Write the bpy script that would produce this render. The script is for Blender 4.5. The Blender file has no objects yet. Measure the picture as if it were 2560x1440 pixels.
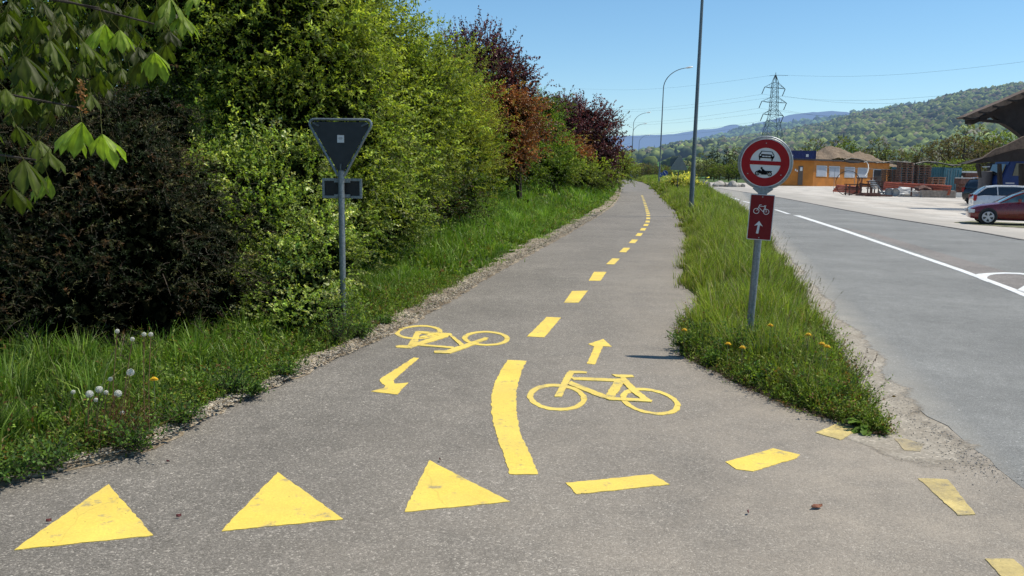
import bpy, bmesh, math, random
import numpy as np
from mathutils import Vector, Matrix
random.seed(7)
RNG = np.random.default_rng(11)
C = bpy.context.scene.collection
SC = bpy.context.scene

# ------------------------------------------------------------------ camera
F = 2130.0
PITCH = math.atan(291 / F)
ROLL = math.radians(0.85)
CAMZ = 1.55
cam_d = bpy.data.cameras.new('camera')
cam = bpy.data.objects.new('camera', cam_d)
C.objects.link(cam)
cam_d.sensor_width = 36.0
cam_d.lens = F / 2560 * 36
cam_d.clip_start = 0.05
cam_d.clip_end = 30000
MR = Matrix.Rotation(math.pi / 2 - PITCH, 4, 'X') @ Matrix.Rotation(ROLL, 4, 'Z')
cam.matrix_world = Matrix.Translation((0, 0, CAMZ)) @ MR
SC.camera = cam
_R = MR.to_3x3()


def ray(px, py):
    return _R @ Vector(((px - 1280) / F, (720 - py) / F, -1.0))


def G(px, py, z=0.0):
    """survey point of the photo on the flat ground at height z"""
    d = ray(px, py)
    t = (z - CAMZ) / d.z
    return Vector((d.x * t, d.y * t, z))


def P(px, py, Y):
    """survey point at a known distance Y ahead of the camera"""
    d = ray(px, py)
    t = Y / d.y
    return Vector((d.x * t, Y, CAMZ + d.z * t))


# ------------------------------------------------------------------ object helpers
def tag(o, label=None, cat=None, group=None, kind=None):
    if label: o['label'] = label
    if cat: o['category'] = cat
    if group: o['group'] = group
    if kind: o['kind'] = kind
    return o


def thing(name, label, cat, loc=(0, 0, 0), rot=(0, 0, 0), group=None):
    o = bpy.data.objects.new(name, None)
    o.empty_display_size = 0.2
    C.objects.link(o)
    o.location = loc
    o.rotation_euler = rot
    return tag(o, label, cat, group)


def link(name, me, mat, parent=None):
    o = bpy.data.objects.new(name, me)
    if mat is not None and len(me.materials) == 0:
        me.materials.append(mat)
    C.objects.link(o)
    if parent is not None:
        o.parent = parent
    return o


def copy_tree(o, parent=None):
    c = o.copy()
    C.objects.link(c)
    c.parent = parent
    for ch in [x for x in o.children]:
        copy_tree(ch, c)
    return c


class MB:
    def __init__(s):
        s.v = []; s.f = []

    def add(s, vs, fs):
        b = len(s.v)
        s.v += [tuple(x) for x in vs]
        s.f += [tuple(b + i for i in f) for f in fs]
        return s

    def box(s, c, d, rot=None, rz=0.0):
        m = rot if rot is not None else Matrix.Rotation(rz, 3, 'Z')
        c = Vector(c)
        vs = [c + m @ Vector((x * d[0] / 2, y * d[1] / 2, z * d[2] / 2))
              for x in (-1, 1) for y in (-1, 1) for z in (-1, 1)]
        return s.add(vs, [(0, 1, 3, 2), (4, 6, 7, 5), (0, 4, 5, 1), (2, 3, 7, 6), (0, 2, 6, 4), (1, 5, 7, 3)])

    def bar(s, a, b, w, h=None):
        a = Vector(a); b = Vector(b); h = h or w
        d = b - a
        q = d.to_track_quat('X', 'Z').to_matrix()
        return s.box((a + b) / 2, (d.length, w, h), q)

    def tube(s, pts, r, n=10, closed=False, cap=True):
        pts = [Vector(p) for p in pts]
        rs = r if isinstance(r, (list, tuple)) else [r] * len(pts)
        m = len(pts)
        vs = []; prev = None
        for i, p in enumerate(pts):
            if closed:
                t = pts[(i + 1) % m] - pts[i - 1]
            else:
                t = pts[min(i + 1, m - 1)] - pts[max(i - 1, 0)]
            t.normalize()
            if prev is None:
                u = t.orthogonal().normalized()
            else:
                u = (prev - t * prev.dot(t))
                u = u.normalized() if u.length > 1e-6 else t.orthogonal().normalized()
            prev = u
            w = t.cross(u)
            for k in range(n):
                a = 2 * math.pi * k / n
                vs.append(p + (u * math.cos(a) + w * math.sin(a)) * rs[i])
        fs = []
        for i in range(m if closed else m - 1):
            j = (i + 1) % m
            for k in range(n):
                l = (k + 1) % n
                fs.append((i * n + k, i * n + l, j * n + l, j * n + k))
        if cap and not closed:
            fs.append(tuple(range(n))[::-1])
            fs.append(tuple((m - 1) * n + k for k in range(n)))
        return s.add(vs, fs)

    def cyl(s, a, b, r, n=16):
        return s.tube([a, b], r, n)

    def prism(s, poly, y0, y1):
        """poly (x,z) extruded along y"""
        n = len(poly)
        vs = [(x, y0, z) for x, z in poly] + [(x, y1, z) for x, z in poly]
        fs = [tuple(range(n)), tuple(range(n, 2 * n))[::-1]]
        fs += [(i, i + n, (i + 1) % n + n, (i + 1) % n) for i in range(n)]
        return s.add(vs, fs)

    def loft(s, rings, cap=True):
        n = len(rings[0]); vs = [p for r in rings for p in r]; fs = []
        for i in range(len(rings) - 1):
            for k in range(n):
                l = (k + 1) % n
                fs.append((i * n + k, i * n + l, (i + 1) * n + l, (i + 1) * n + k))
        if cap:
            fs.append(tuple(range(n))[::-1]); fs.append(tuple((len(rings) - 1) * n + k for k in range(n)))
        return s.add(vs, fs)

    def build(s, name, mat, parent=None, smooth=False, bevel=0.0, fix=True):
        me = bpy.data.meshes.new(name)
        me.from_pydata(s.v, [], s.f)
        if fix or bevel:
            bm = bmesh.new(); bm.from_mesh(me)
            if bevel:
                es = [e for e in bm.edges if len(e.link_faces) == 2 and e.calc_face_angle(0) > 0.5]
                bmesh.ops.bevel(bm, geom=es, offset=bevel, segments=2, affect='EDGES', clamp_overlap=True)
            if fix:
                bmesh.ops.recalc_face_normals(bm, faces=bm.faces)
            bm.to_mesh(me); bm.free()
        if smooth:
            me.polygons.foreach_set('use_smooth', [True] * len(me.polygons))
            try:
                me.set_sharp_from_angle(angle=math.radians(40))
            except Exception:
                pass
        me.update()
        return link(name, me, mat, parent)


def np_mesh(name, verts, quads, cols=None, mat=None, parent=None, smooth=False):
    """verts (N,3), quads (M,4 or 3), cols (N,3|4) point colours"""
    me = bpy.data.meshes.new(name)
    verts = np.asarray(verts, dtype=np.float32); quads = np.asarray(quads, dtype=np.int32)
    nv = len(verts); m, k = quads.shape
    me.vertices.add(nv)
    me.vertices.foreach_set('co', verts.ravel())
    me.loops.add(m * k)
    me.loops.foreach_set('vertex_index', quads.ravel())
    me.polygons.add(m)
    me.polygons.foreach_set('loop_start', np.arange(0, m * k, k, dtype=np.int32))
    me.polygons.foreach_set('loop_total', np.full(m, k, dtype=np.int32))
    if smooth:
        me.polygons.foreach_set('use_smooth', np.ones(m, dtype=bool))
    if cols is not None:
        cols = np.asarray(cols, dtype=np.float32)
        if cols.shape[1] == 3:
            cols = np.concatenate([cols, np.ones((nv, 1), np.float32)], 1)
        at = me.attributes.new('col', 'FLOAT_COLOR', 'POINT')
        at.data.foreach_set('color', cols.ravel())
    me.update()
    me.validate()
    return link(name, me, mat, parent)


# ------------------------------------------------------------------ materials
def nmat(name):
    m = bpy.data.materials.new(name); m.use_nodes = True
    nt = m.node_tree
    for n in list(nt.nodes): nt.nodes.remove(n)
    out = nt.nodes.new('ShaderNodeOutputMaterial')
    return m, nt, out


def N(nt, t, **kw):
    n = nt.nodes.new('ShaderNode' + t)
    for k, v in kw.items():
        if k.startswith('i_'):
            key = k[2:]
            key = int(key) if key.isdigit() else key.replace('_', ' ')
            n.inputs[key].default_value = v
        else:
            setattr(n, k, v)
    return n


def ramp(nt, fac, stops, interp='LINEAR'):
    r = nt.nodes.new('ShaderNodeValToRGB')
    r.color_ramp.interpolation = interp
    e = r.color_ramp.elements
    while len(e) < len(stops): e.new(0.5)
    for i, (p, c) in enumerate(stops):
        e[i].position = p
        e[i].color = (c, c, c, 1) if isinstance(c, (int, float)) else (*c, 1)
    nt.links.new(fac, r.inputs[0])
    return r.outputs[0]


def mixc(nt, fac, a, b, mode='MIX'):
    m = nt.nodes.new('ShaderNodeMix'); m.data_type = 'RGBA'; m.blend_type = mode
    for sock, v in ((m.inputs[0], fac), (m.inputs[6], a), (m.inputs[7], b)):
        if hasattr(v, 'is_linked') or hasattr(v, 'links'):
            nt.links.new(v, sock)
        elif isinstance(v, (int, float)):
            sock.default_value = v if sock == m.inputs[0] else (v, v, v, 1)
        else:
            sock.default_value = (*v, 1)
    return m.outputs[2]


def math_(nt, op, a, b=0.0, c=None, clamp=False):
    m = nt.nodes.new('ShaderNodeMath'); m.operation = op; m.use_clamp = clamp
    for i, v in enumerate((a, b) if c is None else (a, b, c)):
        if hasattr(v, 'links'): nt.links.new(v, m.inputs[i])
        else: m.inputs[i].default_value = v
    return m.outputs[0]


def noise(nt, vec, scale, detail=4, rough=0.55, dim='3D'):
    n = N(nt, 'TexNoise'); n.inputs['Scale'].default_value = scale
    n.inputs['Detail'].default_value = detail; n.inputs['Roughness'].default_value = rough
    nt.links.new(vec, n.inputs['Vector'])
    return n.outputs['Fac']


def pos(nt):
    return N(nt, 'NewGeometry').outputs['Position']


def objco(nt):
    return N(nt, 'TexCoord').outputs['Object']


def bsdf(nt, out, col, rough=0.6, metal=0.0, spec=0.5, bump=None, bstr=0.3, bdist=0.01, coat=0.0):
    b = N(nt, 'BsdfPrincipled')
    if hasattr(col, 'links'): nt.links.new(col, b.inputs['Base Color'])
    else: b.inputs['Base Color'].default_value = (*col, 1)
    if hasattr(rough, 'links'): nt.links.new(rough, b.inputs['Roughness'])
    else: b.inputs['Roughness'].default_value = rough
    b.inputs['Metallic'].default_value = metal
    b.inputs['Specular IOR Level'].default_value = spec
    b.inputs['Coat Weight'].default_value = coat
    if bump is not None:
        bn = N(nt, 'Bump'); bn.inputs['Strength'].default_value = bstr; bn.inputs['Distance'].default_value = bdist
        nt.links.new(bump, bn.inputs['Height']); nt.links.new(bn.outputs[0], b.inputs['Normal'])
    nt.links.new(b.outputs[0], out.inputs[0])
    return b


def plain(name, col, rough=0.6, metal=0.0, var=0.15, scale=6.0, spec=0.5, coat=0.0, bstr=0.05):
    """painted / metal / wood surface with procedural wear and dirt"""
    m, nt, out = nmat(name)
    p = objco(nt)
    n = noise(nt, p, scale, 5, 0.6)
    dk = tuple(c * (1 - var) for c in col); lt = tuple(min(1, c * (1 + var)) for c in col)
    c = ramp(nt, n, [(0.3, dk), (0.7, lt)])
    r = ramp(nt, noise(nt, p, scale * 2.3, 3), [(0.3, max(0.02, rough - 0.08)), (0.7, min(1, rough + 0.08))])
    bsdf(nt, out, c, r, metal, spec, bump=noise(nt, p, scale * 8, 3), bstr=bstr, coat=coat)
    return m


def foliage_mat(name, trans=0.35, rough=0.5, spec=0.35, tint=(1.25, 1.35, 0.5)):
    m, nt, out = nmat(name)
    a = N(nt, 'Attribute', attribute_name='col')
    col = a.outputs['Color']
    b = N(nt, 'BsdfPrincipled'); nt.links.new(col, b.inputs['Base Color'])
    b.inputs['Roughness'].default_value = rough; b.inputs['Specular IOR Level'].default_value = spec
    t = N(nt, 'BsdfTranslucent')
    nt.links.new(mixc(nt, 1.0, col, tint, 'MULTIPLY'), t.inputs[0])
    mx = N(nt, 'MixShader'); mx.inputs[0].default_value = trans
    nt.links.new(b.outputs[0], mx.inputs[1]); nt.links.new(t.outputs[0], mx.inputs[2])
    nt.links.new(mx.outputs[0], out.inputs[0])
    return m


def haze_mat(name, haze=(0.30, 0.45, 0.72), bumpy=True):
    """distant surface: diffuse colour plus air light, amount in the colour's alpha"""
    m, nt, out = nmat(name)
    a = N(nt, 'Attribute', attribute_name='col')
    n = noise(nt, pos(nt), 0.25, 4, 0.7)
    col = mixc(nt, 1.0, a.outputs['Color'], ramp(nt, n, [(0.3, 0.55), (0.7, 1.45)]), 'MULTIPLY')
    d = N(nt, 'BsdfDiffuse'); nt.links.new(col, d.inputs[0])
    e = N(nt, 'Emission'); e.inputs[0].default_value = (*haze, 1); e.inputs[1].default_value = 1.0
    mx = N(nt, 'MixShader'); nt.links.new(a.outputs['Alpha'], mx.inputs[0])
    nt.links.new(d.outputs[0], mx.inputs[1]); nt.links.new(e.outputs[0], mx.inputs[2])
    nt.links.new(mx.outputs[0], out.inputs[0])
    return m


# ------------------------------------------------------------------ light and sky
SUN_EL = 61.0
SUN_AZ = 11.0     # degrees ahead (+Y) of due right (+X)
el, az = math.radians(SUN_EL), math.radians(SUN_AZ)
sdir = Vector((math.cos(el) * math.cos(az), math.cos(el) * math.sin(az), math.sin(el)))
sl = bpy.data.lights.new('sun', 'SUN'); sl.energy = 5.0; sl.angle = math.radians(0.53); sl.color = (1.0, 0.93, 0.80)
so = bpy.data.objects.new('sun', sl); C.objects.link(so)
so.rotation_euler = sdir.to_track_quat('Z', 'Y').to_euler()
W = bpy.data.worlds.new('World'); SC.world = W; W.use_nodes = True
wn = W.node_tree
for n_ in list(wn.nodes): wn.nodes.remove(n_)
sky = wn.nodes.new('ShaderNodeTexSky'); sky.sky_type = 'NISHITA'; sky.sun_disc = False
sky.sun_elevation = el
sky.sun_rotation = math.pi / 2 - az
sky.altitude = 400; sky.air_density = 1.0; sky.dust_density = 0.15; sky.ozone_density = 3.0
hs = wn.nodes.new('ShaderNodeHueSaturation'); hs.inputs['Saturation'].default_value = 1.05; hs.inputs['Hue'].default_value = 0.49
bg = wn.nodes.new('ShaderNodeBackground'); bg.inputs[1].default_value = 0.125
wo = wn.nodes.new('ShaderNodeOutputWorld')
tn = wn.nodes.new('ShaderNodeMix'); tn.data_type = 'RGBA'; tn.blend_type = 'MULTIPLY'; tn.inputs[0].default_value = 1.0; tn.inputs[7].default_value = (0.90, 1.0, 1.10, 1)
wn.links.new(sky.outputs[0], tn.inputs[6]); wn.links.new(tn.outputs[2], hs.inputs['Color']); wn.links.new(hs.outputs[0], bg.inputs[0]); wn.links.new(bg.outputs[0], wo.inputs[0])
SC.view_settings.view_transform = 'Standard'; SC.view_settings.look = 'None'
SC.view_settings.exposure = 0; SC.view_settings.gamma = 1
SC.cycles.max_bounces = 6; SC.cycles.diffuse_bounces = 3; SC.cycles.glossy_bounces = 3
SC.cycles.transmission_bounces = 4; SC.cycles.transparent_max_bounces = 8
SC.cycles.use_adaptive_sampling = True; SC.cycles.adaptive_threshold = 0.02
SC.cycles.use_denoising = True
SC.cycles.caustics_reflective = False; SC.cycles.caustics_refractive = False
SC.cycles.sample_clamp_indirect = 4.0
# ================================================================== GROUND
def resample(pts, step):
    out = [pts[0]]
    for a, b in zip(pts[:-1], pts[1:]):
        n = max(1, int((b - a).length / step))
        for i in range(1, n + 1): out.append(a.lerp(b, i / n))
    return out


# left and right edge of the cycle path
Lraw = [Vector((-6.5, 0.2, 0)), Vector((-4.2, 2.9, 0))] + [G(*p) for p in [(0, 1217), (187, 1169), (300, 1144), (375, 1124), (450, 1082), (562, 1022), (675, 974),
        (787, 921), (900, 872), (1012, 818), (1105, 765), (1200, 706), (1290, 655), (1350, 623), (1410, 590), (1475, 552),
        (1530, 517), (1547, 495), (1553, 476), (1555, 464), (1550, 455.5), (1537, 451.0)]]
Rraw = [G(*p) for p in [(2172, 1072), (2080, 1052), (1960, 1012), (1850, 962), (1760, 916), (1702, 888), (1690, 845), (1712, 800), (1738, 765), (1742, 742), (1706, 714), (1704, 690),
        (1712, 650), (1716, 600), (1708, 560), (1690, 530), (1655, 495), (1641, 480), (1628, 467), (1608, 456.5), (1588, 451.8), (1560, 449.2)]]
# left edge of the road, right side of the verge
Qraw = [G(*p) for p in [(2190, 1068), (2150, 950), (2085, 845), (2030, 770), (1985, 700), (1950, 655), (1915, 600), (1880, 555), (1840, 515), (1800, 492), (1765, 477), (1735, 466.5), (1700, 458.5), (1660, 453.5), (1620, 449.8)]]


def prof(raw):
    ys = np.array([p.y for p in raw]); xs = np.array([p.x for p in raw])
    o = np.argsort(ys)
    return ys[o], xs[o]


LY, LX = prof(Lraw); RY, RX = prof(Rraw); QY, QX = prof(Qraw)
Lx = lambda y: np.interp(y, LY, LX)
Rx = lambda y: np.interp(y, RY, RX)
Qx = lambda y: np.interp(y, QY, QX)


def asphalt_mat(name, base=(0.225, 0.204, 0.176), spec_s=150.0, dust_line=None, fleck=0.5, far=True):
    m, nt, out = nmat(name)
    p = pos(nt)
    v = N(nt, 'TexVoronoi'); v.inputs['Scale'].default_value = spec_s; v.inputs['Randomness'].default_value = 1
    nt.links.new(p, v.inputs['Vector'])
    cell = N(nt, 'SeparateColor'); nt.links.new(v.outputs['Color'], cell.inputs[0])
    g = ramp(nt, cell.outputs[0], [(0.0, 1 - fleck), (0.45, 1 - 0.35 * fleck), (0.8, 1.0 + 0.15 * fleck), (0.93, 1.0 + 0.9 * fleck), (1.0, 1.0 + 2.6 * fleck)])
    v2 = N(nt, 'TexVoronoi'); v2.inputs['Scale'].default_value = spec_s * 0.42
    nt.links.new(p, v2.inputs['Vector'])
    c2 = N(nt, 'SeparateColor'); nt.links.new(v2.outputs['Color'], c2.inputs[0])
    g2 = ramp(nt, c2.outputs[1], [(0.0, 0.88), (0.88, 1.0), (0.97, 1.12), (1.0, 1.5)])
    big = ramp(nt, noise(nt, p, 0.45, 6, 0.66), [(0.25, 0.72), (0.75, 1.22)])
    mid = ramp(nt, noise(nt, p, 5.0, 5, 0.65), [(0.25, 0.86), (0.75, 1.12)])
    fine = ramp(nt, noise(nt, p, 260, 2, 0.6), [(0.3, 0.65), (0.7, 1.35)])
    c = mixc(nt, 1.0, base, g, 'MULTIPLY')
    c = mixc(nt, 1.0, c, g2, 'MULTIPLY')
    c = mixc(nt, 1.0, c, big, 'MULTIPLY'); c = mixc(nt, 1.0, c, mid, 'MULTIPLY'); c = mixc(nt, 1.0, c, fine, 'MULTIPLY')
    if dust_line is not None:
        (x0, y0), (nx, ny), w, dcol = dust_line
        sp = N(nt, 'SeparateXYZ'); nt.links.new(p, sp.inputs[0])
        d = math_(nt, 'ADD', math_(nt, 'MULTIPLY', math_(nt, 'SUBTRACT', sp.outputs[0], x0), nx),
                  math_(nt, 'MULTIPLY', math_(nt, 'SUBTRACT', sp.outputs[1], y0), ny))
        f = math_(nt, 'SUBTRACT', 1.0, math_(nt, 'DIVIDE', d, w), clamp=True)
        dn = ramp(nt, noise(nt, p, 1.7, 6, 0.65), [(0.3, 0.25), (0.7, 1.0)])
        f = math_(nt, 'MULTIPLY', f, dn, clamp=True)
        f = math_(nt, 'MULTIPLY', f, 0.9)
        dc = mixc(nt, 1.0, dcol, ramp(nt, cell.outputs[1], [(0, 0.8), (1, 1.2)]), 'MULTIPLY')
        c = mixc(nt, f, c, dc)
    h = math_(nt, 'MULTIPLY', v.outputs['Distance'], -1.0)
    bsdf(nt, out, c, 0.82, spec=0.3, bump=h, bstr=0.55, bdist=0.004)
    return m


M_path = asphalt_mat('path_asphalt', dust_line=((2.25, 4.9), (-0.97, 0.24), 3.3, (0.36, 0.31, 0.25)), fleck=0.42)
M_road = asphalt_mat('road_asphalt', base=(0.222, 0.222, 0.212), spec_s=210.0, dust_line=((2.55, 5.0), (0.97, -0.24), 0.35, (0.36, 0.33, 0.28)), fleck=0.2)


def sheet(name, pts, z, mat, kind='structure'):
    me = bpy.data.meshes.new(name)
    bm = bmesh.new()
    vs = [bm.verts.new((p[0], p[1], z)) for p in pts]
    f = bm.faces.new(vs)
    bm.normal_update()
    if f.normal.z < 0: f.normal_flip()
    low = [bm.verts.new((v.co.x, v.co.y, z - 0.02)) for v in vs]
    k_ = len(vs)
    for i in range(k_):
        if (vs[i].co - vs[(i + 1) % k_].co).length > 1e-6:
            bm.faces.new((vs[i], vs[(i + 1) % k_], low[(i + 1) % k_], low[i]))
    bmesh.ops.triangulate(bm, faces=[f], ngon_method='EAR_CLIP')
    bm.to_mesh(me); bm.free()
    o = link(name, me, mat)
    o['kind'] = kind
    return o


# big ground
m, nt, out = nmat('field_ground')
p_ = pos(nt)
c_ = ramp(nt, noise(nt, p_, 0.05, 6, 0.7), [(0.3, (0.05, 0.085, 0.022)), (0.7, (0.10, 0.14, 0.04))])
bsdf(nt, out, c_, 0.9, spec=0.2)
sheet('ground', [(-9000, -60), (9000, -60), (9000, 12000), (-9000, 12000)], -0.55, m)

# cycle path with the apron in front of it
rag = lambda s: (random.random() - 0.5) * s
Lp = [Vector((p.x - 0.35, p.y, 0)) for p in resample(Lraw, 0.3) if p.y < 60] + [p for p in Lraw if p.y >= 60]
# the asphalt runs on a little under the verge
Rp = [Vector((p.x + 0.15, p.y, 0)) for p in reversed(Rraw) if p.y > 60] + [Vector((p.x + rag(0.03), p.y + rag(0.03), 0)) for p in resample([p for p in reversed(Rraw) if p.y <= 60], 0.12)]
sheet('cycle_path', Lp + Rp + [Vector((3.4, 5.1, 0)), Vector((3.3, 3.0, 0)), Vector((3.2, 0.5, 0)), Vector((3.2, -8, 0)), Vector((-14, -8, 0)), Vector((-14, 0.2, 0))], 0.0, M_path)

# road
Qs = [Vector((1.9, -8, 0)), Vector((2.1, 0, 0))] + [Vector((p.x - 0.12, p.y, 0)) for p in [G(2560, 1172), G(2400, 1062), G(2310, 1010), G(2200, 925), G(2100, 818), G(2040, 740), G(1990, 680), G(1945, 612), G(1905, 560), G(1860, 512), G(1815, 487), G(1775, 473), G(1740, 463.5)]] + [G(1700, 456.5), G(1655, 452.5), G(1610, 449)]
Qs2 = [Qs[0], Qs[1]] + [Vector((p.x + rag(0.06), p.y + rag(0.06), 0)) for p in resample(Qs[2:12], 0.15)] + Qs[12:]
FarE = [G(*p) for p in [(2560, 601), (2450, 581), (2330, 562), (2215, 544), (2100, 523), (2010, 505.5), (1960, 496), (1880, 483), (1820, 474.5), (1770, 466), (1730, 459.5), (1690, 455), (1640, 451)]]
Fr = [Vector((11.0, -8, 0)), Vector((11.4, 10, 0))] + FarE
sheet('road', Qs2 + list(reversed(Fr)), 0.0015, M_road)
# repaired asphalt lane and seam on the road
M_road2 = asphalt_mat('road_patch_asphalt', base=(0.235, 0.212, 0.195), spec_s=150.0, fleck=0.3)
seam = [G(*p) for p in [(2700, 730), (2560, 690), (2450, 661), (2350, 632), (2260, 605), (2190, 584)]]
cent = [G(*p) for p in [(2700, 800), (2560, 741), (2440, 686), (2300, 633), (2180, 592), (2100, 566)]]
sheet('road_repair_strip', seam + [G(2100, 568)] + list(reversed(cent))[1:], 0.003, M_road2)

# pale yard on the far side
m, nt, out = nmat('yard_gravel')
p_ = pos(nt)
c_ = ramp(nt, noise(nt, p_, 0.28, 6, 0.7), [(0.25, (0.36, 0.325, 0.28)), (0.5, (0.50, 0.46, 0.41)), (0.75, (0.60, 0.575, 0.53))])
c_ = mixc(nt, 1.0, c_, ramp(nt, noise(nt, p_, 6, 6, 0.75), [(0.25, 0.72), (0.75, 1.2)]), 'MULTIPLY')
trk = N(nt, 'TexWave'); trk.inputs['Scale'].default_value = 0.12; trk.inputs['Distortion'].default_value = 9; trk.inputs['Detail'].default_value = 4
nt.links.new(p_, trk.inputs['Vector'])
c_ = mixc(nt, 1.0, c_, ramp(nt, trk.outputs[0], [(0.0, 0.84), (0.3, 1.0), (1.0, 1.05)]), 'MULTIPLY')
e0, e1 = G(2560, 601), G(2010, 505.5); nv_ = Vector((e1.y - e0.y, -(e1.x - e0.x))).normalized()
sp_ = N(nt, 'SeparateXYZ'); nt.links.new(p_, sp_.inputs[0])
dd_ = math_(nt, 'ADD', math_(nt, 'MULTIPLY', math_(nt, 'SUBTRACT', sp_.outputs[0], e0.x), nv_.x), math_(nt, 'MULTIPLY', math_(nt, 'SUBTRACT', sp_.outputs[1], e0.y), nv_.y))
dd_ = math_(nt, 'ADD', dd_, math_(nt, 'MULTIPLY', noise(nt, p_, 0.5, 5, 0.7), 5.0))
bf_ = ramp(nt, math_(nt, 'DIVIDE', dd_, 12.0), [(0.40, 0.75), (0.62, 0.0)])
c_ = mixc(nt, bf_, c_, (0.34, 0.315, 0.28))
bsdf(nt, out, c_, 0.9, spec=0.2, bump=noise(nt, p_, 30, 5), bstr=0.4, bdist=0.01)
M_yard = m
FY = np.array([p.y for p in Fr]); FX = np.array([p.x for p in Fr]); o_s = np.argsort(FY); FY, FX = FY[o_s], FX[o_s]


def zyard(x, y):
    d = np.clip(x - np.interp(y, FY, FX), 0, 99)
    return -0.006 - 0.27 * sm_(d, 0.2, 3.2) * (1 - sm_(y, 40, 68))


def sm_(x, a, b):
    t = np.clip((x - a) / (b - a), 0, 1)
    return t * t * (3 - 2 * t)


ygy = np.concatenate([np.arange(-8, 70, 1.5), np.arange(70, 176, 6)])
ygd = np.concatenate([[-0.5, 0.0, 0.3], np.arange(0.7, 5, 0.6), np.arange(5, 40, 5), [60, 90, 140]])
gy_, gd_ = np.meshgrid(ygy, ygd, indexing='ij')
gx_ = np.interp(gy_, FY, FX) + gd_
vv = np.stack([gx_, gy_, zyard(gx_, gy_)], -1).reshape(-1, 3)
a_, b_ = gy_.shape; ix = np.arange(a_ * b_).reshape(a_, b_)
o = np_mesh('yard', vv, np.stack([ix[:-1, :-1], ix[:-1, 1:], ix[1:, 1:], ix[1:, :-1]], -1).reshape(-1, 4), mat=M_yard, smooth=True); o['kind'] = 'structure'
# low concrete edging along the seam
mb = MB()
for a, b in zip(FarE[:-3], FarE[1:-2]):
    mb.bar(Vector((a.x, a.y, 0.004)), Vector((b.x, b.y, 0.004)), 0.10, 0.03)
o = mb.build('road_edging', plain('edging_concrete', (0.16, 0.145, 0.13), 0.9)); o['kind'] = 'structure'
# grass worn through under the red car
m, nt, out = nmat('worn_turf')
c_ = ramp(nt, noise(nt, pos(nt), 5, 6, 0.75), [(0.38, (0.07, 0.10, 0.02)), (0.62, (0.30, 0.27, 0.21))])
bsdf(nt, out, c_, 0.9, spec=0.2, bump=noise(nt, pos(nt), 30, 4), bstr=0.6)
M_turf = m
sheet('worn_turf', [G(px_, py_, -0.27) for px_, py_ in [(2385, 556), (2430, 552), (2560, 558), (2720, 570), (2720, 582), (2560, 570), (2440, 562)]], -0.262, m)

# sandy shoulder between verge and road
m, nt, out = nmat('shoulder_sand')
p_ = pos(nt)
c_ = ramp(nt, noise(nt, p_, 3.0, 6, 0.7), [(0.3, (0.25, 0.215, 0.17)), (0.7, (0.40, 0.36, 0.30))])
v_ = N(nt, 'TexVoronoi'); v_.inputs['Scale'].default_value = 70; nt.links.new(p_, v_.inputs['Vector'])
s_ = N(nt, 'SeparateColor'); nt.links.new(v_.outputs['Color'], s_.inputs[0])
c_ = mixc(nt, 1.0, c_, ramp(nt, s_.outputs[0], [(0, 0.8), (0.9, 1.1), (1, 1.5)]), 'MULTIPLY')
b_s = bsdf(nt, out, c_, 0.92, spec=0.2, bump=noise(nt, p_, 60, 4), bstr=0.5, bdist=0.006)
M_sand0 = m.copy(); M_sand0.name = 'shoulder_base_sand'
at_ = N(nt, 'Attribute', attribute_name='col'); tr_ = N(nt, 'BsdfTransparent'); mx_ = N(nt, 'MixShader')
fa_ = math_(nt, 'ADD', at_.outputs['Alpha'], math_(nt, 'MULTIPLY', math_(nt, 'SUBTRACT', noise(nt, p_, 7, 6, 0.75), 0.5), 1.5))
fa_ = ramp(nt, fa_, [(0.3, 0.0), (0.62, 1.0)])
nt.links.new(fa_, mx_.inputs[0]); nt.links.new(tr_.outputs[0], mx_.inputs[1]); nt.links.new(b_s.outputs[0], mx_.inputs[2]); nt.links.new(mx_.outputs[0], out.inputs[0])
M_sand = m
so1 = [G(*p) for p in [(2520, 1190), (2430, 1130), (2340, 1070), (2275, 1012), (2225, 950), (2158, 868), (2080, 778), (2027, 720), (1993, 680), (1953, 626), (1912, 574), (1870, 527)]]
so2 = [G(*p) for p in [(2300, 1200), (2180, 1130), (2060, 1085), (2060, 1040), (2100, 960), (2070, 870), (2010, 780), (1965, 710), (1940, 670), (1905, 610), (1870, 560), (1840, 520)]]
def lerp_poly(pts, n):
    out_ = []
    for i in range(n):
        f = i / (n - 1) * (len(pts) - 1); k = min(int(f), len(pts) - 2); out_.append(pts[k].lerp(pts[k + 1], f - k))
    return out_
_qy, _qx = prof(Qs)
QsX = lambda y: float(np.interp(y, _qy, _qx))
A1 = [p + Vector((.13 + .10 * math.sin(i_ * .7) * math.sin(i_ * .23), 0, 0)) for i_, p in enumerate(lerp_poly(so1, 90))]; A2 = lerp_poly(so2, 90); gvs = []; gcs = []
for i in range(90):
    for k in range(9):
        u = k / 8; p = A1[i].lerp(A2[i], u); gvs.append((p.x, p.y, 0.0028 if p.x > QsX(p.y) - .03 else 0.0012))
        gcs.append((1, 1, 1, 0.95 * min(1, u * 3.0, (1 - u) * 6.0 + (0.0 if i < 22 else 1)) * min(1, i / 9)))
ix = np.arange(90 * 9).reshape(90, 9)
o = np_mesh('sandy_shoulder', gvs, np.stack([ix[:-1, :-1], ix[1:, :-1], ix[1:, 1:], ix[:-1, 1:]], -1).reshape(-1, 4)[:, ::-1], gcs, M_sand); o['kind'] = 'structure'
sheet('shoulder_base', [Vector((1.9, 4.7, 0))] + [Vector((float(Rx(y)) + .1, y, 0)) for y in (5.3, 6, 8, 12, 20, 35, 60)] + [Vector((float(Qx(y)) + .7, y, 0)) for y in (60, 35, 20, 12, 8, 6, 5.3)] + [Vector((3.6, 4.7, 0))], -0.0025, M_sand0)


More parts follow.
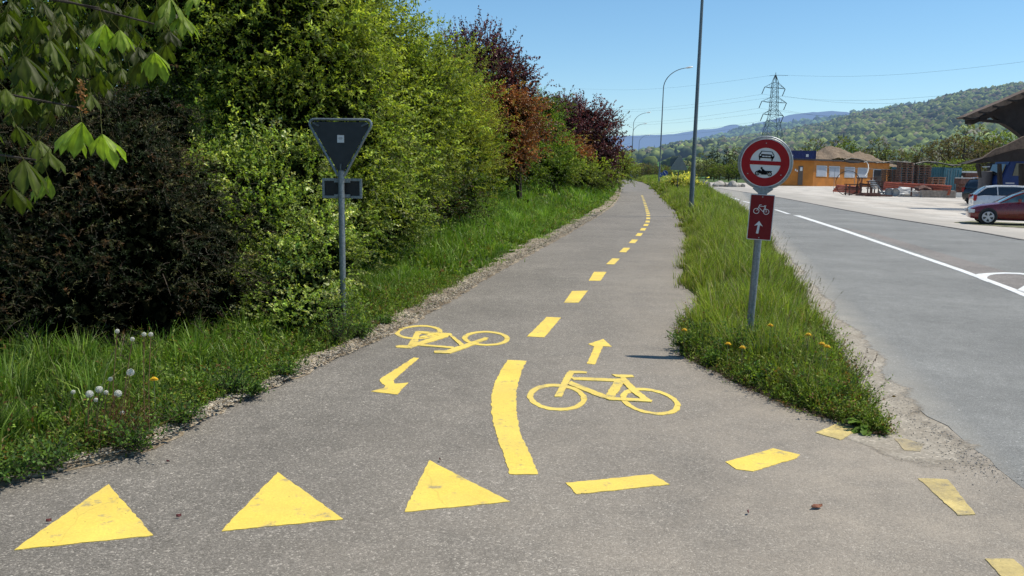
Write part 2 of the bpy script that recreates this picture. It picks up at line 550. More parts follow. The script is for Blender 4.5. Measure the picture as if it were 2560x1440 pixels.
# ---- left bank -------------------------------------------------------
def sm(x, a, b):
    t = np.clip((x - a) / (b - a), 0, 1)
    return t * t * (3 - 2 * t)


def vnoise(x, y, s=1.0):
    return (np.sin(x * 1.7 * s + 1.3) * np.cos(y * 2.1 * s + 0.4) + 0.5 * np.sin(x * 4.3 * s + y * 3.1 * s) + 0.3 * np.cos(x * 9.1 * s - y * 7.7 * s)) / 1.8


BY = np.concatenate([np.arange(-2, 14, 0.25), np.arange(14, 60, 1.0), np.arange(60, 176, 4.0)])


def bank_h(y, o):
    H = 0.06 + 0.95 * sm(y, 9, 32)
    return H * sm(o, 0.25, 4.0) + 0.02 + 0.025 * sm(o, 0.1, 0.6) * vnoise(y, o, 1.0) + 0.6 * sm(o, 5, 14)


def bank_pt(y, o):
    """o metres to the left of the path edge, measured along -X"""
    return Lx(y) - o, y, bank_h(y, o)


m, nt, out = nmat('bank_soil')
p_ = pos(nt)
c_ = ramp(nt, noise(nt, p_, 4.0, 6, 0.7), [(0.3, (0.018, 0.030, 0.008)), (0.55, (0.04, 0.065, 0.015)), (0.75, (0.075, 0.065, 0.035))])
bsdf(nt, out, c_, 0.95, spec=0.1, bump=noise(nt, p_, 25, 5), bstr=0.7, bdist=0.02)
M_soil = m
offs = np.array([-0.02, 0.1, 0.25, 0.45, 0.7, 1.0, 1.4, 1.9, 2.5, 3.2, 4.0, 5.0, 7.0, 10.0, 14.0, 20.0, 40.0, 90.0])
yy, oo = np.meshgrid(BY, offs, indexing='ij')
X, Y_, Z = bank_pt(yy, oo)
Z = np.where(oo < 0.09, -0.03, Z)
vv = np.stack([X, Y_, Z], -1).reshape(-1, 3)
ny, no = yy.shape
idx = np.arange(ny * no).reshape(ny, no)
q = np.stack([idx[:-1, :-1], idx[:-1, 1:], idx[1:, 1:], idx[1:, :-1]], -1).reshape(-1, 4)[:, ::-1]
o = np_mesh('left_bank', vv, q, mat=M_soil, smooth=True); o['kind'] = 'structure'

# gravel strip at the foot of the bank
m, nt, out = nmat('strip_gravel')
p_ = pos(nt)
v_ = N(nt, 'TexVoronoi'); v_.inputs['Scale'].default_value = 45; nt.links.new(p_, v_.inputs['Vector'])
s_ = N(nt, 'SeparateColor'); nt.links.new(v_.outputs['Color'], s_.inputs[0])
c_ = ramp(nt, s_.outputs[0], [(0, (0.17, 0.13, 0.09)), (0.5, (0.36, 0.30, 0.22)), (1, (0.58, 0.51, 0.40))])
c_ = mixc(nt, ramp(nt, noise(nt, p_, 2.5, 5, 0.7), [(0.38, 0.0), (0.60, 0.85)]), c_, (0.15, 0.115, 0.075))
bsdf(nt, out, c_, 0.9, spec=0.2, bump=v_.outputs['Distance'], bstr=0.8, bdist=0.01)
M_grav = m


def strip_w(y):
    return 0.12 + 0.20 * sm(y, 5.5, 9.0) + 0.14 * sm(y, 12, 20) + 0.13 * vnoise(y * 1.3, y * 0.7) * sm(y, 4, 8) + .05 * vnoise(y * 5.3, y)


gy = np.concatenate([np.arange(2.5, 20, 0.12), np.arange(20, 100, 0.8)])
gv, gq = [], []
for i, y in enumerate(gy):
    w = max(0.1, float(strip_w(y))) + rag(0.05)
    x = float(Lx(y))
    for k, o_ in enumerate((-0.02 + rag(0.07), 0.07 + rag(0.02), w * 0.5, w)):
        gv.append((x - o_, y, 0.003 if k == 0 else (0.012 if k == 1 else float(bank_h(y, o_)) + 0.022)))
    if i:
        b = 4 * i
        gq += [(b - 4, b - 3, b + 1, b), (b - 3, b - 2, b + 2, b + 1), (b - 2, b - 1, b + 3, b + 2)]
o = np_mesh('gravel_strip', gv, np.array(gq)[:, ::-1], mat=M_grav); o['kind'] = 'structure'

# ---- right verge -----------------------------------------------------
VY = np.concatenate([np.arange(4.95, 14, 0.15), np.arange(14, 60, 1.0), np.arange(60, 190, 4.0)])


def verge_h(y, t):
    base = 0.07 + 0.10 * sm(y, 8, 20) + 0.62 * sm(y, 48, 85)
    return 0.012 * sm(y, 4.95, 5.2) - .003 + base * sm(y, 4.9, 6.2) * np.sin(np.pi * np.clip(t, 0, 1)) ** (0.55 + .8 * (1 - sm(y, 8, 30))) + 0.012 * vnoise(y * 3, t * 5)


fr = np.linspace(0, 1, 11)
yy, tt = np.meshgrid(VY, fr, indexing='ij')
X = Rx(yy) * (1 - tt) + Qx(yy) * tt
Z = np.where((tt <= 0) | (tt >= 1), -0.004, verge_h(yy, tt))
vv = np.stack([X, yy, Z], -1).reshape(-1, 3)
ny, no = yy.shape
idx = np.arange(ny * no).reshape(ny, no)
q = np.stack([idx[:-1, :-1], idx[:-1, 1:], idx[1:, 1:], idx[1:, :-1]], -1).reshape(-1, 4)
o = np_mesh('right_verge', vv, q, mat=M_soil, smooth=True); o['kind'] = 'structure'


# ---- pebbles ---------------------------------------------------------
def pebbles(name, pts, sizes, cols, mat):
    n = len(pts)
    base = np.array([(1, 0, 0), (0, 1, 0), (-1, 0, 0), (0, -1, 0), (0, 0, 0.7), (0, 0, -0.5), (0.72, 0.72, 0.25), (-0.72, 0.7, 0.2), (-0.7, -0.72, 0.28), (0.7, -0.72, 0.2)])
    tris = np.array([(0, 6, 4), (6, 1, 4), (1, 7, 4), (7, 2, 4), (2, 8, 4), (8, 3, 4), (3, 9, 4), (9, 0, 4), (6, 0, 5), (1, 6, 5), (7, 1, 5), (2, 7, 5), (8, 2, 5), (3, 8, 5), (9, 3, 5), (0, 9, 5)])
    a = RNG.uniform(0, 2 * np.pi, n)
    sc = np.stack([RNG.uniform(0.7, 1.3, n), RNG.uniform(0.55, 1.0, n), RNG.uniform(0.4, 0.8, n)], -1) * sizes[:, None]
    v = base[None] * (1 + RNG.uniform(-0.2, 0.2, (n, len(base), 1)))
    v = v * sc[:, None, :]
    x = v[..., 0] * np.cos(a)[:, None] - v[..., 1] * np.sin(a)[:, None]
    y = v[..., 0] * np.sin(a)[:, None] + v[..., 1] * np.cos(a)[:, None]
    v = np.stack([x, y, v[..., 2]], -1) + pts[:, None, :]
    q = (tris[None] + (np.arange(n) * len(base))[:, None, None]).reshape(-1, 3)
    c = np.repeat(cols, len(base), axis=0)
    return np_mesh(name, v.reshape(-1, 3), q, c, mat)


m, nt, out = nmat('pebble_stone')
a_ = N(nt, 'Attribute', attribute_name='col')
bsdf(nt, out, mixc(nt, 1.0, a_.outputs['Color'], ramp(nt, noise(nt, pos(nt), 80, 3), [(0.3, 0.8), (0.7, 1.15)]), 'MULTIPLY'), 0.85, spec=0.3)
M_peb = m
n = 11000
y = 3.4 + (RNG.random(n) ** 1.6) * 30
o_ = np.clip(strip_w(y), 0.15, 2) * RNG.beta(1.2, 1.4, n) * 1.15 - 0.04
x = Lx(y) - o_; z = bank_h(y, np.maximum(o_, 0)) + 0.022
g = RNG.uniform(0.14, 0.55, n)[:, None] * np.array([[1, 0.87, 0.68]])
o = pebbles('gravel_stones', np.stack([x, y, z], -1), RNG.uniform(0.0028, 0.0085, n) * (1 + 0.9 * (RNG.random(n) > 0.95)) * (1 + y / 16), g, M_peb)
tag(o, 'loose pale pebbles on the gravel strip along the left edge of the path', 'gravel', kind='stuff')
n = 2200
k = RNG.integers(0, len(so1) - 1, n)
t = RNG.random(n)[:, None]
A = np.array([tuple(so1[i]) for i in k]); B = np.array([tuple(so1[min(i + 1, len(so1) - 1)]) for i in k])
pt = A * (1 - t) + B * t + np.stack([-np.abs(RNG.normal(0, 0.16, n)) + .03, RNG.normal(0, 0.12, n), np.full(n, 0.003)], -1)
g = RNG.uniform(0.12, 0.5, n)[:, None] * np.array([[1, 0.93, 0.85]])
o = pebbles('road_grit', pt, RNG.uniform(0.002, 0.0055, n), g, M_peb)
tag(o, 'dark and pale grit along the crumbling road edge', 'grit', kind='stuff')

# ================================================================== MARKINGS
def paint_mat(name, col, wear_lo=0.315, fade=0.0, crack=True):
    m, nt, out = nmat(name)
    p = pos(nt)
    c = mixc(nt, 1.0, col, ramp(nt, noise(nt, p, 2.5, 5, 0.6), [(0.3, 0.88), (0.7, 1.08)]), 'MULTIPLY')
    c = mixc(nt, 1.0, c, ramp(nt, noise(nt, p, 90, 3, 0.6), [(0.3, 0.9), (0.7, 1.08)]), 'MULTIPLY')
    # grey scuffs and bare spots
    sc = ramp(nt, noise(nt, p, 7, 7, 0.72), [(wear_lo, 0.8), (wear_lo + 0.12, 0.0)])
    c = mixc(nt, sc, c, (0.22, 0.20, 0.17))
    gr = ramp(nt, noise(nt, p, 170, 3, 0.6), [(0.60, 0.0), (0.72, 0.6)])
    c = mixc(nt, math_(nt, 'MULTIPLY', gr, ramp(nt, noise(nt, p, 2.2, 4, 0.6), [(0.42, 0.15), (0.62, 1.0)])), c, (0.30, 0.25, 0.13))
    gm = ramp(nt, noise(nt, p, 1.3, 5, 0.7), [(0.42, 0.0), (0.75, 0.28)])
    c = mixc(nt, gm, c, (0.42, 0.36, 0.20))
    dots = ramp(nt, noise(nt, p, 55, 2, 0.5), [(0.24, 1.0), (0.28, 0.0)])
    c = mixc(nt, dots, c, (0.12, 0.10, 0.05))
    if crack:
        v = N(nt, 'TexVoronoi'); v.feature = 'DISTANCE_TO_EDGE'; v.inputs['Scale'].default_value = 0.9
        w = N(nt, 'MixRGB') if False else None
        nz = N(nt, 'TexNoise'); nz.inputs['Scale'].default_value = 6; nt.links.new(p, nz.inputs['Vector'])
        vm = N(nt, 'VectorMath'); vm.operation = 'MULTIPLY_ADD'; vm.inputs[1].default_value = (0.07, 0.07, 0.07)
        nt.links.new(nz.outputs['Color'], vm.inputs[0]); nt.links.new(p, vm.inputs[2])
        nt.links.new(vm.outputs[0], v.inputs['Vector'])
        c = mixc(nt, ramp(nt, v.outputs['Distance'], [(0.0007, 0.2), (0.0025, 0.0)]), c, (0.15, 0.12, 0.05))
    b = bsdf(nt, out, c, 0.7, spec=0.35, bump=noise(nt, p, 140, 3), bstr=0.35, bdist=0.003)
    if fade > 0:
        t = N(nt, 'BsdfTransparent'); mx = N(nt, 'MixShader')
        f = ramp(nt, noise(nt, p, 3.0, 8, 0.75), [(0.5 - 0.28 * fade, 0.0 + 0.12 * fade), (0.62 + 0.1 * (1 - fade), 0.45 + 0.45 * fade)])
        nt.links.new(f, mx.inputs[0]); nt.links.new(b.outputs[0], mx.inputs[1]); nt.links.new(t.outputs[0], mx.inputs[2])
        nt.links.new(mx.outputs[0], out.inputs[0])
    return m


YEL = (0.80, 0.585, 0.105)
M_yel = paint_mat('yellow_paint', YEL)
M_yel_sym = paint_mat('yellow_paint_thin', (0.76, 0.57, 0.12), wear_lo=0.34)
M_yel_fade = paint_mat('yellow_paint_dusty', (0.74, 0.58, 0.22), wear_lo=0.34, fade=0.48, crack=False)
M_yel_gone = paint_mat('yellow_paint_buried', (0.62, 0.50, 0.28), wear_lo=0.38, fade=0.75, crack=False)
M_wht = paint_mat('white_paint', (0.74, 0.75, 0.75), crack=False)


def marking(name, label, polys, mat, group=None, z=None, jit=0.008, step=0.03, cat='road marking', org=None):
    if z is None: z = 0.0046 if mat in (M_yel_fade, M_yel_gone) else 0.0034
    me = bpy.data.meshes.new(name); bm = bmesh.new()
    allp = [[Vector((p[0], p[1], 0)) for p in poly] for poly in polys]
    c = sum((p for poly in allp for p in poly), Vector()) / sum(len(p) for p in allp)
    for k, poly in enumerate(allp):
        pts = resample(poly + [poly[0]], step)[:-1] if jit > 0 else poly
        zz = z + k * 0.0004
        top = [bm.verts.new((p.x - c.x + rag(jit), p.y - c.y + rag(jit), zz)) for p in pts]
        f = bm.faces.new(top); bm.normal_update()
        if f.normal.z < 0: f.normal_flip()
        bot = [bm.verts.new((v.co.x, v.co.y, zz - 0.009)) for v in top]
        n_ = len(top)
        for i in range(n_):
            try: bm.faces.new((top[i], top[(i + 1) % n_], bot[(i + 1) % n_], bot[i]))
            except Exception: pass
        bmesh.ops.triangulate(bm, faces=[f], ngon_method='EAR_CLIP')
    bm.to_mesh(me); bm.free()
    o = link(name, me, mat)
    o.location = (c.x, c.y, 0)
    return tag(o, label, cat, group)


def gp(lst): return [G(*p) for p in lst]


def zp(lst, s=2.9767, ox=900, oy=760): return [G(ox + x / s, oy + y / s) for x, y in lst]


marking('yield_triangle', 'large yellow triangle painted at the left end of the row of three', [gp([(270, 1212), (383, 1340), (35, 1376)])], M_yel, 'yellow triangles across the path')
marking('yield_triangle', 'yellow painted triangle in the middle of the row of three', [gp([(695, 1181), (858, 1299), (553, 1329)])], M_yel, 'yellow triangles across the path')
marking('yield_triangle', 'yellow painted triangle nearest the thick curved line, right end of the row', [gp([(1073, 1152), (1275, 1255), (1010, 1281)])], M_yel, 'yellow triangles across the path')
marking('curved_lane_line', 'thick curved yellow line painted down the middle of the path, cracked across', [zp(
    [(1100, 418), (1070, 460), (1040, 510), (1018, 555), (1000, 600), (978, 690), (976, 745), (978, 800), (986, 860), (1000, 920), (1035, 1030), (1070, 1130), (1095, 1210), (1115, 1270),
     (1332, 1270), (1290, 1180), (1240, 1070), (1200, 980), (1175, 880), (1163, 780), (1161, 680), (1175, 590), (1205, 490), (1240, 425)])], M_yel, cat='road marking', jit=0.010)
marking('lane_dash', 'yellow dash just beyond the thick curved line', [zp([(1390, 98), (1495, 103), (1372, 250), (1243, 243)])], M_yel, 'yellow dashes down the middle of the path')
marking('lane_dash', 'yellow dash second beyond the thick curved line', [gp([(1430, 728), (1469, 727), (1446, 757), (1410, 757)])], M_yel, 'yellow dashes down the middle of the path')
marking('lane_dash', 'yellow dash third beyond the thick curved line', [gp([(1485, 680), (1516, 680), (1501, 702), (1472, 702)])], M_yel, 'yellow dashes down the middle of the path')
cross = 'yellow dashes across the side of the path'
marking('edge_dash', 'bright yellow dash lying crosswise right of the three triangles', [gp([(1415, 1208), (1630, 1187), (1675, 1212), (1440, 1237)])], M_yel, cross)
marking('edge_dash', 'chipped yellow dash between the crosswise dash and the tip of the weeds', [gp([(1813, 1156), (1870, 1140), (1934, 1122), (2000, 1138), (1990, 1146), (1883, 1180), (1840, 1174)])], M_yel, cross)
marking('edge_dash', 'short dusty yellow dash right under the tip of the weedy verge', [gp([(2040, 1083), (2088, 1062), (2145, 1076), (2102, 1101)])], M_yel_fade, cross)
marking('edge_dash', 'yellow dash almost buried in sand beside the road edge', [gp([(2236, 1098), (2262, 1098), (2310, 1112), (2300, 1130), (2260, 1127)])], M_yel_gone, cross)
marking('edge_dash', 'faded yellow dash running toward the viewer near the right edge', [gp([(2295, 1197), (2369, 1200), (2440, 1288), (2396, 1290)])], M_yel_fade, cross)
marking('edge_dash', 'faded yellow dash cut off by the bottom right corner of the picture', [gp([(2463, 1398), (2536, 1400), (2620, 1480), (2540, 1485)])], M_yel_fade, cross)
# dashes along the path
dc = [(1533, 653.5), (1562, 625), (1583.6, 603.4), (1598, 586.5), (1607.8, 573.4), (1615, 562.6), (1619, 554), (1620.6, 545.9), (1620.6, 538.9), (1620, 533), (1618, 527.8), (1616.8, 523), (1615.4, 518), (1613.7, 513.7), (1612.5, 509.4), (1611, 505.5), (1610, 501.5), (1608.5, 498), (1607.5, 494.7), (1606, 491.6), (1605, 489)]
gc = [G(*p) for p in dc]
words_ = ['fourth yellow dash beyond the thick curved line', 'fifth yellow dash beyond the thick curved line', 'sixth yellow dash beyond the thick curved line', 'seventh yellow dash beyond the thick curved line', 'eighth yellow dash beyond the thick curved line']
for i, c in enumerate(gc):
    a = gc[max(i - 1, 0)]; b = gc[min(i + 1, len(gc) - 1)]
    d = (b - a).normalized(); n_ = Vector((d.y, -d.x, 0))
    L_, w_ = 0.52, 0.068
    marking('lane_dash', words_[i] if i < 5 else 'small distant yellow dash in the far bend of the middle line',
            [[c - d * L_ - n_ * w_, c + d * L_ - n_ * w_, c + d * L_ + n_ * w_, c - d * L_ + n_ * w_]], M_yel,
            'yellow dashes down the middle of the path' if i < 5 else 'small distant yellow dashes', jit=0.0 if i > 5 else 0.006)


def ring(cx, cy, A, B, inner, n=56, s=2.9767):
    o_ = []; i_ = []
    for k in range(n):
        a = 2 * math.pi * k / n
        o_.append((cx + A[0] * math.cos(a) + B[0] * math.sin(a), cy + A[1] * math.cos(a) + B[1] * math.sin(a)))
    for k in range(n):
        a = 2 * math.pi * k / n
        i_.append((cx + inner * (A[0] * math.cos(a) + B[0] * math.sin(a)), cy + inner * (A[1] * math.cos(a) + B[1] * math.sin(a))))
    # two half rings
    h = n // 2
    p1 = o_[:h + 1] + i_[:h + 1][::-1]
    p2 = o_[h:] + [o_[0]] + [i_[0]] + i_[h:][::-1]
    return [zp(p1), zp(p2)]


bike2 = ring(1466, 697, (223, 12), (0, 99), 0.80) + ring(2161, 728, (224, 35), (0, 94), 0.81) + [zp(q_) for q_ in [
    [(1447, 693), (1500, 693), (1540, 612), (1575, 545), (1590, 518), (1680, 519), (1690, 508), (1640, 502), (1560, 500), (1540, 512), (1515, 560), (1480, 630)],
    [(1562, 547), (1905, 560), (1900, 580), (1590, 568)],
    [(1568, 575), (1600, 590), (1850, 690), (1870, 712), (1790, 700), (1545, 600)],
    [(1905, 560), (1950, 560), (1965, 590), (1885, 705), (1822, 692)],
    [(1873, 528), (2025, 533), (2038, 547), (1970, 552), (1905, 545)],
    [(1940, 552), (1975, 552), (2070, 650), (2175, 728), (2110, 726), (2010, 650), (1940, 575)],
    [(1800, 698), (1880, 700), (2100, 710), (2175, 722), (2170, 735), (1850, 718)]]]
marking('bicycle_symbol', 'yellow bicycle symbol painted right of the thick curved line, upright to the viewer', bike2, M_yel_sym, 'yellow bicycle symbols on the path')
bike1 = ring(436, 211, (178, -6), (0, 51), 0.80) + ring(938, 258, (177, 3), (0, 54), 0.79) + [zp(q_) for q_ in [
    [(262, 315), (290, 309), (370, 312), (455, 300), (400, 322), (375, 332), (270, 326)],
    [(355, 312), (385, 262), (415, 205), (470, 205), (440, 240), (425, 300)],
    [(425, 203), (680, 222), (690, 236), (640, 242), (460, 222)],
    [(380, 315), (420, 290), (620, 228), (660, 236), (650, 248), (440, 312)],
    [(450, 302), (700, 322), (690, 334), (640, 330), (450, 315)],
    [(660, 232), (690, 238), (775, 305), (745, 315), (690, 262)],
    [(930, 252), (955, 256), (945, 268), (860, 303), (760, 340), (670, 372), (555, 368), (552, 352), (640, 352), (720, 322), (800, 298)],
    [(440, 250), (480, 256), (605, 215), (575, 210)]]]
marking('bicycle_symbol', 'yellow bicycle symbol painted upside down on the left half of the path', bike1, M_yel_sym, 'yellow bicycle symbols on the path')
marking('bent_arrow', 'bent yellow arrow pointing toward the viewer on the left lane', [zp([(400, 400), (438, 405), (345, 484), (245, 572), (262, 596), (358, 588), (275, 676), (80, 652), (180, 628), (185, 610), (148, 578), (150, 558), (210, 522)])], M_yel, 'yellow arrows on the path')
marking('straight_arrow', 'straight yellow arrow pointing away along the right lane', [zp([(1688, 445), (1745, 318), (1697, 300), (1812, 262), (1873, 320), (1808, 316), (1748, 452)])], M_yel, 'yellow arrows on the path')

# white lines on the road
marking('centre_line', 'long solid white line painted along the near half of the road', [gp([(1983, 538), (2000, 539), (2120, 577), (2260, 625), (2400, 672), (2560, 731), (2700, 790), (2700, 803), (2560, 742), (2500, 717), (2400, 679), (2250, 627), (2100, 576)])], M_wht, z=0.006, jit=0)
dl = [((1938, 524), (1972, 535)), ((1858, 503), (1894, 512)), ((1829, 494), (1848, 500)), ((1804, 486), (1820, 491)), ((1784, 479), (1797, 483.5)), ((1766, 473.5), (1776, 477)), ((1736, 465), (1762, 472))]
for i, (a, b) in enumerate(dl):
    a = G(*a); b = G(*b); d = (b - a).normalized(); n_ = Vector((d.y, -d.x, 0)) * 0.075
    marking('road_dash', 'white dash beside the red cycle plate, nearest the solid line' if i == 0 else 'white dash on the road between the verge grass and the far yard', [[a - n_, b - n_, b + n_, a + n_]], M_wht, 'white dashes on the road', z=0.006, jit=0)


def bp(lst): return [G(2160 + x / 4, 540 + y / 4) for x, y in lst]


marking('curved_boundary_line', 'white line curving away from the long solid line at the right edge', [bp(
    [(1095, 594), (1140, 582), (1240, 573), (1400, 567), (1560, 572), (1760, 600), (1760, 616), (1560, 586), (1420, 580), (1320, 584), (1262, 594), (1232, 610), (1232, 632), (1262, 668), (1230, 664), (1150, 632)])], M_wht, z=0.0072, jit=0)
marking('white_bar', 'white bar painted inside the curved white line', [bp([(1600, 700), (1530, 742), (1600, 772), (1760, 830), (1760, 750)])], M_wht, z=0.006, jit=0)
# ================================================================== SIGNS AND LAMPS
def galv(name, col=(0.20, 0.23, 0.25)):
    m, nt, out = nmat(name)
    p = objco(nt)
    v = N(nt, 'TexVoronoi'); v.inputs['Scale'].default_value = 70; nt.links.new(p, v.inputs['Vector'])
    s = N(nt, 'SeparateColor'); nt.links.new(v.outputs['Color'], s.inputs[0])
    c = mixc(nt, 1.0, col, ramp(nt, s.outputs[0], [(0, 0.82), (1, 1.18)]), 'MULTIPLY')
    mp = N(nt, 'Mapping'); mp.inputs['Scale'].default_value = (6, 6, 0.9); nt.links.new(p, mp.inputs[0])
    c = mixc(nt, 1.0, c, ramp(nt, noise(nt, mp.outputs[0], 3, 5, 0.7), [(0.3, 0.75), (0.7, 1.2)]), 'MULTIPLY')
    bsdf(nt, out, c, 0.48, metal=0.45, bump=noise(nt, p, 60, 3), bstr=0.08)
    return m


M_galv = galv('galvanised_steel')
M_galv_dark = galv('weathered_steel', (0.10, 0.115, 0.125))
M_alu = galv('aluminium_rim', (0.30, 0.32, 0.33))
M_backplate = plain('sign_back_grey', (0.018, 0.023, 0.028), 0.6, var=0.2, scale=8)
M_backplate2 = plain('sign_back_black', (0.008, 0.009, 0.012), 0.6, var=0.3, scale=12)
M_red = plain('sign_red', (0.30, 0.006, 0.010), 0.55, var=0.08, scale=9, spec=0.25)
M_darkred = plain('sign_dark_red', (0.165, 0.006, 0.010), 0.55, var=0.08, scale=9, spec=0.25)
M_swhite = plain('sign_white', (0.62, 0.62, 0.63), 0.45, var=0.05)
M_black = plain('sign_black', (0.004, 0.004, 0.005), 0.75, var=0.1, spec=0.15)


def circ(cx, cz, r, n=32, a0=0, a1=2 * math.pi, end=False):
    k = n + 1 if end else n
    return [(cx + r * math.cos(a0 + (a1 - a0) * i / n), cz + r * math.sin(a0 + (a1 - a0) * i / n)) for i in range(k)]


def stroke(mb, pts, w, y0, y1, closed=False):
    """flat line of width w in the x-z plane"""
    pts = [Vector((p[0], p[1])) for p in pts]
    n = len(pts); L = []; R = []
    for i, p in enumerate(pts):
        a = pts[i - 1] if (i > 0 or closed) else p
        b = pts[(i + 1) % n] if (i < n - 1 or closed) else p
        t = (b - a).normalized(); nn = Vector((-t.y, t.x)) * w / 2
        L.append(p + nn); R.append(p - nn)
    m = n if closed else n - 1
    for i in range(m):
        j = (i + 1) % n
        mb.prism([(L[i].x, L[i].y), (L[j].x, L[j].y), (R[j].x, R[j].y), (R[i].x, R[i].y)], y0, y1)


def flatpoly(mb, poly, y0, y1): mb.prism(poly, y0, y1)


# ---- no motor vehicles sign ------------------------------------------------
base = G(1868.5, 884)
S = thing('no_vehicles_sign', 'round red and white sign with black car and motorcycle on a leaning steel post', 'traffic sign',
          loc=(base.x, base.y, 0), rot=(math.radians(0.6), math.radians(2.15), math.radians(-14)))
mb = MB(); mb.tube([(0, 0, -0.2), (0, 0, 1.40)], 0.031, 20); mb.build('post', M_galv, S, smooth=True)
mb = MB(); mb.tube([(0, 0, 1.398), (0, 0, 1.412)], 0.034, 20); mb.build('post_cap', M_galv_dark, S, smooth=True)
dc_ = 1.655; R0 = 0.196
mb = MB(); mb.tube([(0.2155 * math.cos(a), 0.0, dc_ + 0.2155 * math.sin(a)) for a in [2 * math.pi * k / 56 for k in range(56)]], 0.0112, 10, closed=True)
mb.build('tube_rim', M_alu, S, smooth=True)
mb = MB(); mb.prism([(-0.035, 1.37), (0.035, 1.37), (0.038, 1.40), (0.085, 1.436), (0.07, 1.452), (-0.07, 1.452), (-0.085, 1.436), (-0.038, 1.40)], -0.034, -0.012)
mb.build('yoke', M_galv, S)
mb = MB(); mb.prism(circ(0, dc_, R0 + 0.0105, 64), -0.018, -0.004); mb.build('plate', M_swhite, S)
mb = MB()
o_ = circ(0, dc_, R0, 64); i_ = circ(0, dc_, 0.126, 64)
for k in range(64):
    j = (k + 1) % 64
    mb.prism([o_[k], o_[j], i_[j], i_[k]], -0.0205, -0.017)
mb.prism([(-0.1255, dc_ - 0.0165), (0.1255, dc_ - 0.0165), (0.1255, dc_ + 0.0165), (-0.1255, dc_ + 0.0165)], -0.0212, -0.017)
mb.build('red_ring', M_red, S)
# folded plate lip
mb = MB(); mb.tube([(0.2055 * math.cos(a), -0.016, dc_ + 0.2055 * math.sin(a)) for a in [2 * math.pi * k / 56 for k in range(56)]], 0.0042, 6, closed=True)
mb.build('plate_lip', M_alu, S, smooth=True)
# bolts
for a in (92, 215, 325):
    x, z = 0.165 * math.cos(math.radians(a)), dc_ + 0.165 * math.sin(math.radians(a))
    mb = MB(); mb.cyl((x, -0.0235, z), (x, -0.019, z), 0.005, 10); mb.build('bolt', M_alu, S)
# car pictogram, front view
k_ = 1 / 4.8 / 298.0    # zoom pixels to metres


def zs(lst, cx=755, cz=405): return [((x - cx) * k_, dc_ + (cz - y) * k_) for x, y in lst]


Y0, Y1 = -0.0205, -0.0168
mb = MB()
flatpoly(mb, zs([(700, 262), (824, 266), (853, 312), (853, 330), (846, 350), (676, 346), (671, 328), (671, 308)]), Y0, Y1)
flatpoly(mb, zs([(677, 340), (694, 342), (690, 373), (679, 372)]), Y0, Y1)
flatpoly(mb, zs([(822, 345), (840, 345), (836, 378), (822, 377)]), Y0, Y1)
mb.build('car_pictogram', M_black, S)
mb = MB(); YW0, YW1 = -0.0222, -0.0200
flatpoly(mb, zs([(708, 270), (818, 273), (834, 302), (692, 299)]), YW0, YW1)
for cx in (690, 833): flatpoly(mb, zs([(cx + 10 * math.cos(a), 313 + 10 * math.sin(a)) for a in [2 * math.pi * i / 14 for i in range(14)]]), YW0, YW1)
for x0 in (714, 748, 782): flatpoly(mb, zs([(x0, 318), (x0 + 28, 319), (x0 + 27, 334), (x0 - 3, 333)]), YW0, YW1)
mb.build('car_cutouts', M_swhite, S)
# motorcycle with rider
mb = MB()
for cx, cy in ((671, 532), (817, 535)):
    stroke(mb, zs([(cx + 21 * math.cos(a), cy + 21 * math.sin(a)) for a in [2 * math.pi * i / 20 for i in range(20)]]), 11 * k_, Y0, Y1, closed=True)
    flatpoly(mb, zs([(cx + 7 * math.cos(a), cy + 7 * math.sin(a)) for a in [2 * math.pi * i / 12 for i in range(12)]]), Y0, Y1)
flatpoly(mb, zs([(676, 498), (700, 488), (720, 505), (712, 540), (700, 528), (660, 508)]), Y0 - .0002, Y1)
flatpoly(mb, zs([(712, 470), (735, 476), (768, 502), (775, 512), (790, 520), (784, 545), (720, 546), (708, 520), (722, 500)]), Y0 - .0004, Y1)
flatpoly(mb, zs([(760, 498), (838, 498), (840, 510), (790, 520), (768, 512)]), Y0 - .0006, Y1)
flatpoly(mb, zs([(717 + 13 * math.cos(a), 467 + 12 * math.sin(a)) for a in [2 * math.pi * i / 16 for i in range(16)]]), Y0 - .0008, Y1)
stroke(mb, zs([(672, 532), (694, 492)]), 8 * k_, Y0 - .001, Y1)
mb.build('motorcycle_pictogram', M_black, S)

# cycle direction plate below
T = thing('cycle_route_plate', 'dark red plate with white bicycle and upward arrow mounted below the round sign', 'traffic sign',
          loc=(base.x, base.y, 0), rot=(math.radians(0.6), math.radians(2.3), math.radians(-14)))
pc, pw, ph = 1.198, 0.1, 0.193
rp = lambda w, h, r: [(sx * (w - r) + r * math.cos(math.radians(a)), pc + sz * (h - r) + r * math.sin(math.radians(a)))
                      for sx, sz, a0 in ((1, 1, 0), (-1, 1, 90), (-1, -1, 180), (1, -1, 270)) for a in (a0, a0 + 45, a0 + 90)]
mb = MB(); mb.prism(rp(pw, ph, 0.008), -0.046, -0.034); mb.build('border_plate', M_swhite, T)
mb = MB(); mb.prism(rp(pw - 0.006, ph - 0.006, 0.006), -0.0485, -0.0455); mb.build('red_face', M_darkred, T)


def zr(lst): return [((x - 703) * k_, pc + (1045 - y) * k_) for x, y in lst]


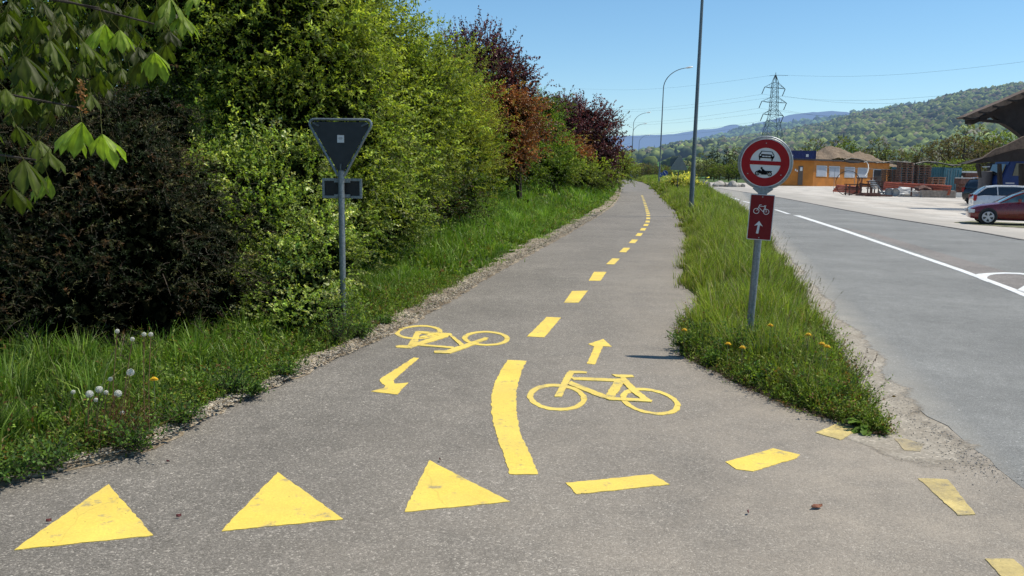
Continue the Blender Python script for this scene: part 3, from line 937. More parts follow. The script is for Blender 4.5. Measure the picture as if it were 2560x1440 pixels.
mb = MB(); A0, A1 = -0.0505, -0.048
w_ = 7 * k_
for cx, cy in ((644, 972), (760, 975)):
    stroke(mb, zr([(cx + 32 * math.cos(a), cy + 31 * math.sin(a)) for a in [2 * math.pi * i / 24 for i in range(24)]]), w_, A0, A1, closed=True)
for i, l in enumerate([[(648, 968), (678, 895), (698, 892)], [(672, 910), (744, 912)], [(668, 925), (722, 975)], [(746, 908), (722, 975)], [(730, 903), (754, 903)], [(722, 977), (765, 977), (742, 915)]]):
    stroke(mb, zr(l), w_, A0 - 0.0001 * (i + 1), A1)
mb.build('bicycle_pictogram', M_swhite, T)
mb = MB(); mb.prism(zr([(688, 1090), (738, 1155), (702, 1140), (692, 1245), (664, 1243), (676, 1140), (636, 1150)]), A0, A1)
mb.build('arrow_pictogram', M_swhite, T)
for z_ in (ph - 0.02, -ph + 0.02):
    mb = MB(); mb.cyl((0.0, -0.052, pc + z_), (0, -0.048, pc + z_), 0.0055, 10); mb.build('bolt', M_alu, T)
for z_ in (0.13, -0.13):
    mb = MB(); mb.box((0, -0.0, pc + z_), (0.09, 0.075, 0.022)); mb.build('clamp', M_galv, T)

# ---- back of the yield sign -------------------------------------------------
yb = P(857, 700, 8.25)
S = thing('yield_sign', 'dark back of a triangular yield sign in a tube frame by the hedge', 'traffic sign', loc=(yb.x, 8.25, 0),
          rot=(0, math.radians(-0.15), math.radians(-3)))
mb = MB(); mb.tube([(0, 0, -0.2), (0, 0, 1.535)], 0.030, 20); mb.build('post', M_galv, S, smooth=True)
zt, hw = 2.03, 0.292
rad = 0.045


def rtri(hw, zt, zb, r, n=6):
    cs = []
    c1 = (-hw + r, zt - r); c2 = (hw - r, zt - r); c3 = (0, zb + r)
    d = math.atan2(c3[1] - c1[1], c3[0] - c1[0])     # direction of left side (down right)
    nl = d - math.pi / 2
    for c, a0, a1 in ((c2, math.pi / 2, -(math.pi + nl) - 0.0), (c3, None, None), (c1, None, None)):
        pass
    al = math.atan2((c1[1] - c3[1]), (c3[0] - c1[0]))   # slope
    # outward normals: top (90), right side, left side
    nr = math.pi / 2 - al - 0.0
    rr = -(math.pi / 2 - al)
    ll = math.pi + (math.pi / 2 - al)
    pts = []
    for i in range(n + 1):
        a = math.pi / 2 + (rr - math.pi / 2) * i / n; pts.append((c2[0] + r * math.cos(a), c2[1] + r * math.sin(a)))
    for i in range(n + 1):
        a = rr + ((ll - 2 * math.pi) - rr) * i / n; pts.append((c3[0] + r * math.cos(a), c3[1] + r * math.sin(a)))
    for i in range(n + 1):
        a = (ll) + (math.pi / 2 - ll) * i / n; pts.append((c1[0] + r * math.cos(a), c1[1] + r * math.sin(a)))
    return pts


tr = rtri(hw + 0.005, zt - 0.012, 1.475, rad)
mb = MB(); mb.tube([(x, -0.0, z) for x, z in tr], 0.0125, 8, closed=True); mb.build('tube_frame', M_galv, S, smooth=True)
mb = MB(); mb.prism(rtri(hw - 0.018, zt - 0.035, 1.515, 0.035), 0.0, 0.008); mb.build('back_plate', M_backplate, S)
for a, b in (((-0.265, 1.985), (-0.205, 1.955)), ((0.265, 1.985), (0.205, 1.955)), ((0, 1.49), (0, 1.60))):
    mb = MB(); mb.bar((a[0], -0.010, a[1]), (b[0], -0.010, b[1]), 0.016, 0.016); mb.build('bracket', M_galv_dark, S)
mb = MB(); mb.prism([(-0.033, 1.80), (0.034, 1.80), (0.034, 1.87), (-0.031, 1.872)], -0.0016, 0.0005); mb.build('sticker', M_swhite, S)
mb = MB()
for z_, w in ((1.848, 0.017), (1.840, 0.022), (1.832, 0.014)): mb.box((0.0, -0.0022, z_), (w * 2, 0.001, 0.0035))
mb.build('sticker_print', plain('print_grey', (0.25, 0.25, 0.27), 0.6), S)
T = thing('supplementary_plate', 'small dark rectangular plate seen from behind, clamped below the triangular sign', 'traffic sign', loc=(yb.x, 8.25, 0), rot=(0, math.radians(-0.15), math.radians(-3)))
zc = 1.365
mb = MB(); mb.box((0, 0.044, zc), (0.362, 0.008, 0.172)); mb.build('dark_panel', M_backplate2, T)
mb = MB()
for z_ in (-1, 1): mb.box((0, 0.034, zc + z_ * 0.0835), (0.388, 0.016, 0.025))
for x_ in (-1, 1): mb.box((x_ * 0.1825, 0.034, zc), (0.023, 0.0155, 0.1415))
mb.build('frame', M_galv, T, bevel=0.002)
for z_ in (1, -1):
    mb = MB(); mb.box((0.005, 0.018, zc + z_ * 0.072), (0.155, 0.014, 0.032))
    mb.tube([(0, 0, zc + z_ * 0.072 - 0.017), (0, 0, zc + z_ * 0.072 + 0.017)], 0.0335, 20)
    mb.build('clamp', M_galv, T)


# ---- street lamps ----------------------------------------------------------
M_lamp = galv('lamp_steel', (0.15, 0.175, 0.19))
M_lamphead = plain('lamp_head_white', (0.62, 0.64, 0.64), 0.4)


def lamp(x, y, H, label, arm=2.3, lean=0.0, grp='street lamps along the road'):
    t = thing('street_lamp', label, 'street lamp', (x, y, 0), (0, lean, 0), grp)
    r0 = 0.088
    mb = MB()
    hb = H - 2.1
    pts = [(0, 0, -0.3), (0, 0, 1.6), (0, 0, 1.65)]; rs = [r0, r0, r0 * 0.86]
    for k in range(1, 9): pts.append((0, 0, 1.65 + (hb - 1.65) * k / 8)); rs.append(r0 * 0.86 * (1 - 0.42 * k / 8))
    mb.tube(pts, rs, 14); mb.build('pole', M_lamp, t, smooth=True)
    mb = MB(); pts = []; rs = []
    for k in range(11):
        a = math.radians(90 * k / 10 * 0.86)
        pts.append((arm * (1 - math.cos(a)) * 1.1, 0, hb + 2.0 * math.sin(a) / math.sin(math.radians(77.4))))
        rs.append(0.046 - 0.012 * k / 10)
    mb.tube(pts, rs, 10); mb.build('curved_arm', M_lamp, t, smooth=True)
    e = Vector(pts[-1])
    rings = []
    for u, w, h in ((-0.02, 0.04, 0.04), (0.12, 0.07, 0.05), (0.3, 0.15, 0.10), (0.55, 0.17, 0.11), (0.75, 0.13, 0.07), (0.85, 0.03, 0.02)):
        rings.append([(e.x + u, w * math.cos(a), e.z + 0.16 * u + h * math.sin(a) * (1.0 if math.sin(a) > 0 else 0.7)) for a in [2 * math.pi * i / 12 for i in range(12)]])
    MB().loft(rings).build('lamp_head', M_lamphead, t, smooth=True)
    mb = MB(); mb.box((0, -r0 * 0.9, 0.9), (0.07, 0.02, 0.35)); mb.build('service_door', M_lamp, t)
    return t


pL = [(P(1727, 532, 31.5), 12.0, 'tall thick lamp post whose top is cut off by the picture, nearest of the lamps'),
      (P(1647, 460, 86), 12.0, 'curved grey street lamp left of the cut-off post, largest with its head in view'),
      (P(1577.5, 452, 149), 12.0, 'slim curved street lamp at the end of the path, taller of the close pair'),
      (P(1577, 448, 182), 12.0, 'slim curved street lamp at the end of the path, lower of the close pair'),
      (P(1594, 446, 236), 12.0, 'smallest and most distant curved street lamp against the blue ridge')]
for i, (p_, h_, l_) in enumerate(pL): lamp(p_.x, p_.y, h_, l_, arm=2.4 if i != 1 else 2.3, lean=math.radians(0.6))

# ---- small signs further along ------------------------------------------------
q_ = P(1693, 470, 62)
t = thing('warning_sign', 'grey back of a triangular warning sign standing among yellow flowers', 'traffic sign', (q_.x, 62, 0), (0, math.radians(1.0), 0.1))
mb = MB(); mb.tube([(0, 0, -0.1), (0, 0, 1.75)], 0.035, 8); mb.build('post', M_galv_dark, t)
k2 = 62 / F
mb = MB(); mb.prism([(-0.56, 1.83), (0.59, 1.83), (0.65, 1.9), (0.07, 2.85), (-0.03, 2.85), (-0.62, 1.9)], -0.03, 0.0); mb.build('triangle_plate', plain('sign_back_light', (0.20, 0.22, 0.21), 0.55), t)
mb = MB(); mb.bar((0.10, -0.034, 2.86), (0.66, -0.034, 1.9), 0.03, 0.02); mb.build('bright_edge', M_alu, t)
M_sblue = plain('sign_blue', (0.012, 0.05, 0.26), 0.4)
for (px, py, Y, r, lab) in ((1663, 433, 92, 0.30, 'larger round blue sign beyond the curved street lamp'), (1651.5, 437, 96, 0.25, 'smaller round blue sign half hidden by the curved lamp post')):
    q_ = P(px, py, Y)
    t = thing('blue_sign', lab, 'traffic sign', (q_.x, Y, 0), group='round blue signs by the road')
    zz = q_.z
    mb = MB(); mb.tube([(0, 0.03, 0.2), (0, 0.03, zz + r)], 0.03, 8); mb.build('post', M_galv_dark, t)
    mb = MB(); mb.prism(circ(0, zz, r, 24), -0.02, 0.0); mb.build('white_rim_plate', M_swhite, t)
    mb = MB(); mb.prism(circ(0, zz, r * 0.92, 24), -0.03, -0.015); mb.build('blue_face', M_sblue, t)
    mb = MB(); mb.prism([(-r * 0.55, zz + r * 0.5), (-r * 0.35, zz + r * 0.6), (r * 0.5, zz - r * 0.35), (r * 0.35, zz - r * 0.5)], -0.038, -0.028); mb.build('white_bar', M_swhite, t)
# ================================================================== VEGETATION
M_leaf = foliage_mat('leaf_green', 0.42, 0.55, 0.22, tint=(1.25, 1.25, 0.45))
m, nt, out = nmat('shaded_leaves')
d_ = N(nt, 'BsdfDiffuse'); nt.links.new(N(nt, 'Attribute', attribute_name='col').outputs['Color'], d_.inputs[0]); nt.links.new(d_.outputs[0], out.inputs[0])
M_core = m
M_leafred = foliage_mat('leaf_coloured', 0.28, 0.5, 0.3, tint=(1.4, 1.0, 0.8))
M_yew = foliage_mat('leaf_conifer', 0.12, 0.5, 0.18)
M_grass = foliage_mat('grass_blade', 0.35, 0.45, 0.35, tint=(1.15, 1.3, 0.4))
m, nt, out = nmat('bark')
p_ = objco(nt)
mp_ = N(nt, 'Mapping'); mp_.inputs['Scale'].default_value = (9, 9, 1.5); nt.links.new(p_, mp_.inputs[0])
bsdf(nt, out, ramp(nt, noise(nt, mp_.outputs[0], 3, 6, 0.7), [(0.3, (0.02, 0.016, 0.012)), (0.7, (0.09, 0.075, 0.06))]), 0.9, spec=0.2, bump=noise(nt, mp_.outputs[0], 5, 5), bstr=0.8)
M_bark = m
m, nt, out = nmat('twig_bark')
bsdf(nt, out, ramp(nt, noise(nt, objco(nt), 3, 3), [(0.3, (0.05, 0.038, 0.028)), (0.7, (0.15, 0.12, 0.09))]), 0.85, spec=0.2)
M_twig = m


def unit(a): return a / np.maximum(np.linalg.norm(a, axis=-1, keepdims=True), 1e-9)


def rdir(n): return unit(RNG.normal(size=(n, 3)))


def leaf_quads(base, d, nrm, L, Wd, fold=0.0):
    """diamond leaves: returns verts (n*4,3) and quads"""
    n = len(base)
    d = unit(d); s = unit(np.cross(d, nrm)); u = np.cross(s, d)
    L = L[:, None]; Wd = Wd[:, None]
    v0 = base; v1 = base + d * L * 0.42 + s * Wd * 0.5 + u * Wd * 0.18; v2 = base + d * L - u * L * 0.10; v3 = base + d * L * 0.42 - s * Wd * 0.5 + u * Wd * 0.18
    v = np.stack([v0, v1, v2, v3], 1).reshape(-1, 3)
    q = np.arange(n * 4).reshape(n, 4)
    return v, q


def sprig_leaves(st, dr, ln, nl, L, Wd, cols, droop=0.25, spread=0.9, up=0.5, lcol=0.25):
    """nl leaves along every sprig"""
    S_ = len(st)
    t = (np.arange(nl) + RNG.random((S_, nl))) / nl
    bend = t[..., None] ** 2 * ln[:, None, None] * np.array([0, 0, -droop])
    base = st[:, None] + dr[:, None] * (t * ln[:, None])[..., None] + bend
    ld = dr[:, None] * 0.55 + RNG.normal(size=(S_, nl, 3)) * spread * 0.6 + np.array([0, 0, -0.12])
    nr = RNG.normal(size=(S_, nl, 3)) * 0.6 + np.array([0, 0, up]) + dr[:, None] * 0.2
    k = S_ * nl
    LL = L * RNG.uniform(0.6, 1.25, k); WW = Wd * RNG.uniform(0.7, 1.2, k)
    v, q = leaf_quads(base.reshape(k, 3), ld.reshape(k, 3), nr.reshape(k, 3), LL, WW)
    c = np.repeat(cols, nl, axis=0) * RNG.uniform(1 - lcol, 1 + lcol, (k, 1))
    # tips of a sprig are the youngest, lightest leaves
    c = c * (0.85 + 0.35 * t.reshape(-1, 1))
    c = np.repeat(c, 4, axis=0)
    return v, q, c


def twig_ribbons(st, dr, ln, r0, droop=0.25, seg=3):
    """thin three sided twigs"""
    S_ = len(st)
    side = unit(np.cross(dr, rdir(S_))); up_ = np.cross(side, dr)
    rings = []
    for k in range(seg + 1):
        t = k / seg
        c = st + dr * (t * ln)[:, None] + np.array([0, 0, -droop]) * ((t ** 2) * ln)[:, None]
        r = (r0 * (1 - 0.75 * t))
        r = r[:, None] if hasattr(r, 'shape') and r.ndim else r
        rings.append(np.stack([c + side * r, c - side * r * 0.5 + up_ * r * 0.87, c - side * r * 0.5 - up_ * r * 0.87], 1))
    v = np.stack(rings, 1)          # S, seg+1, 3, 3
    v = v.reshape(-1, 3)
    b = (np.arange(S_) * (seg + 1) * 3)[:, None, None]
    q = []
    for k in range(seg):
        for j in range(3):
            l = (j + 1) % 3
            q.append([k * 3 + j, k * 3 + l, (k + 1) * 3 + l, (k + 1) * 3 + j])
    q = (np.array(q)[None] + b).reshape(-1, 4)
    return v, q


class VA:
    def __init__(s): s.v = []; s.q = []; s.c = []; s.n = 0

    def add(s, v, q, c=None):
        s.v.append(v); s.q.append(q + s.n); s.n += len(v)
        if c is not None: s.c.append(c)

    def build(s, name, mat, parent=None):
        return np_mesh(name, np.concatenate(s.v), np.concatenate(s.q), np.concatenate(s.c) if s.c else None, mat, parent)


def pal_pick(pal, n):
    cs = np.array([p[0] for p in pal], float); w = np.array([p[1] for p in pal], float)
    return cs[RNG.choice(len(pal), n, p=w / w.sum())]


def lobe_points(lobes, n, rmin=0.8, rmax=1.06, under=0.45):
    """points on the joint surface of ellipsoid lobes; returns points and outward directions"""
    lb = np.array(lobes, float)
    area = lb[:, 3] * lb[:, 5] + lb[:, 3] * lb[:, 4]
    pts = []; outs = []; tot = 0; it = 0
    while tot < n and it < 40:
        it += 1
        k = RNG.choice(len(lb), n * 2, p=area / area.sum())
        d = rdir(n * 2)
        keep = (d[:, 2] > -0.35) | (RNG.random(n * 2) < under)
        k, d = k[keep], d[keep]
        r = RNG.uniform(rmin, rmax, len(k)) * (1 + 0.10 * np.sin(d[:, 0] * 7 + k * 2.1) * np.cos(d[:, 2] * 6 + k))
        p = lb[k, :3] + d * lb[k, 3:6] * r[:, None]
        # drop points buried deep in other lobes
        ok = np.ones(len(p), bool)
        for j in range(len(lb)):
            dd = np.linalg.norm((p - lb[j, :3]) / lb[j, 3:6], axis=1)
            ok &= (dd > 0.72) | (k == j)
        ok &= p[:, 2] > 0.02
        pts.append(p[ok]); outs.append(unit(d / lb[k, 3:6])[ok]); tot += ok.sum()
    return np.concatenate(pts)[:n], np.concatenate(outs)[:n]


def plant(name, label, cat, lobes, pal, n=1500, nl=12, L=0.06, Wd=0.03, sl=0.28, mat=None, group=None, base=None,
          shoots=0, shoot_len=0.8, shoot_dir=(0, 0, 1), core=1.0, core_col=(0.012, 0.02, 0.006), droop=0.25, stems=5, stem_r=0.03,
          dirbias=(0, 0, 0.35), topbright=0.35, twigs=True, under=0.45, sub=11, ragged=0.26, clump=0.62, shoot_spread=0.25):
    mat = mat or M_leaf
    lb = np.array(lobes, float)
    if base is None:
        base = (lb[:, 0].mean(), lb[:, 1].mean(), 0.0)
    t = thing(name, label, cat, tuple(base), group=group)
    b0 = np.array(base)
    # clumps -> sprigs
    cp, co = lobe_points(lobes, n // sub, under=under)
    m_ = len(cp)
    cl = 0.62 + 0.65 * RNG.random(m_)                       # each clump light or dark
    push = RNG.normal(0, ragged, m_)
    cp = cp + co * push[:, None]
    sg_ = sl * clump
    off_ = RNG.normal(0, 1, (m_ * sub, 3)) * np.array([sg_, sg_, sg_ * 0.75])
    st = np.repeat(cp, sub, 0) + off_; oo = np.repeat(co, sub, 0)
    dr = unit(oo + off_ / sg_ * 0.5 + RNG.normal(0, 0.45, (m_ * sub, 3)) + np.array(dirbias))
    inner = np.clip(1 + 0.28 * (off_[:, 2] / sg_) + 0.22 * (off_ * oo).sum(1) / sg_, 0.35, 1.7)  # top light painted in: upper and outer sprigs lighter, lower ones darker
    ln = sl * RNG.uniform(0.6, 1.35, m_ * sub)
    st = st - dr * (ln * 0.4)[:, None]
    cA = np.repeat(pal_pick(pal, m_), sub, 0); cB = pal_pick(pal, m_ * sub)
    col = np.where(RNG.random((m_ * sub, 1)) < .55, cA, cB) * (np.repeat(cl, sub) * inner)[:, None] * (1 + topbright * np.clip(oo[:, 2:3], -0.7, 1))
    va = VA(); va.add(*sprig_leaves(st, dr, ln, nl, L, Wd, col, droop))
    tw = VA()
    if twigs:
        tw.add(*twig_ribbons(st[::3], dr[::3], ln[::3] * 0.95, 0.0018 + L * 0.02, droop))
    if twigs:
        kq = min(60, len(cp)); tw.add(*twig_ribbons(cp[:kq] - co[:kq] * .2, unit(co[:kq] + RNG.normal(0, .6, (kq, 3))), sl * RNG.uniform(1.2, 2.6, kq), 0.003 + L * 0.04, .1))
    if shoots:
        sp, so_ = lobe_points(lobes, shoots * 3, 0.85, 1.0, under=0.0)
        key = sp[:, 2] + RNG.normal(0, 0.35, len(sp))
        o_ = np.argsort(-key)[:shoots]
        sp, so_ = sp[o_], so_[o_]
        sd = unit(np.array(shoot_dir) + so_ * shoot_spread + RNG.normal(0, 0.13, (len(sp), 3)))
        sL = shoot_len * RNG.uniform(0.5, 1.3, len(sp))
        col = pal_pick(pal, len(sp))
        va.add(*sprig_leaves(sp - sd * 0.25, sd, sL, max(10, int(shoot_len / L * 1.3)), L, Wd, col, 0.05))
        tw.add(*twig_ribbons(sp - sd * 0.25, sd, sL, 0.008, 0.05))
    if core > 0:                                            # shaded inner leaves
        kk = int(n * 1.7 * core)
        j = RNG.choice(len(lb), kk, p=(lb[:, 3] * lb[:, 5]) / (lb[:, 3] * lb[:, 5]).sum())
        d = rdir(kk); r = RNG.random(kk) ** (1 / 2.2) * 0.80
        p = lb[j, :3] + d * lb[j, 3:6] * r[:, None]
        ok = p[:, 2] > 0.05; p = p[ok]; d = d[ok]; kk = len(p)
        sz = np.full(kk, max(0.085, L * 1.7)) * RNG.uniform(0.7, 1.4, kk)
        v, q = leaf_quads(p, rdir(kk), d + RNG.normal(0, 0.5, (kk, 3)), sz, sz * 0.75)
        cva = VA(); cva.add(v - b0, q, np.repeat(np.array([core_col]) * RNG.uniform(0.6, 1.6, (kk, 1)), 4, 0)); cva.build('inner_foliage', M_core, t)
    # shift to the thing's base
    for arr in va.v + tw.v: arr -= b0
    va.build('crown', mat, t)
    if tw.v: tw.build('twigs', M_twig, t)['kind'] = 'stuff'
    # stems and limbs
    mb = MB()
    for i in range(stems):
        k = i % len(lb)
        tgt = Vector(lb[k, :3]) - Vector(base)
        a = random.random() * 6.28
        r0 = stem_r * random.uniform(0.7, 1.2)
        s_ = Vector((math.cos(a) * r0 * 3.5, math.sin(a) * r0 * 3.5, -0.1))
        mid = s_.lerp(tgt, 0.5) + Vector((rag(0.2), rag(0.2), tgt.z * 0.12))
        q1 = s_.lerp(mid, 0.5) + Vector((rag(0.1), rag(0.1), 0.05))
        mb.tube([s_, q1, mid, tgt], [r0, r0 * 0.8, r0 * 0.55, r0 * 0.25], 7)
        for _ in range(3):
            st_ = mid.lerp(tgt, random.random())
            e_ = st_ + Vector((rag(1), rag(1), random.uniform(0.1, 0.6))).normalized() * lb[k, 3] * 0.9
            mb.tube([st_, st_.lerp(e_, 0.5) + Vector((0, 0, 0.06)), e_], [r0 * 0.4, r0 * 0.28, r0 * 0.1], 5)
    mb.build('trunk', M_bark, t, smooth=True)
    return t


def lobe(px, py, Y, rx, rz=None, ry=None):
    p = P(px, py, Y)
    return (p.x, Y, p.z, rx, ry or rx, rz or rx)


GR1 = [((0.215, 0.275, 0.040), 3), ((0.140, 0.195, 0.030), 3), ((0.31, 0.37, 0.070), 2.0), ((0.07, 0.10, 0.02), 1.2)]
GR2 = [((0.195, 0.245, 0.036), 3), ((0.120, 0.165, 0.028), 3), ((0.27, 0.32, 0.06), 1.4), ((0.06, 0.085, 0.02), 1)]
WIL = [((0.255, 0.29, 0.036), 3), ((0.17, 0.21, 0.03), 2), ((0.32, 0.35, 0.06), 1)]
PUR = [((0.080, 0.028, 0.034), 3), ((0.050, 0.019, 0.022), 3), ((0.14, 0.055, 0.045), 1.2), ((0.10, 0.08, 0.03), 0.7)]
ORA = [((0.241, 0.098, 0.025), 3), ((0.161, 0.069, 0.021), 2), ((0.184, 0.138, 0.023), 1)]
YEW = [((0.014, 0.021, 0.007), 6), ((0.032, 0.024, 0.010), 2.0), ((0.085, 0.085, 0.032), 1.0), ((0.085, 0.045, 0.020), 0.4)]
VAR = [((0.17, 0.24, 0.045), 3), ((0.29, 0.34, 0.11), 1.5), ((0.095, 0.14, 0.028), 2.4), ((0.45, 0.47, 0.26), 0.4)]

gh = 'trees and shrubs of the tall hedge beside the path'
# dark conifers in the shade, far left
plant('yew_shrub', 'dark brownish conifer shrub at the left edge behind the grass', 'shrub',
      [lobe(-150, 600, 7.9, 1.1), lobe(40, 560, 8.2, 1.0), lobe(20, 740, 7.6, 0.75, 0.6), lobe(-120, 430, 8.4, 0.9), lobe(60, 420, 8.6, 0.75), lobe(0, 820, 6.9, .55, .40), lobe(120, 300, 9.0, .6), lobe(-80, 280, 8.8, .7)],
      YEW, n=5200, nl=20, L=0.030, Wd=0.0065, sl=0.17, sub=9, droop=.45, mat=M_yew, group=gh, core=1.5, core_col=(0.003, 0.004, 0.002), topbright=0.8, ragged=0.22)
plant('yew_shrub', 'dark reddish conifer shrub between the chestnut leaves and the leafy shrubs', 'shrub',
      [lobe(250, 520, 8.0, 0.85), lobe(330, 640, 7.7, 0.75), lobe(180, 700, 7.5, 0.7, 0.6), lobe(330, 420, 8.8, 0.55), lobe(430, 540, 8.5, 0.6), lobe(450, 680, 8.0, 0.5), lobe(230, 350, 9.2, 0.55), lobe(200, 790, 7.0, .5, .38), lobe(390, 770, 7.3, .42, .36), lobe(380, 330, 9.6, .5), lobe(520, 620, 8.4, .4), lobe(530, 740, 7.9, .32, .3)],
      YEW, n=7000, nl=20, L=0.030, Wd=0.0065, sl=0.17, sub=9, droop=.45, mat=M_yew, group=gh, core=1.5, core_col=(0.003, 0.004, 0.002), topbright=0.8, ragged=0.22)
# big light green trees
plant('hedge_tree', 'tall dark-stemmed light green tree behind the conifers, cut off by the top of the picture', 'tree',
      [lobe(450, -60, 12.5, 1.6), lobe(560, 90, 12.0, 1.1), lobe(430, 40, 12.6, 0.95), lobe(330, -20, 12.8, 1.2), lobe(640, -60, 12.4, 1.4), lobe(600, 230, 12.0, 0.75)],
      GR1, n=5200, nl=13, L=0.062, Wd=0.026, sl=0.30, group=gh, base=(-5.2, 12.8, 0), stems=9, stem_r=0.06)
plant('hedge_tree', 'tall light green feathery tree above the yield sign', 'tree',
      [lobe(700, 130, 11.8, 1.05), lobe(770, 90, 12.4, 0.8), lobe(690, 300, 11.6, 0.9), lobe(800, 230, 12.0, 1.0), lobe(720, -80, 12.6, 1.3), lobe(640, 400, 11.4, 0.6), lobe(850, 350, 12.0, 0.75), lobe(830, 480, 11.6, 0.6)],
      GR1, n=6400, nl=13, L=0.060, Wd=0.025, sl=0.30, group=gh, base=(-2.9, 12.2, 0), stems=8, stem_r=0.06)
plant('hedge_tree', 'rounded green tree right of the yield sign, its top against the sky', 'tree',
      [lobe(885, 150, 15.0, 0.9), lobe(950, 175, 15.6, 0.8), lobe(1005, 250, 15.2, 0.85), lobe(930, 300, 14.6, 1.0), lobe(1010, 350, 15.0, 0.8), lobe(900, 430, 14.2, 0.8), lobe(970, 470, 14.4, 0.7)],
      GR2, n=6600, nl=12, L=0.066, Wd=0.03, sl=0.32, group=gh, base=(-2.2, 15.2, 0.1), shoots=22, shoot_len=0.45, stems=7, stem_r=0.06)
plant('thin_tree', 'sparse bare-topped tree with grey-green twigs behind the rounded green tree', 'tree',
      [lobe(1000, 200, 24, 0.9), lobe(1080, 200, 24, 1.0), lobe(1135, 190, 24.5, 0.7), lobe(1060, 250, 23.5, 1.2)],
      [((0.10, 0.12, 0.04), 2), ((0.13, 0.17, 0.05), 1), ((0.08, 0.07, 0.04), 1)], n=600, nl=8, L=0.05, Wd=0.025, sl=0.5, group=gh, base=(-2.2, 24, 0.4), shoots=45, shoot_len=1.1, core=0.4, stems=10, stem_r=0.05)
plant('willow_shrub', 'dense yellow-green fine-leaved shrub in front of the purple tree', 'shrub',
      [lobe(1085, 250, 20.5, 0.9), lobe(1110, 330, 20.5, 0.95), lobe(1050, 340, 20, 0.85), lobe(1148, 400, 21, 0.75), lobe(1090, 430, 20, 0.75), lobe(1145, 290, 21.5, 0.65), lobe(1070, 190, 21, 0.65), lobe(1150, 470, 21, 0.4)],
      WIL, n=6500, nl=13, L=0.055, Wd=0.018, sl=0.38, group=gh, base=(-1.3, 20.5, 0.4), shoots=60, shoot_len=0.7, dirbias=(0, 0, 0.9), stems=6)
plant('purple_tree', 'tall purple-leaved tree with upright shoots against the sky', 'tree',
      [lobe(1155, 165, 30, 0.75), lobe(1205, 160, 30, 0.9), lobe(1250, 205, 30, 0.85), lobe(1200, 240, 29.5, 1.1), lobe(1292, 250, 30, 0.7), lobe(1150, 230, 30, 0.9), lobe(1240, 330, 29.5, 1.1)],
      PUR, n=2700, nl=11, L=0.085, Wd=0.06, sl=0.42, mat=M_leafred, group=gh, base=(-0.8, 30, 0.6), shoots=120, shoot_len=1.15, dirbias=(0, 0, 0.9), core=0.7, core_col=(0.015, 0.010, 0.010), stems=9, stem_r=0.06, shoot_spread=0.5)
plant('orange_shrub', 'rusty orange-leaved shrub below the tall purple tree', 'shrub',
      [lobe(1290, 285, 27.5, 0.6), lobe(1255, 345, 27, 0.65), lobe(1295, 345, 28, 0.55), lobe(1280, 390, 27, 0.5), lobe(1255, 270, 27.5, 0.5), lobe(1225, 400, 26.5, 0.3)],
      ORA, n=2400, nl=11, L=0.075, Wd=0.032, sl=0.38, mat=M_leafred, group=gh, base=(0.2, 27.4, 0.8), core=0.8, core_col=(0.03, 0.018, 0.008), dirbias=(0, 0, 0.5))
plant('hedge_shrub', 'green shrub squeezed between the orange shrub and the far purple tree', 'shrub',
      [lobe(1352, 275, 40, 0.6), lobe(1345, 330, 36, 0.55), lobe(1358, 380, 37, 0.75), lobe(1335, 405, 34, 0.7), lobe(1370, 330, 40, 0.55), lobe(1385, 425, 37, 0.6), lobe(1300, 425, 32, 0.6)],
      [((0.12, 0.19, 0.025), 3), ((0.07, 0.12, 0.018), 3), ((0.17, 0.22, 0.03), 1)], n=3600, nl=11, L=0.085, Wd=0.042, sl=0.42, group=gh, base=(1.8, 37, 0.9), shoots=25, shoot_len=0.8)
plant('purple_tree', 'lower purple-leaved tree at the far end of the hedge', 'tree',
      [lobe(1425, 310, 54, 1.3), lobe(1470, 315, 53, 1.3), lobe(1490, 365, 52, 1.3), lobe(1445, 370, 52, 1.5), lobe(1515, 385, 53, 0.8), lobe(1485, 410, 52, 1.0), lobe(1405, 290, 55, 0.9)],
      PUR, n=3000, nl=10, L=0.12, Wd=0.085, sl=0.6, mat=M_leafred, group=gh, base=(5.0, 53, 0.95), shoots=90, shoot_len=1.1, core=0.9, core_col=(0.015, 0.010, 0.010), dirbias=(0, 0, 0.9), stems=8, stem_r=0.07, shoot_spread=0.6)
plant('orange_shrub', 'small rusty orange shrub in front of the far purple tree', 'shrub',
      [lobe(1420, 375, 49, 0.75), lobe(1435, 400, 48, 0.7), lobe(1405, 350, 50, 0.5)], ORA, n=900, nl=10, L=0.11, Wd=0.05, sl=0.5, mat=M_leafred, group=gh, base=(3.7, 49, 0.9), core=0.5, core_col=(0.03, 0.018, 0.008))
plant('end_shrub', 'round green bush closing the far end of the hedge', 'shrub',
      [lobe(1520, 425, 62, 1.0), lobe(1545, 420, 70, 1.1), lobe(1500, 436, 56, 0.8), lobe(1548, 400, 74, 0.8)], GR2, n=1500, nl=10, L=0.12, Wd=0.06, sl=0.5, group=gh, base=(8.0, 66, 0.9))
plant('low_shrub', 'low dark green shrub on the bank below the far purple tree', 'shrub',
      [lobe(1400, 430, 44, 0.9, 0.7), lobe(1440, 440, 46, 0.8, 0.6), lobe(1470, 440, 48, 0.9, 0.6)], GR2, n=1500, nl=10, L=0.10, Wd=0.05, sl=0.4, group=gh, base=(3.4, 46, 0.9))
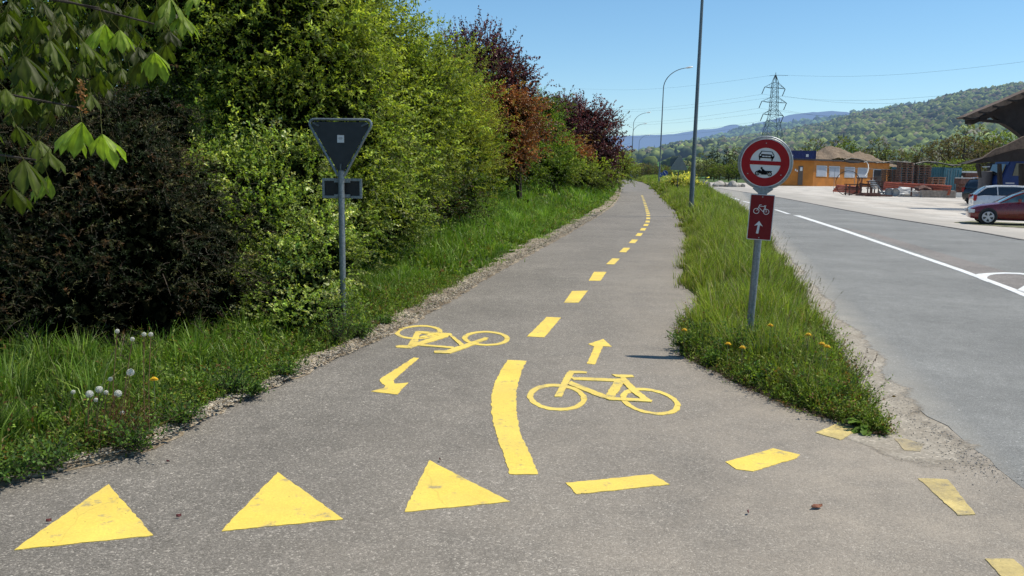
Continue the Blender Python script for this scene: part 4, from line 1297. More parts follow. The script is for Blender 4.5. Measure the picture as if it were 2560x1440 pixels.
# lower shrubs in front
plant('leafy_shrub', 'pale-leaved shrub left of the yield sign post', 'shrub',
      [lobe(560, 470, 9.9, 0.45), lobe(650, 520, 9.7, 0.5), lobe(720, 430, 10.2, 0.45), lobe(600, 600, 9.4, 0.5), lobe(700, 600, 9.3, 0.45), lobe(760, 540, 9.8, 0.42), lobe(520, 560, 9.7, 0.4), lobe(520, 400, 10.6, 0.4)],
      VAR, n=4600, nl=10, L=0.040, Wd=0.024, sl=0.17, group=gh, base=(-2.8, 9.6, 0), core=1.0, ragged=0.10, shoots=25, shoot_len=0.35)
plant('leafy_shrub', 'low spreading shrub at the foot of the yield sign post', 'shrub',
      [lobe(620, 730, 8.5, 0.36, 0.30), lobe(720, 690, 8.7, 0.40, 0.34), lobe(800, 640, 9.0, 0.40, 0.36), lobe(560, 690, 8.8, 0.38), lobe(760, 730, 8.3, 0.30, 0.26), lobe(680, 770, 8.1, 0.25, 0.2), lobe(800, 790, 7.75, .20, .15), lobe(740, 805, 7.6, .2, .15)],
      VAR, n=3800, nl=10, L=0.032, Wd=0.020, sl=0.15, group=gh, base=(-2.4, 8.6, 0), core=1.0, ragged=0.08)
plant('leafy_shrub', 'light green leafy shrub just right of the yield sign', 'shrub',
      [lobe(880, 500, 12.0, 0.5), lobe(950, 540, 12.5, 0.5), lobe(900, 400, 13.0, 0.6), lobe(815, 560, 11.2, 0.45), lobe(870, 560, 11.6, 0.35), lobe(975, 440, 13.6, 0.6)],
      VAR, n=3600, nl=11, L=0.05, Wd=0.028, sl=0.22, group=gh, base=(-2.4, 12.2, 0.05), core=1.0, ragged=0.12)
plant('leafy_shrub', 'shade-toned twiggy shrub under the yellow-green shrub on the grass bank', 'shrub',
      [lobe(1030, 480, 17.5, 0.7, 0.8), lobe(1090, 505, 18.5, 0.55, 0.5), lobe(1000, 540, 16.0, 0.5, 0.4), lobe(1150, 500, 19.5, 0.5, 0.4)],
      [((0.05, 0.08, 0.018), 3), ((0.09, 0.14, 0.025), 2), ((0.05, 0.03, 0.018), 1)], n=2400, nl=9, L=0.05, Wd=0.028, sl=0.28, group=gh, base=(-1.8, 17.6, 0.3), core=0.8, shoots=30, shoot_len=0.6)  # dark leaf colours painted in for the shade low in the hedge
# second row, closing the gaps behind
bk = 'trees behind the front row of the hedge'
for i, (px, py, Y, r, lab) in enumerate([(180, 150, 17, 2.6, 'shaded dark tree behind the chestnut leaves at the top left'), (560, 200, 18, 2.4, 'shaded tree behind the tall light green tree'),
                                         (830, 260, 20, 2.2, 'dark tree glimpsed behind the yield sign trees'), (1010, 330, 27, 2.2, 'dark tree behind the sparse bare-topped tree'),
                                         (1200, 350, 40, 2.4, 'dark tree behind the tall purple tree'), (1400, 390, 62, 2.2, 'green tree behind the far purple tree'), (-120, 200, 15, 2.6, 'dark tree at the upper left edge')]):
    p = P(px, py, Y)
    lobes = [(p.x, Y, p.z, r, r, r), (p.x - r * .6, Y + .5, p.z - r * .9, r * .9, r * .9, r * .9), (p.x + r * .6, Y, p.z - r * .9, r * .85, r, r * .9), (p.x, Y, max(1.0, p.z - 1.8 * r), r, r, r * .9)]
    plant('background_tree', lab, 'tree', lobes, [((0.05, 0.085, 0.015), 3), ((0.085, 0.13, 0.02), 2), ((0.035, 0.05, 0.012), 2)], n=2300, nl=9, L=0.12, Wd=0.07, sl=0.5, group=bk, base=(p.x, Y, 0), core=1.6, stems=6, stem_r=0.09, twigs=False)

# ---- horse chestnut with big drooping leaves ---------------------------------
def chestnut():
    t = thing('chestnut_tree', 'horse chestnut branches with big drooping lobed leaves hanging into the top left corner', 'tree', (-3.7, 2.7, 0))
    b0 = np.array([-3.7, 2.7, 0])
    # leaflet template: 7 vertex rows, folded along the midrib
    T = np.array([0, .18, .38, .58, .76, .9, 1.0]); Wt = np.array([.03, .10, .20, .32, .36, .24, 0.02])
    leafs = []
    # photo surveyed sprays (px, py, Y, size, painted sun or shade tone)
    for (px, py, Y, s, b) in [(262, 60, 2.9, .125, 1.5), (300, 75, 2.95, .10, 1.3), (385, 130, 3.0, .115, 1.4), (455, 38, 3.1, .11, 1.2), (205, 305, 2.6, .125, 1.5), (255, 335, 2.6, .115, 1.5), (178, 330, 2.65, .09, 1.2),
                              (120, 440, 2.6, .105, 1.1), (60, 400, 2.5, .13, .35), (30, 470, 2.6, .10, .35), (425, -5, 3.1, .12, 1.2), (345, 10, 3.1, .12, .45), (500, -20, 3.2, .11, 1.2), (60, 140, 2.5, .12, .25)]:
        leafs.append((np.array(P(px, py, Y)), s, b))
    for _ in range(26):
        px = RNG.uniform(-80, 330); py = RNG.uniform(-60, 430)
        if px > 180 + 0 * py and py > 240: continue
        leafs.append((np.array(P(px, py, RNG.uniform(2.6, 3.8))), RNG.uniform(.08, .12), RNG.uniform(.2, .65)))
    for _ in range(170):
        px = RNG.uniform(-60, 440); py = RNG.uniform(-60, 330 - 0.45 * px)
        leafs.append((np.array(P(px, py, RNG.uniform(3.6, 5.2))), RNG.uniform(.09, .13), RNG.uniform(.15, .5)))
    for _ in range(420):       # the crown over and beside the camera's left, mostly out of the picture
        a = RNG.normal(0, 1, 3); a /= np.linalg.norm(a); r = RNG.uniform(.7, 1.0)
        c = np.array([-4.9, 4.2, 4.7]) + a * np.array([2.1, 2.6, 1.6]) * r
        leafs.append((c, RNG.uniform(.12, .17), RNG.uniform(.6, 1.1)))
    va = VA()
    for (c, s, b) in leafs:
        s = s * .86
        k = RNG.integers(5, 8); fa = RNG.uniform(0, 6.28); tilt = RNG.uniform(0.15, 0.6)
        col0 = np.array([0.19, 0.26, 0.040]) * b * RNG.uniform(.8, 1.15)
        for j in range(k):
            a = fa + (j - (k - 1) / 2) * 0.62
            h = np.array([math.cos(a), math.sin(a), 0.0])
            u0 = h * (0.55 + 0.5 * RNG.random()) + np.array([0, 0, -0.75])
            u0 /= np.linalg.norm(u0)
            side = np.cross(u0, h); side = side / np.linalg.norm(side)
            side = side + h * RNG.normal(0, .25); side /= np.linalg.norm(side)
            nn = np.cross(side, u0)
            ll = s * (1.15 - 0.22 * abs(j - (k - 1) / 2) / 1.5) * RNG.uniform(.85, 1.1)
            rows = []; cc = []
            for q_, (tt, ww) in enumerate(zip(T, Wt)):
                bend = -nn * 0.22 * tt * tt * ll
                ce = c + u0 * ll * tt + bend
                zig = 0.02 * ll * (-1) ** q_
                for sgn in (-1, -.5, 0, .5, 1):
                    up = nn * abs(sgn) * ww * ll * .20 + nn * (0.016 * ll * (1 if int(abs(sgn) * 2) % 2 else -1))
                    rows.append(ce + side * sgn * ww * .5 * ll + up + u0 * (zig + 0.03 * ll * (1 - abs(sgn))))
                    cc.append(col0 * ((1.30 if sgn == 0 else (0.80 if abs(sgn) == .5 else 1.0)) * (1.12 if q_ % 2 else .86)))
            v = np.array(rows); q = []
            for r_ in range(6):
                for m2 in range(4): q.append([r_ * 5 + m2, r_ * 5 + m2 + 1, (r_ + 1) * 5 + m2 + 1, (r_ + 1) * 5 + m2])
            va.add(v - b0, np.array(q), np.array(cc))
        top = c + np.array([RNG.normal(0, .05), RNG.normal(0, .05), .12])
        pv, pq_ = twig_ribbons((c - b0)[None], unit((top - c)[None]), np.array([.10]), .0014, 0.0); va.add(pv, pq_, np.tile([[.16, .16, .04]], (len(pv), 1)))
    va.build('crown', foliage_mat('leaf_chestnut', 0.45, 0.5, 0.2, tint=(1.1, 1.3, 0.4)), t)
    mb = MB()
    mb.tube([(0, 0, -.1), (0.02, 0, 1.2), (-.1, .2, 2.6), (-.5, .8, 4.2), (-1.0, 1.4, 5.6)], [.17, .15, .13, .1, .05], 12)
    for (a, b) in [((-.05, .1, 1.9), P(200, 270, 2.75)), ((-.1, .2, 2.4), P(385, 60, 3.05)), ((-.1, .2, 2.7), P(520, -60, 3.3)), ((0, 0, 1.6), P(90, 400, 2.65)), ((-.1, .2, 2.2), P(250, 20, 3.0))]:
        a = Vector(a); b = Vector(b) - Vector(b0); m_ = a.lerp(b, .5) + Vector((0, 0, .12))
        mb.tube([a, m_, b], [.02, .009, .003], 6)
    for _ in range(26):
        a = Vector((-.3, .5, 3.2)).lerp(Vector((-1.0, 1.4, 5.6)), random.random())
        b = Vector((-1.2 + rag(3.6), 1.5 + rag(4.6), 4.7 + rag(2.4)))
        mb.tube([a, a.lerp(b, .5) + Vector((0, 0, .2)), b], [.04, .025, .008], 6)
    mb.build('trunk', M_bark, t, smooth=True)
    # withered flower spike
    va = VA(); sp = np.array(P(205, 240, 2.75))
    k = 70; z = RNG.uniform(-.05, .05, k)
    pb = sp + np.stack([RNG.normal(0, .006, k), RNG.normal(0, .006, k), z], -1)
    v, q = leaf_quads(pb, rdir(k), rdir(k), np.full(k, .012), np.full(k, .008)); va.add(v - b0, q, np.tile([[0.30, 0.17, 0.06]], (len(v), 1)))
    va.build('flower_spike', M_leafred, t)


chestnut()


# ---- grass ---------------------------------------------------------------------
def blades(bx, by, bz, h, w, col, lean, seg2=True, tipcol=None, ldir=None):
    n = len(bx)
    a = RNG.uniform(0, 2 * np.pi, n)
    fx, fy = np.cos(a), np.sin(a)                    # facing
    la = RNG.uniform(0, 2 * np.pi, n) if ldir is None else ldir
    lx, ly = np.cos(la) * lean, np.sin(la) * lean
    B = np.stack([bx, by, bz], -1); s = np.stack([fx, fy, 0 * fx], -1) * (w * 0.5)[:, None]
    M1 = B + np.stack([lx * h * .22, ly * h * .22, h * .5], -1)
    T = B + np.stack([lx * h * .85, ly * h * .85, h * (1 - 0.35 * lean ** 2)], -1)
    v = np.stack([B - s, B + s, M1 + s * .8, M1 - s * .8, T + s * .12, T - s * .12], 1).reshape(-1, 3)
    k = (np.arange(n) * 6)[:, None, None]
    q = (np.array([[0, 1, 2, 3], [3, 2, 4, 5]])[None] + k).reshape(-1, 4)
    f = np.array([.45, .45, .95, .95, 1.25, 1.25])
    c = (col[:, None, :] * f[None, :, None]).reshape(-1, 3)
    return v, q, c


def gcol(n, pal, patch=None):
    c = pal_pick(pal, n) * RNG.uniform(.75, 1.25, (n, 1))
    if patch is not None: c = c * patch[:, None]
    return c


def tufts(x, y, z, nt_, sig, frac, hv=.30):
    """gather a share of the blades in tufts; returns new x,y, height factor, lean direction, colour factor"""
    n = len(x); c = RNG.integers(0, n, nt_); k = RNG.integers(0, nt_, n); m_ = RNG.random(n) < frac
    dx, dy = RNG.normal(0, sig, n), RNG.normal(0, sig, n)
    X2 = np.where(m_, x[c][k] + dx, x); Y2 = np.where(m_, y[c][k] + dy, y)
    th = np.clip(np.exp(RNG.normal(-.05, hv, nt_)), .5, 1.4); tc = RNG.uniform(.7, 1.45, nt_)
    return X2, Y2, np.where(m_, th[k], .8), np.where(m_, np.arctan2(dy, dx), RNG.uniform(0, 6.28, n)), np.where(m_, tc[k], .85), c, k, m_


GL = [((0.105, 0.185, 0.024), 3), ((0.155, 0.255, 0.032), 3), ((0.22, 0.30, 0.05), 1.4), ((0.32, 0.29, 0.13), 0.35)]
GRR = [((0.185, 0.240, 0.034), 3), ((0.25, 0.315, 0.045), 3), ((0.32, 0.35, 0.075), 1.6), ((0.38, 0.31, 0.17), 1.3)]


def left_grass(name, label, y0, y1, dens_n, h0, w0, omax):
    y = RNG.uniform(y0, y1, dens_n)
    lo = strip_w(y) * (0.80 + 0.5 * vnoise(y * 1.9, y) + RNG.normal(0, .12, dens_n))
    o = lo + (omax - lo) * RNG.random(dens_n) ** 1.1
    e = np.clip((o - lo) / 0.7, 0, 1)
    x = Lx(y) - o; z = bank_h(y, o)
    x, y, hf, ld, cf, _, _, _ = tufts(x, y, z, max(60, dens_n // 90), .05 * (1 + y0 / 12), .55)
    o = np.maximum(Lx(y) - x, .02); z = bank_h(y, o); e = np.clip((o - strip_w(y) * .8) / 0.7, 0.02, 1)
    patch = cf * (1 + .30 * sm(y, 10, 22)) * 1 + 0.30 * vnoise(x * 1.3, y * .9)
    cl = 0.75 + 0.45 * (vnoise(x * 3.1, y * 2.3) > 0)
    h = h0 * (0.28 + 0.72 * e) * RNG.uniform(.4, 1.35, dens_n) * cl * hf
    lean = RNG.beta(2, 2.4, dens_n) * 1.3
    v, q, c = blades(x, y, z, h, np.full(dens_n, w0) * RNG.uniform(.7, 1.3, dens_n), gcol(dens_n, GL, patch), lean, ldir=ld)
    o_ = np_mesh(name, v, q, c, M_grass)
    return tag(o_, label, 'grass', kind='stuff')


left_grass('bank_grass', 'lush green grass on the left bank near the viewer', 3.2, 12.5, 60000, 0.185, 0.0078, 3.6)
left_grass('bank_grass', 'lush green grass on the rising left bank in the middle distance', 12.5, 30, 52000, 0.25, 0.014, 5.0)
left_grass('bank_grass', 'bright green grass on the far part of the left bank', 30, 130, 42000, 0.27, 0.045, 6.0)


def right_grass(name, label, y0, y1, n, h0, w0):
    y = RNG.uniform(y0, y1, n); t = RNG.beta(0.95, 0.95, n)
    x = Rx(y) * (1 - t) + Qx(y) * t; z = verge_h(y, t)
    dm = np.minimum(t, 1 - t) * (Qx(y) - Rx(y)); mg = np.where(y < 10, .13 + .15 * vnoise(x * 5.3, y * 6.1), .02 + .06 * vnoise(x * 3, y * 2))
    kk = dm > mg; x, y, z, t, dm = x[kk], y[kk], z[kk], t[kk], dm[kk]; n = len(x)
    x, y, hf, ld, cf, _, _, _ = tufts(x, y, z, max(60, n // 70), .04 * (1 + y0 / 12), .6)
    t = np.clip((x - Rx(y)) / np.maximum(Qx(y) - Rx(y), .05), .01, .99); z = verge_h(y, t); dm = np.minimum(t, 1 - t) * (Qx(y) - Rx(y))
    e = np.clip(dm / 0.60, 0.05, 1)
    patch = cf * 1 + 0.25 * vnoise(x * 1.9, y * 1.1)
    h = h0 * (0.40 + 0.60 * e) * RNG.uniform(.5, 1.35, n) * (0.8 + 0.35 * (vnoise(x * 2.7, y * 1.9) > 0)) * hf
    v, q, c = blades(x, y, z, h, np.full(n, w0) * RNG.uniform(.7, 1.3, n), gcol(n, GRR, patch), RNG.beta(2, 3, n) * 1.1, ldir=ld)
    return tag(np_mesh(name, v, q, c, M_grass), label, 'grass', kind='stuff')


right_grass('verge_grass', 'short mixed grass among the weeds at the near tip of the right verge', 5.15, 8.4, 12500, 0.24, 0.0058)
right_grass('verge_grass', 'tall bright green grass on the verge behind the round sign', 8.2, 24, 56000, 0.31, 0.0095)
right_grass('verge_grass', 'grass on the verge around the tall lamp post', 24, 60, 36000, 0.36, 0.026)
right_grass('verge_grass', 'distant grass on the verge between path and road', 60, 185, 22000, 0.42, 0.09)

# ---- broad leaved ground cover -------------------------------------------------
def cover(name, label, x, y, z, L, pal, hmax, n_leaf=9, cat='weeds', wr_=.42):
    n = len(x)
    st = np.stack([x, y, z], -1)
    dr = unit(RNG.normal(0, .55, (n, 3)) + np.array([0, 0, 1.0]))
    ln = hmax * RNG.uniform(.4, 1.2, n)
    va = VA(); va.add(*sprig_leaves(st, dr, ln, n_leaf, L, L * wr_, gcol(n, pal), .2))
    v, q = twig_ribbons(st, dr, ln, .0016, .2); va.add(v, q, np.tile([[.07, .08, .02]], (len(v), 1)))
    return tag(va.build(name, M_leaf), label, cat, kind='stuff')


WD = [((0.12, 0.20, 0.03), 3), ((0.19, 0.28, 0.04), 2.4), ((0.07, 0.12, 0.03), 1.2), ((0.18, 0.10, 0.04), .8), ((0.28, 0.32, 0.09), 1.2)]
n = 5200
y = RNG.uniform(3.2, 12, n); lo = strip_w(y); o_ = lo * .55 + RNG.gamma(1.6, .22, n)
cover('ground_weeds', 'low leafy weeds creeping over the gravel along the left path edge', Lx(y) - o_, y, bank_h(y, o_), .024, WD, .13)
n = 5200
y = RNG.uniform(5.0, 9.6, n); t = RNG.beta(.8, .9, n); x = Rx(y) * (1 - t) + Qx(y) * t + RNG.normal(0, .03, n); kk = (vnoise(x * 4.2, y * 3.7) > -.25)
cover('ground_weeds', 'low leafy weeds covering the near tip of the right verge', x[kk], y[kk], verge_h(y, t)[kk], .021, WD, .15)
n = 900
y = RNG.uniform(5.15, 8.6, n); t = RNG.beta(1.0, 1.0, n); x = Rx(y) * (1 - t) + Qx(y) * t; kk = (vnoise(x * 3.1 + 2, y * 2.9) > .1)
cover('tall_weeds', 'taller leafy and reddish stems rising from the near tip of the right verge', x[kk], y[kk], verge_h(y, t)[kk], .030, WD + [((.16, .10, .03), 1.5), ((.2, .27, .05), 2)], .34)
n = 700
y = RNG.uniform(3.4, 11, n); o_ = strip_w(y) + RNG.gamma(2.0, .35, n)
cover('tall_weeds', 'taller leafy stems mixed into the grass near the left path edge', Lx(y) - o_, y, bank_h(y, o_), .032, WD + [((.16, .10, .03), 1), ((.2, .3, .05), 2)], .33)
n = 1500
y = RNG.uniform(12, 40, n); lo = strip_w(y); o_ = lo + RNG.gamma(1.6, .5, n)
cover('ground_weeds', 'broad leafy weeds scattered in the grass of the left bank', Lx(y) - o_, y, bank_h(y, o_), .06, WD, .28)


# individual weeds ---------------------------------------------------------------
def weed(name, label, x, y, z, h, r, pal, L=.03, n=60, nl=9, group=None, Wr=.5):
    t = thing(name, label, 'plant', (x, y, z), group=group)
    a = RNG.uniform(0, 6.28, n)
    d = unit(np.stack([np.cos(a) * r / h, np.sin(a) * r / h, np.full(n, 1.0)], -1) * np.array([1, 1, 1]) + RNG.normal(0, .25, (n, 3)))
    ln = h * RNG.uniform(.45, 1.1, n)
    st = np.stack([RNG.normal(0, r * .16, n), RNG.normal(0, r * .16, n), np.zeros(n)], -1)
    va = VA(); va.add(*sprig_leaves(st, d, ln, nl, L, L * Wr, gcol(n, pal), .25)); va.build('leaves', M_leaf, t)
    tw = VA(); tw.add(*twig_ribbons(st, d, ln, .002, .25)); tw.build('stems', M_twig, t)
    return t


WP = [((0.08, 0.155, 0.03), 3), ((0.13, 0.22, 0.04), 2), ((0.05, 0.10, 0.028), 2)]
for (px, py, h, r, lab) in [(1180 / 2.667, 1010 + 0, .22, .16, ''), ]:
    pass
lw = [(330, 1125, .30, .20, 'bushy weed below the dandelion clocks at the left path edge'), (452, 1060, .24, .16, 'leafy weed just right of the dandelion clump'), (575, 985, .30, .15, 'upright dark green weed in the gravel, left of a round one'),
      (628, 985, .16, .14, 'small round weed at the very edge of the asphalt'), (718, 940, .18, .14, 'low weed growing from the gravel strip'), (120, 1170, .26, .22, 'reddish-stemmed weed near the left picture edge'),
      (20, 1190, .18, .2, 'low weed in the left corner by the pale stones'), (860, 770, .32, .2, 'tall bright leafy weed below the yield sign post'), (960, 810, .15, .14, 'low weed near the upside-down bicycle symbol'), (1395, 540, .35, .35, 'dark clump of leaves on the left bank by the gravel'), (848, 862, .62, .17, 'tall leafy weed hiding the foot of the yield sign post'), (900, 845, .3, .18, 'leafy weed right of the foot of the yield sign post')]
for (px, py, h, r, lab) in lw:
    g_ = G(px, py, .03)
    weed('weed_plant', lab, g_.x, g_.y, .03, h, r, WP, L=.028 if g_.y < 12 else .07, n=70 if g_.y < 12 else 50, group='single weeds along the left path edge')
rw = [(1712, 868, .22, .13, 'leafy weed at the left corner of the verge beside the sign shadow'), (1790, 905, .2, .14, 'leafy weed at the front edge of the verge left of the middle'), (1900, 950, .2, .16, 'leafy weed at the front edge of the verge near its middle'),
      (2010, 985, .26, .17, 'dense green weed right of the middle of the verge front'), (2090, 1010, .26, .16, 'tall green tuft just behind the tip of the verge'), (1872, 900, .50, .15, 'tall weed hiding the foot of the round sign post'), (1935, 912, .34, .16, 'tall weed right of the foot of the round sign post'), (1820, 890, .3, .15, 'tall weed left of the foot of the round sign post'), (1760, 850, .26, .14, 'leafy weed behind the left corner of the verge'), (2030, 940, .3, .15, 'weed on the road side of the verge among the brown stalks')]
for (px, py, h, r, lab) in rw:
    g_ = G(px, py, .03)
    weed('weed_plant', lab, g_.x, g_.y, .03, h, r, WP + [((0.12, 0.20, 0.03), 2)], L=.03, n=60, group='single weeds on the right verge')


def dandelion_leaves(t, n, L, col, wid=.22):
    """long toothed leaves spreading from the root"""
    va = VA()
    for i in range(n):
        a = RNG.uniform(0, 6.28); up = RNG.uniform(.2, 1.0); l = L * RNG.uniform(.7, 1.15)
        d = np.array([math.cos(a), math.sin(a), up]); d /= np.linalg.norm(d); s = np.array([-math.sin(a), math.cos(a), 0]); rows = []
        for k in range(9):
            tt = k / 8; w = l * wid * (.25 + .9 * tt) * (1 if k % 2 else .55) * (1 - max(0, tt - .8) * 4.2)
            ce = d * l * tt + np.array([0, 0, -.45 * l * tt * tt])
            for sg in (-1, 0, 1): rows.append(ce + s * sg * w * .5 + np.array([0, 0, .12 * w * abs(sg)]))
        q = [[r * 3 + m2, r * 3 + m2 + 1, (r + 1) * 3 + m2 + 1, (r + 1) * 3 + m2] for r in range(8) for m2 in range(2)]
        va.add(np.array(rows), np.array(q), np.tile([np.array(col) * RNG.uniform(.8, 1.25)], (27, 1)))
    va.build('leaves', M_leaf, t)


tp = G(2165, 1066, .02)
t = thing('broadleaf_weed', 'bright green broad-leaved weed at the very tip of the verge', 'plant', (tp.x, tp.y, .015))
dandelion_leaves(t, 24, .17, (.14, .24, .03), .34)
tp = G(95, 1060, .03)
t = thing('broadleaf_weed', 'small light green rosette standing up at the left picture edge', 'plant', (tp.x, tp.y, .05))
dandelion_leaves(t, 9, .12, (.16, .28, .03), .4)

M_fly = plain('dandelion_yellow', (.75, .47, .01), .7, var=.15, scale=90)
M_stem = plain('stem_pale', (.20, .22, .10), .6, var=.2)
M_stem_r = plain('stem_reddish', (.19, .10, .05), .6, var=.25)
m, nt, out = nmat('seed_fluff')
d_ = N(nt, 'BsdfDiffuse'); d_.inputs[0].default_value = (.80, .80, .74, 1); t_ = N(nt, 'BsdfTransparent'); mx_ = N(nt, 'MixShader')
nt.links.new(ramp(nt, noise(nt, objco(nt), 260, 3, .7), [(.36, 0.15), (.60, .92)]), mx_.inputs[0]); nt.links.new(d_.outputs[0], mx_.inputs[1]); nt.links.new(t_.outputs[0], mx_.inputs[2]); nt.links.new(mx_.outputs[0], out.inputs[0])
M_fluff = m


def flower(px, py, Y, label, kind, r=.018, ground=None, group=None, lean=(0, 0)):
    p = P(px, py, Y)
    t = thing('dandelion_flower' if kind == 'y' else 'dandelion_clock', label, 'flower', (p.x - lean[0], Y - lean[1], .03), group=group)
    top = Vector((lean[0], lean[1], p.z - .03))
    mb = MB(); mb.tube([(0, 0, 0), tuple(top * .5 + Vector((lean[0] * -.2, 0, .02))), tuple(top)], .0022, 6); mb.build('stem', M_stem if kind == 'y' else M_stem_r, t)
    if kind == 'y':
        va = MB()
        for ring_, (rr, zz, n_) in enumerate(((r, .001, 22), (r * .95, .007, 20), (r * .8, .012, 18), (r * .55, .017, 14), (r * .25, .019, 8))):
            for i in range(n_):
                a = 6.283 * (i + .5 * ring_) / n_; ca, sa = math.cos(a), math.sin(a); w = .0034
                va.add([(top.x, top.y, top.z + zz * .3), (top.x + ca * rr * .7 - sa * w, top.y + sa * rr * .7 + ca * w, top.z + zz), (top.x + ca * rr, top.y + sa * rr, top.z + zz * .8), (top.x + ca * rr * .7 + sa * w, top.y + sa * rr * .7 - ca * w, top.z + zz)], [(0, 1, 2, 3)])
        va.build('petals', M_fly, t, fix=False)
        mb = MB(); mb.tube([tuple(top - Vector((0, 0, .009))), tuple(top + Vector((0, 0, .002)))], [.004, .0075], 8); mb.build('calyx', M_stem, t)
    else:
        bm = bmesh.new(); bmesh.ops.create_icosphere(bm, subdivisions=2, radius=r)
        me = bpy.data.meshes.new('seed_head'); bm.to_mesh(me); bm.free(); o_ = link('seed_head', me, M_fluff, t); o_.location = top
        mb = MB()
        for d in rdir(60): mb.bar(tuple(top), tuple(top + Vector(d) * r * 1.05), .0006)
        bm = bmesh.new(); bmesh.ops.create_icosphere(bm, subdivisions=1, radius=.004)
        mb.add([tuple(v.co + top) for v in bm.verts], [tuple(v.index for v in f.verts) for f in bm.faces]); bm.free()
        mb.build('seeds', M_stem, t, fix=False)
    return t


flower(385, 950, 4.95, 'single yellow dandelion flower on the left, near the seed heads', 'y', .026, group='yellow dandelions')
for (px, py, Y, lab) in [(1820, 861, 6.55, 'round yellow dandelion low on the verge, left of a flatter one'), (1856, 870, 6.45, 'flat yellow dandelion in the middle of the verge front'), (1926, 815, 6.7, 'orange-yellow dandelion below the sign post'),
                         (1711, 826, 7.3, 'yellow dandelion at the left corner of the verge'), (2021, 838, 6.5, 'orange-yellow dandelion left of the largest yellow pair'), (2055, 861, 6.2, 'left flower of the largest yellow pair on the verge'), (2068, 868, 6.15, 'right flower of the largest yellow pair on the verge')]:
    flower(px, py, Y, lab, 'y', .027, group='yellow dandelions')
ck = [(293, 828, 'highest dandelion clock, standing against the dark shrub'), (331, 848, 'dandelion clock just right of the highest one'), (326, 931, 'dandelion clock halfway down, right of the reddish stalks'), (276, 948, 'half-blown dandelion clock left of the reddish stalks'),
      (248, 974, 'dandelion clock touching a lower neighbour, left group'), (224, 985, 'lower left dandelion clock of the touching pair'), (183, 980, 'small dandelion clock furthest left'), (265, 981, 'small dandelion clock behind the touching pair'),
      (295, 984, 'dandelion clock right of the touching pair'), (240, 1000, 'lowest dandelion clock of the group'), (377, 836, 'small dandelion clock at the right end of the top row'), (360, 836, 'small closed dandelion head in the top row'), (305, 1032, 'small white seed head low in the weeds')]
for i, (px, py, lab) in enumerate(ck):
    flower(px, py, 4.62 + .07 * math.sin(i * 2.3), lab, 'c', .021 if i in (2, 4, 5, 8) else .013, group='dandelion clocks on the left', lean=(.05 + .03 * math.sin(i), 0))
# reddish dry stalks
tp = G(290, 1105, .03)
t = thing('dry_weed', 'clump of leaning reddish-brown stalks under the dandelion clocks', 'plant', (tp.x, tp.y, .03))
n = 70; d = unit(RNG.normal(0, .3, (n, 3)) + np.array([.35, .1, .9]))
va = VA(); v, q = twig_ribbons(RNG.normal(0, .07, (n, 3)) * np.array([1, 1, 0]), d, RNG.uniform(.15, .42, n), .0026, .15); va.add(v, q, np.tile([[.17, .075, .035]], (len(v), 1)))
va.add(*sprig_leaves(RNG.normal(0, .07, (n, 3)) * np.array([1, 1, 0]), d, RNG.uniform(.15, .4, n), 5, .02, .008, np.tile([[.15, .10, .04]], (n, 1)), .15))
va.build('stalks', M_leafred, t)
# tall seed stalks on the verge
def stalks(name, label, pts, h, col, head=.03):
    n = len(pts); d = unit(RNG.normal(0, .16, (n, 3)) + np.array([.28, 0, 1.0])); ln = h * RNG.uniform(.7, 1.15, n)
    va = VA(); v, q = twig_ribbons(pts, d, ln, .0017, .12); va.add(v, q, np.tile([col], (len(v), 1)))
    tip = pts + d * ln[:, None] + np.array([0, 0, -.12]) * ln[:, None]
    va.add(*sprig_leaves(tip - d * head, d, np.full(n, head), 9, .012, .006, np.tile([np.array(col) * .7], (n, 1)), .1, spread=.5))
    return tag(va.build(name, M_leafred), label, 'seed stalks', kind='stuff')


def vp(n, pxr, pyr): return np.array([tuple(G(RNG.uniform(*pxr), RNG.uniform(*pyr), .06)) for _ in range(n)])
stalks('seed_stalks', 'brown seed stalks leaning over the road side of the verge', np.concatenate([vp(16, (2080, 2150), (985, 1020)), vp(16, (1960, 2010), (880, 960)), vp(5, (1820, 1900), (850, 900))]), .36, (.11, .07, .035))
stalks('seed_stalks', 'thin pale grass heads rising above the verge grass', np.stack([*(lambda y, t: (Rx(y) * (1 - t) + Qx(y) * t, y, verge_h(y, t)))(RNG.uniform(8.5, 20, 500), RNG.uniform(.1, .98, 500))], -1), .50, (.16, .17, .06), .05)
# dark litter along the verge edges
n = 2600
y = np.concatenate([RNG.uniform(4.95, 7.2, n // 2), RNG.uniform(3.4, 12, n - n // 2)]); k = np.arange(n) < n // 2
x = np.where(k, Rx(y) + RNG.normal(0, .05, n), Lx(y) - np.abs(RNG.normal(0, .12, n)) + .03)
base_ = np.stack([x, y, np.full(n, .022)], -1)
dd = RNG.normal(0, 1, (n, 3)) * np.array([1, 1, .12])
v, q = leaf_quads(base_, dd, np.tile([[0, 0, 1.]], (n, 1)) + RNG.normal(0, .3, (n, 3)), RNG.uniform(.008, .04, n), RNG.uniform(.003, .010, n))
tag(np_mesh('leaf_litter', v, q, np.repeat(pal_pick([((.05, .03, .02), 3), ((.10, .06, .035), 2), ((.16, .12, .07), 1)], n), 4, 0), M_leafred), 'dead brown litter and soil crumbs along the planted edges', 'litter', kind='stuff')
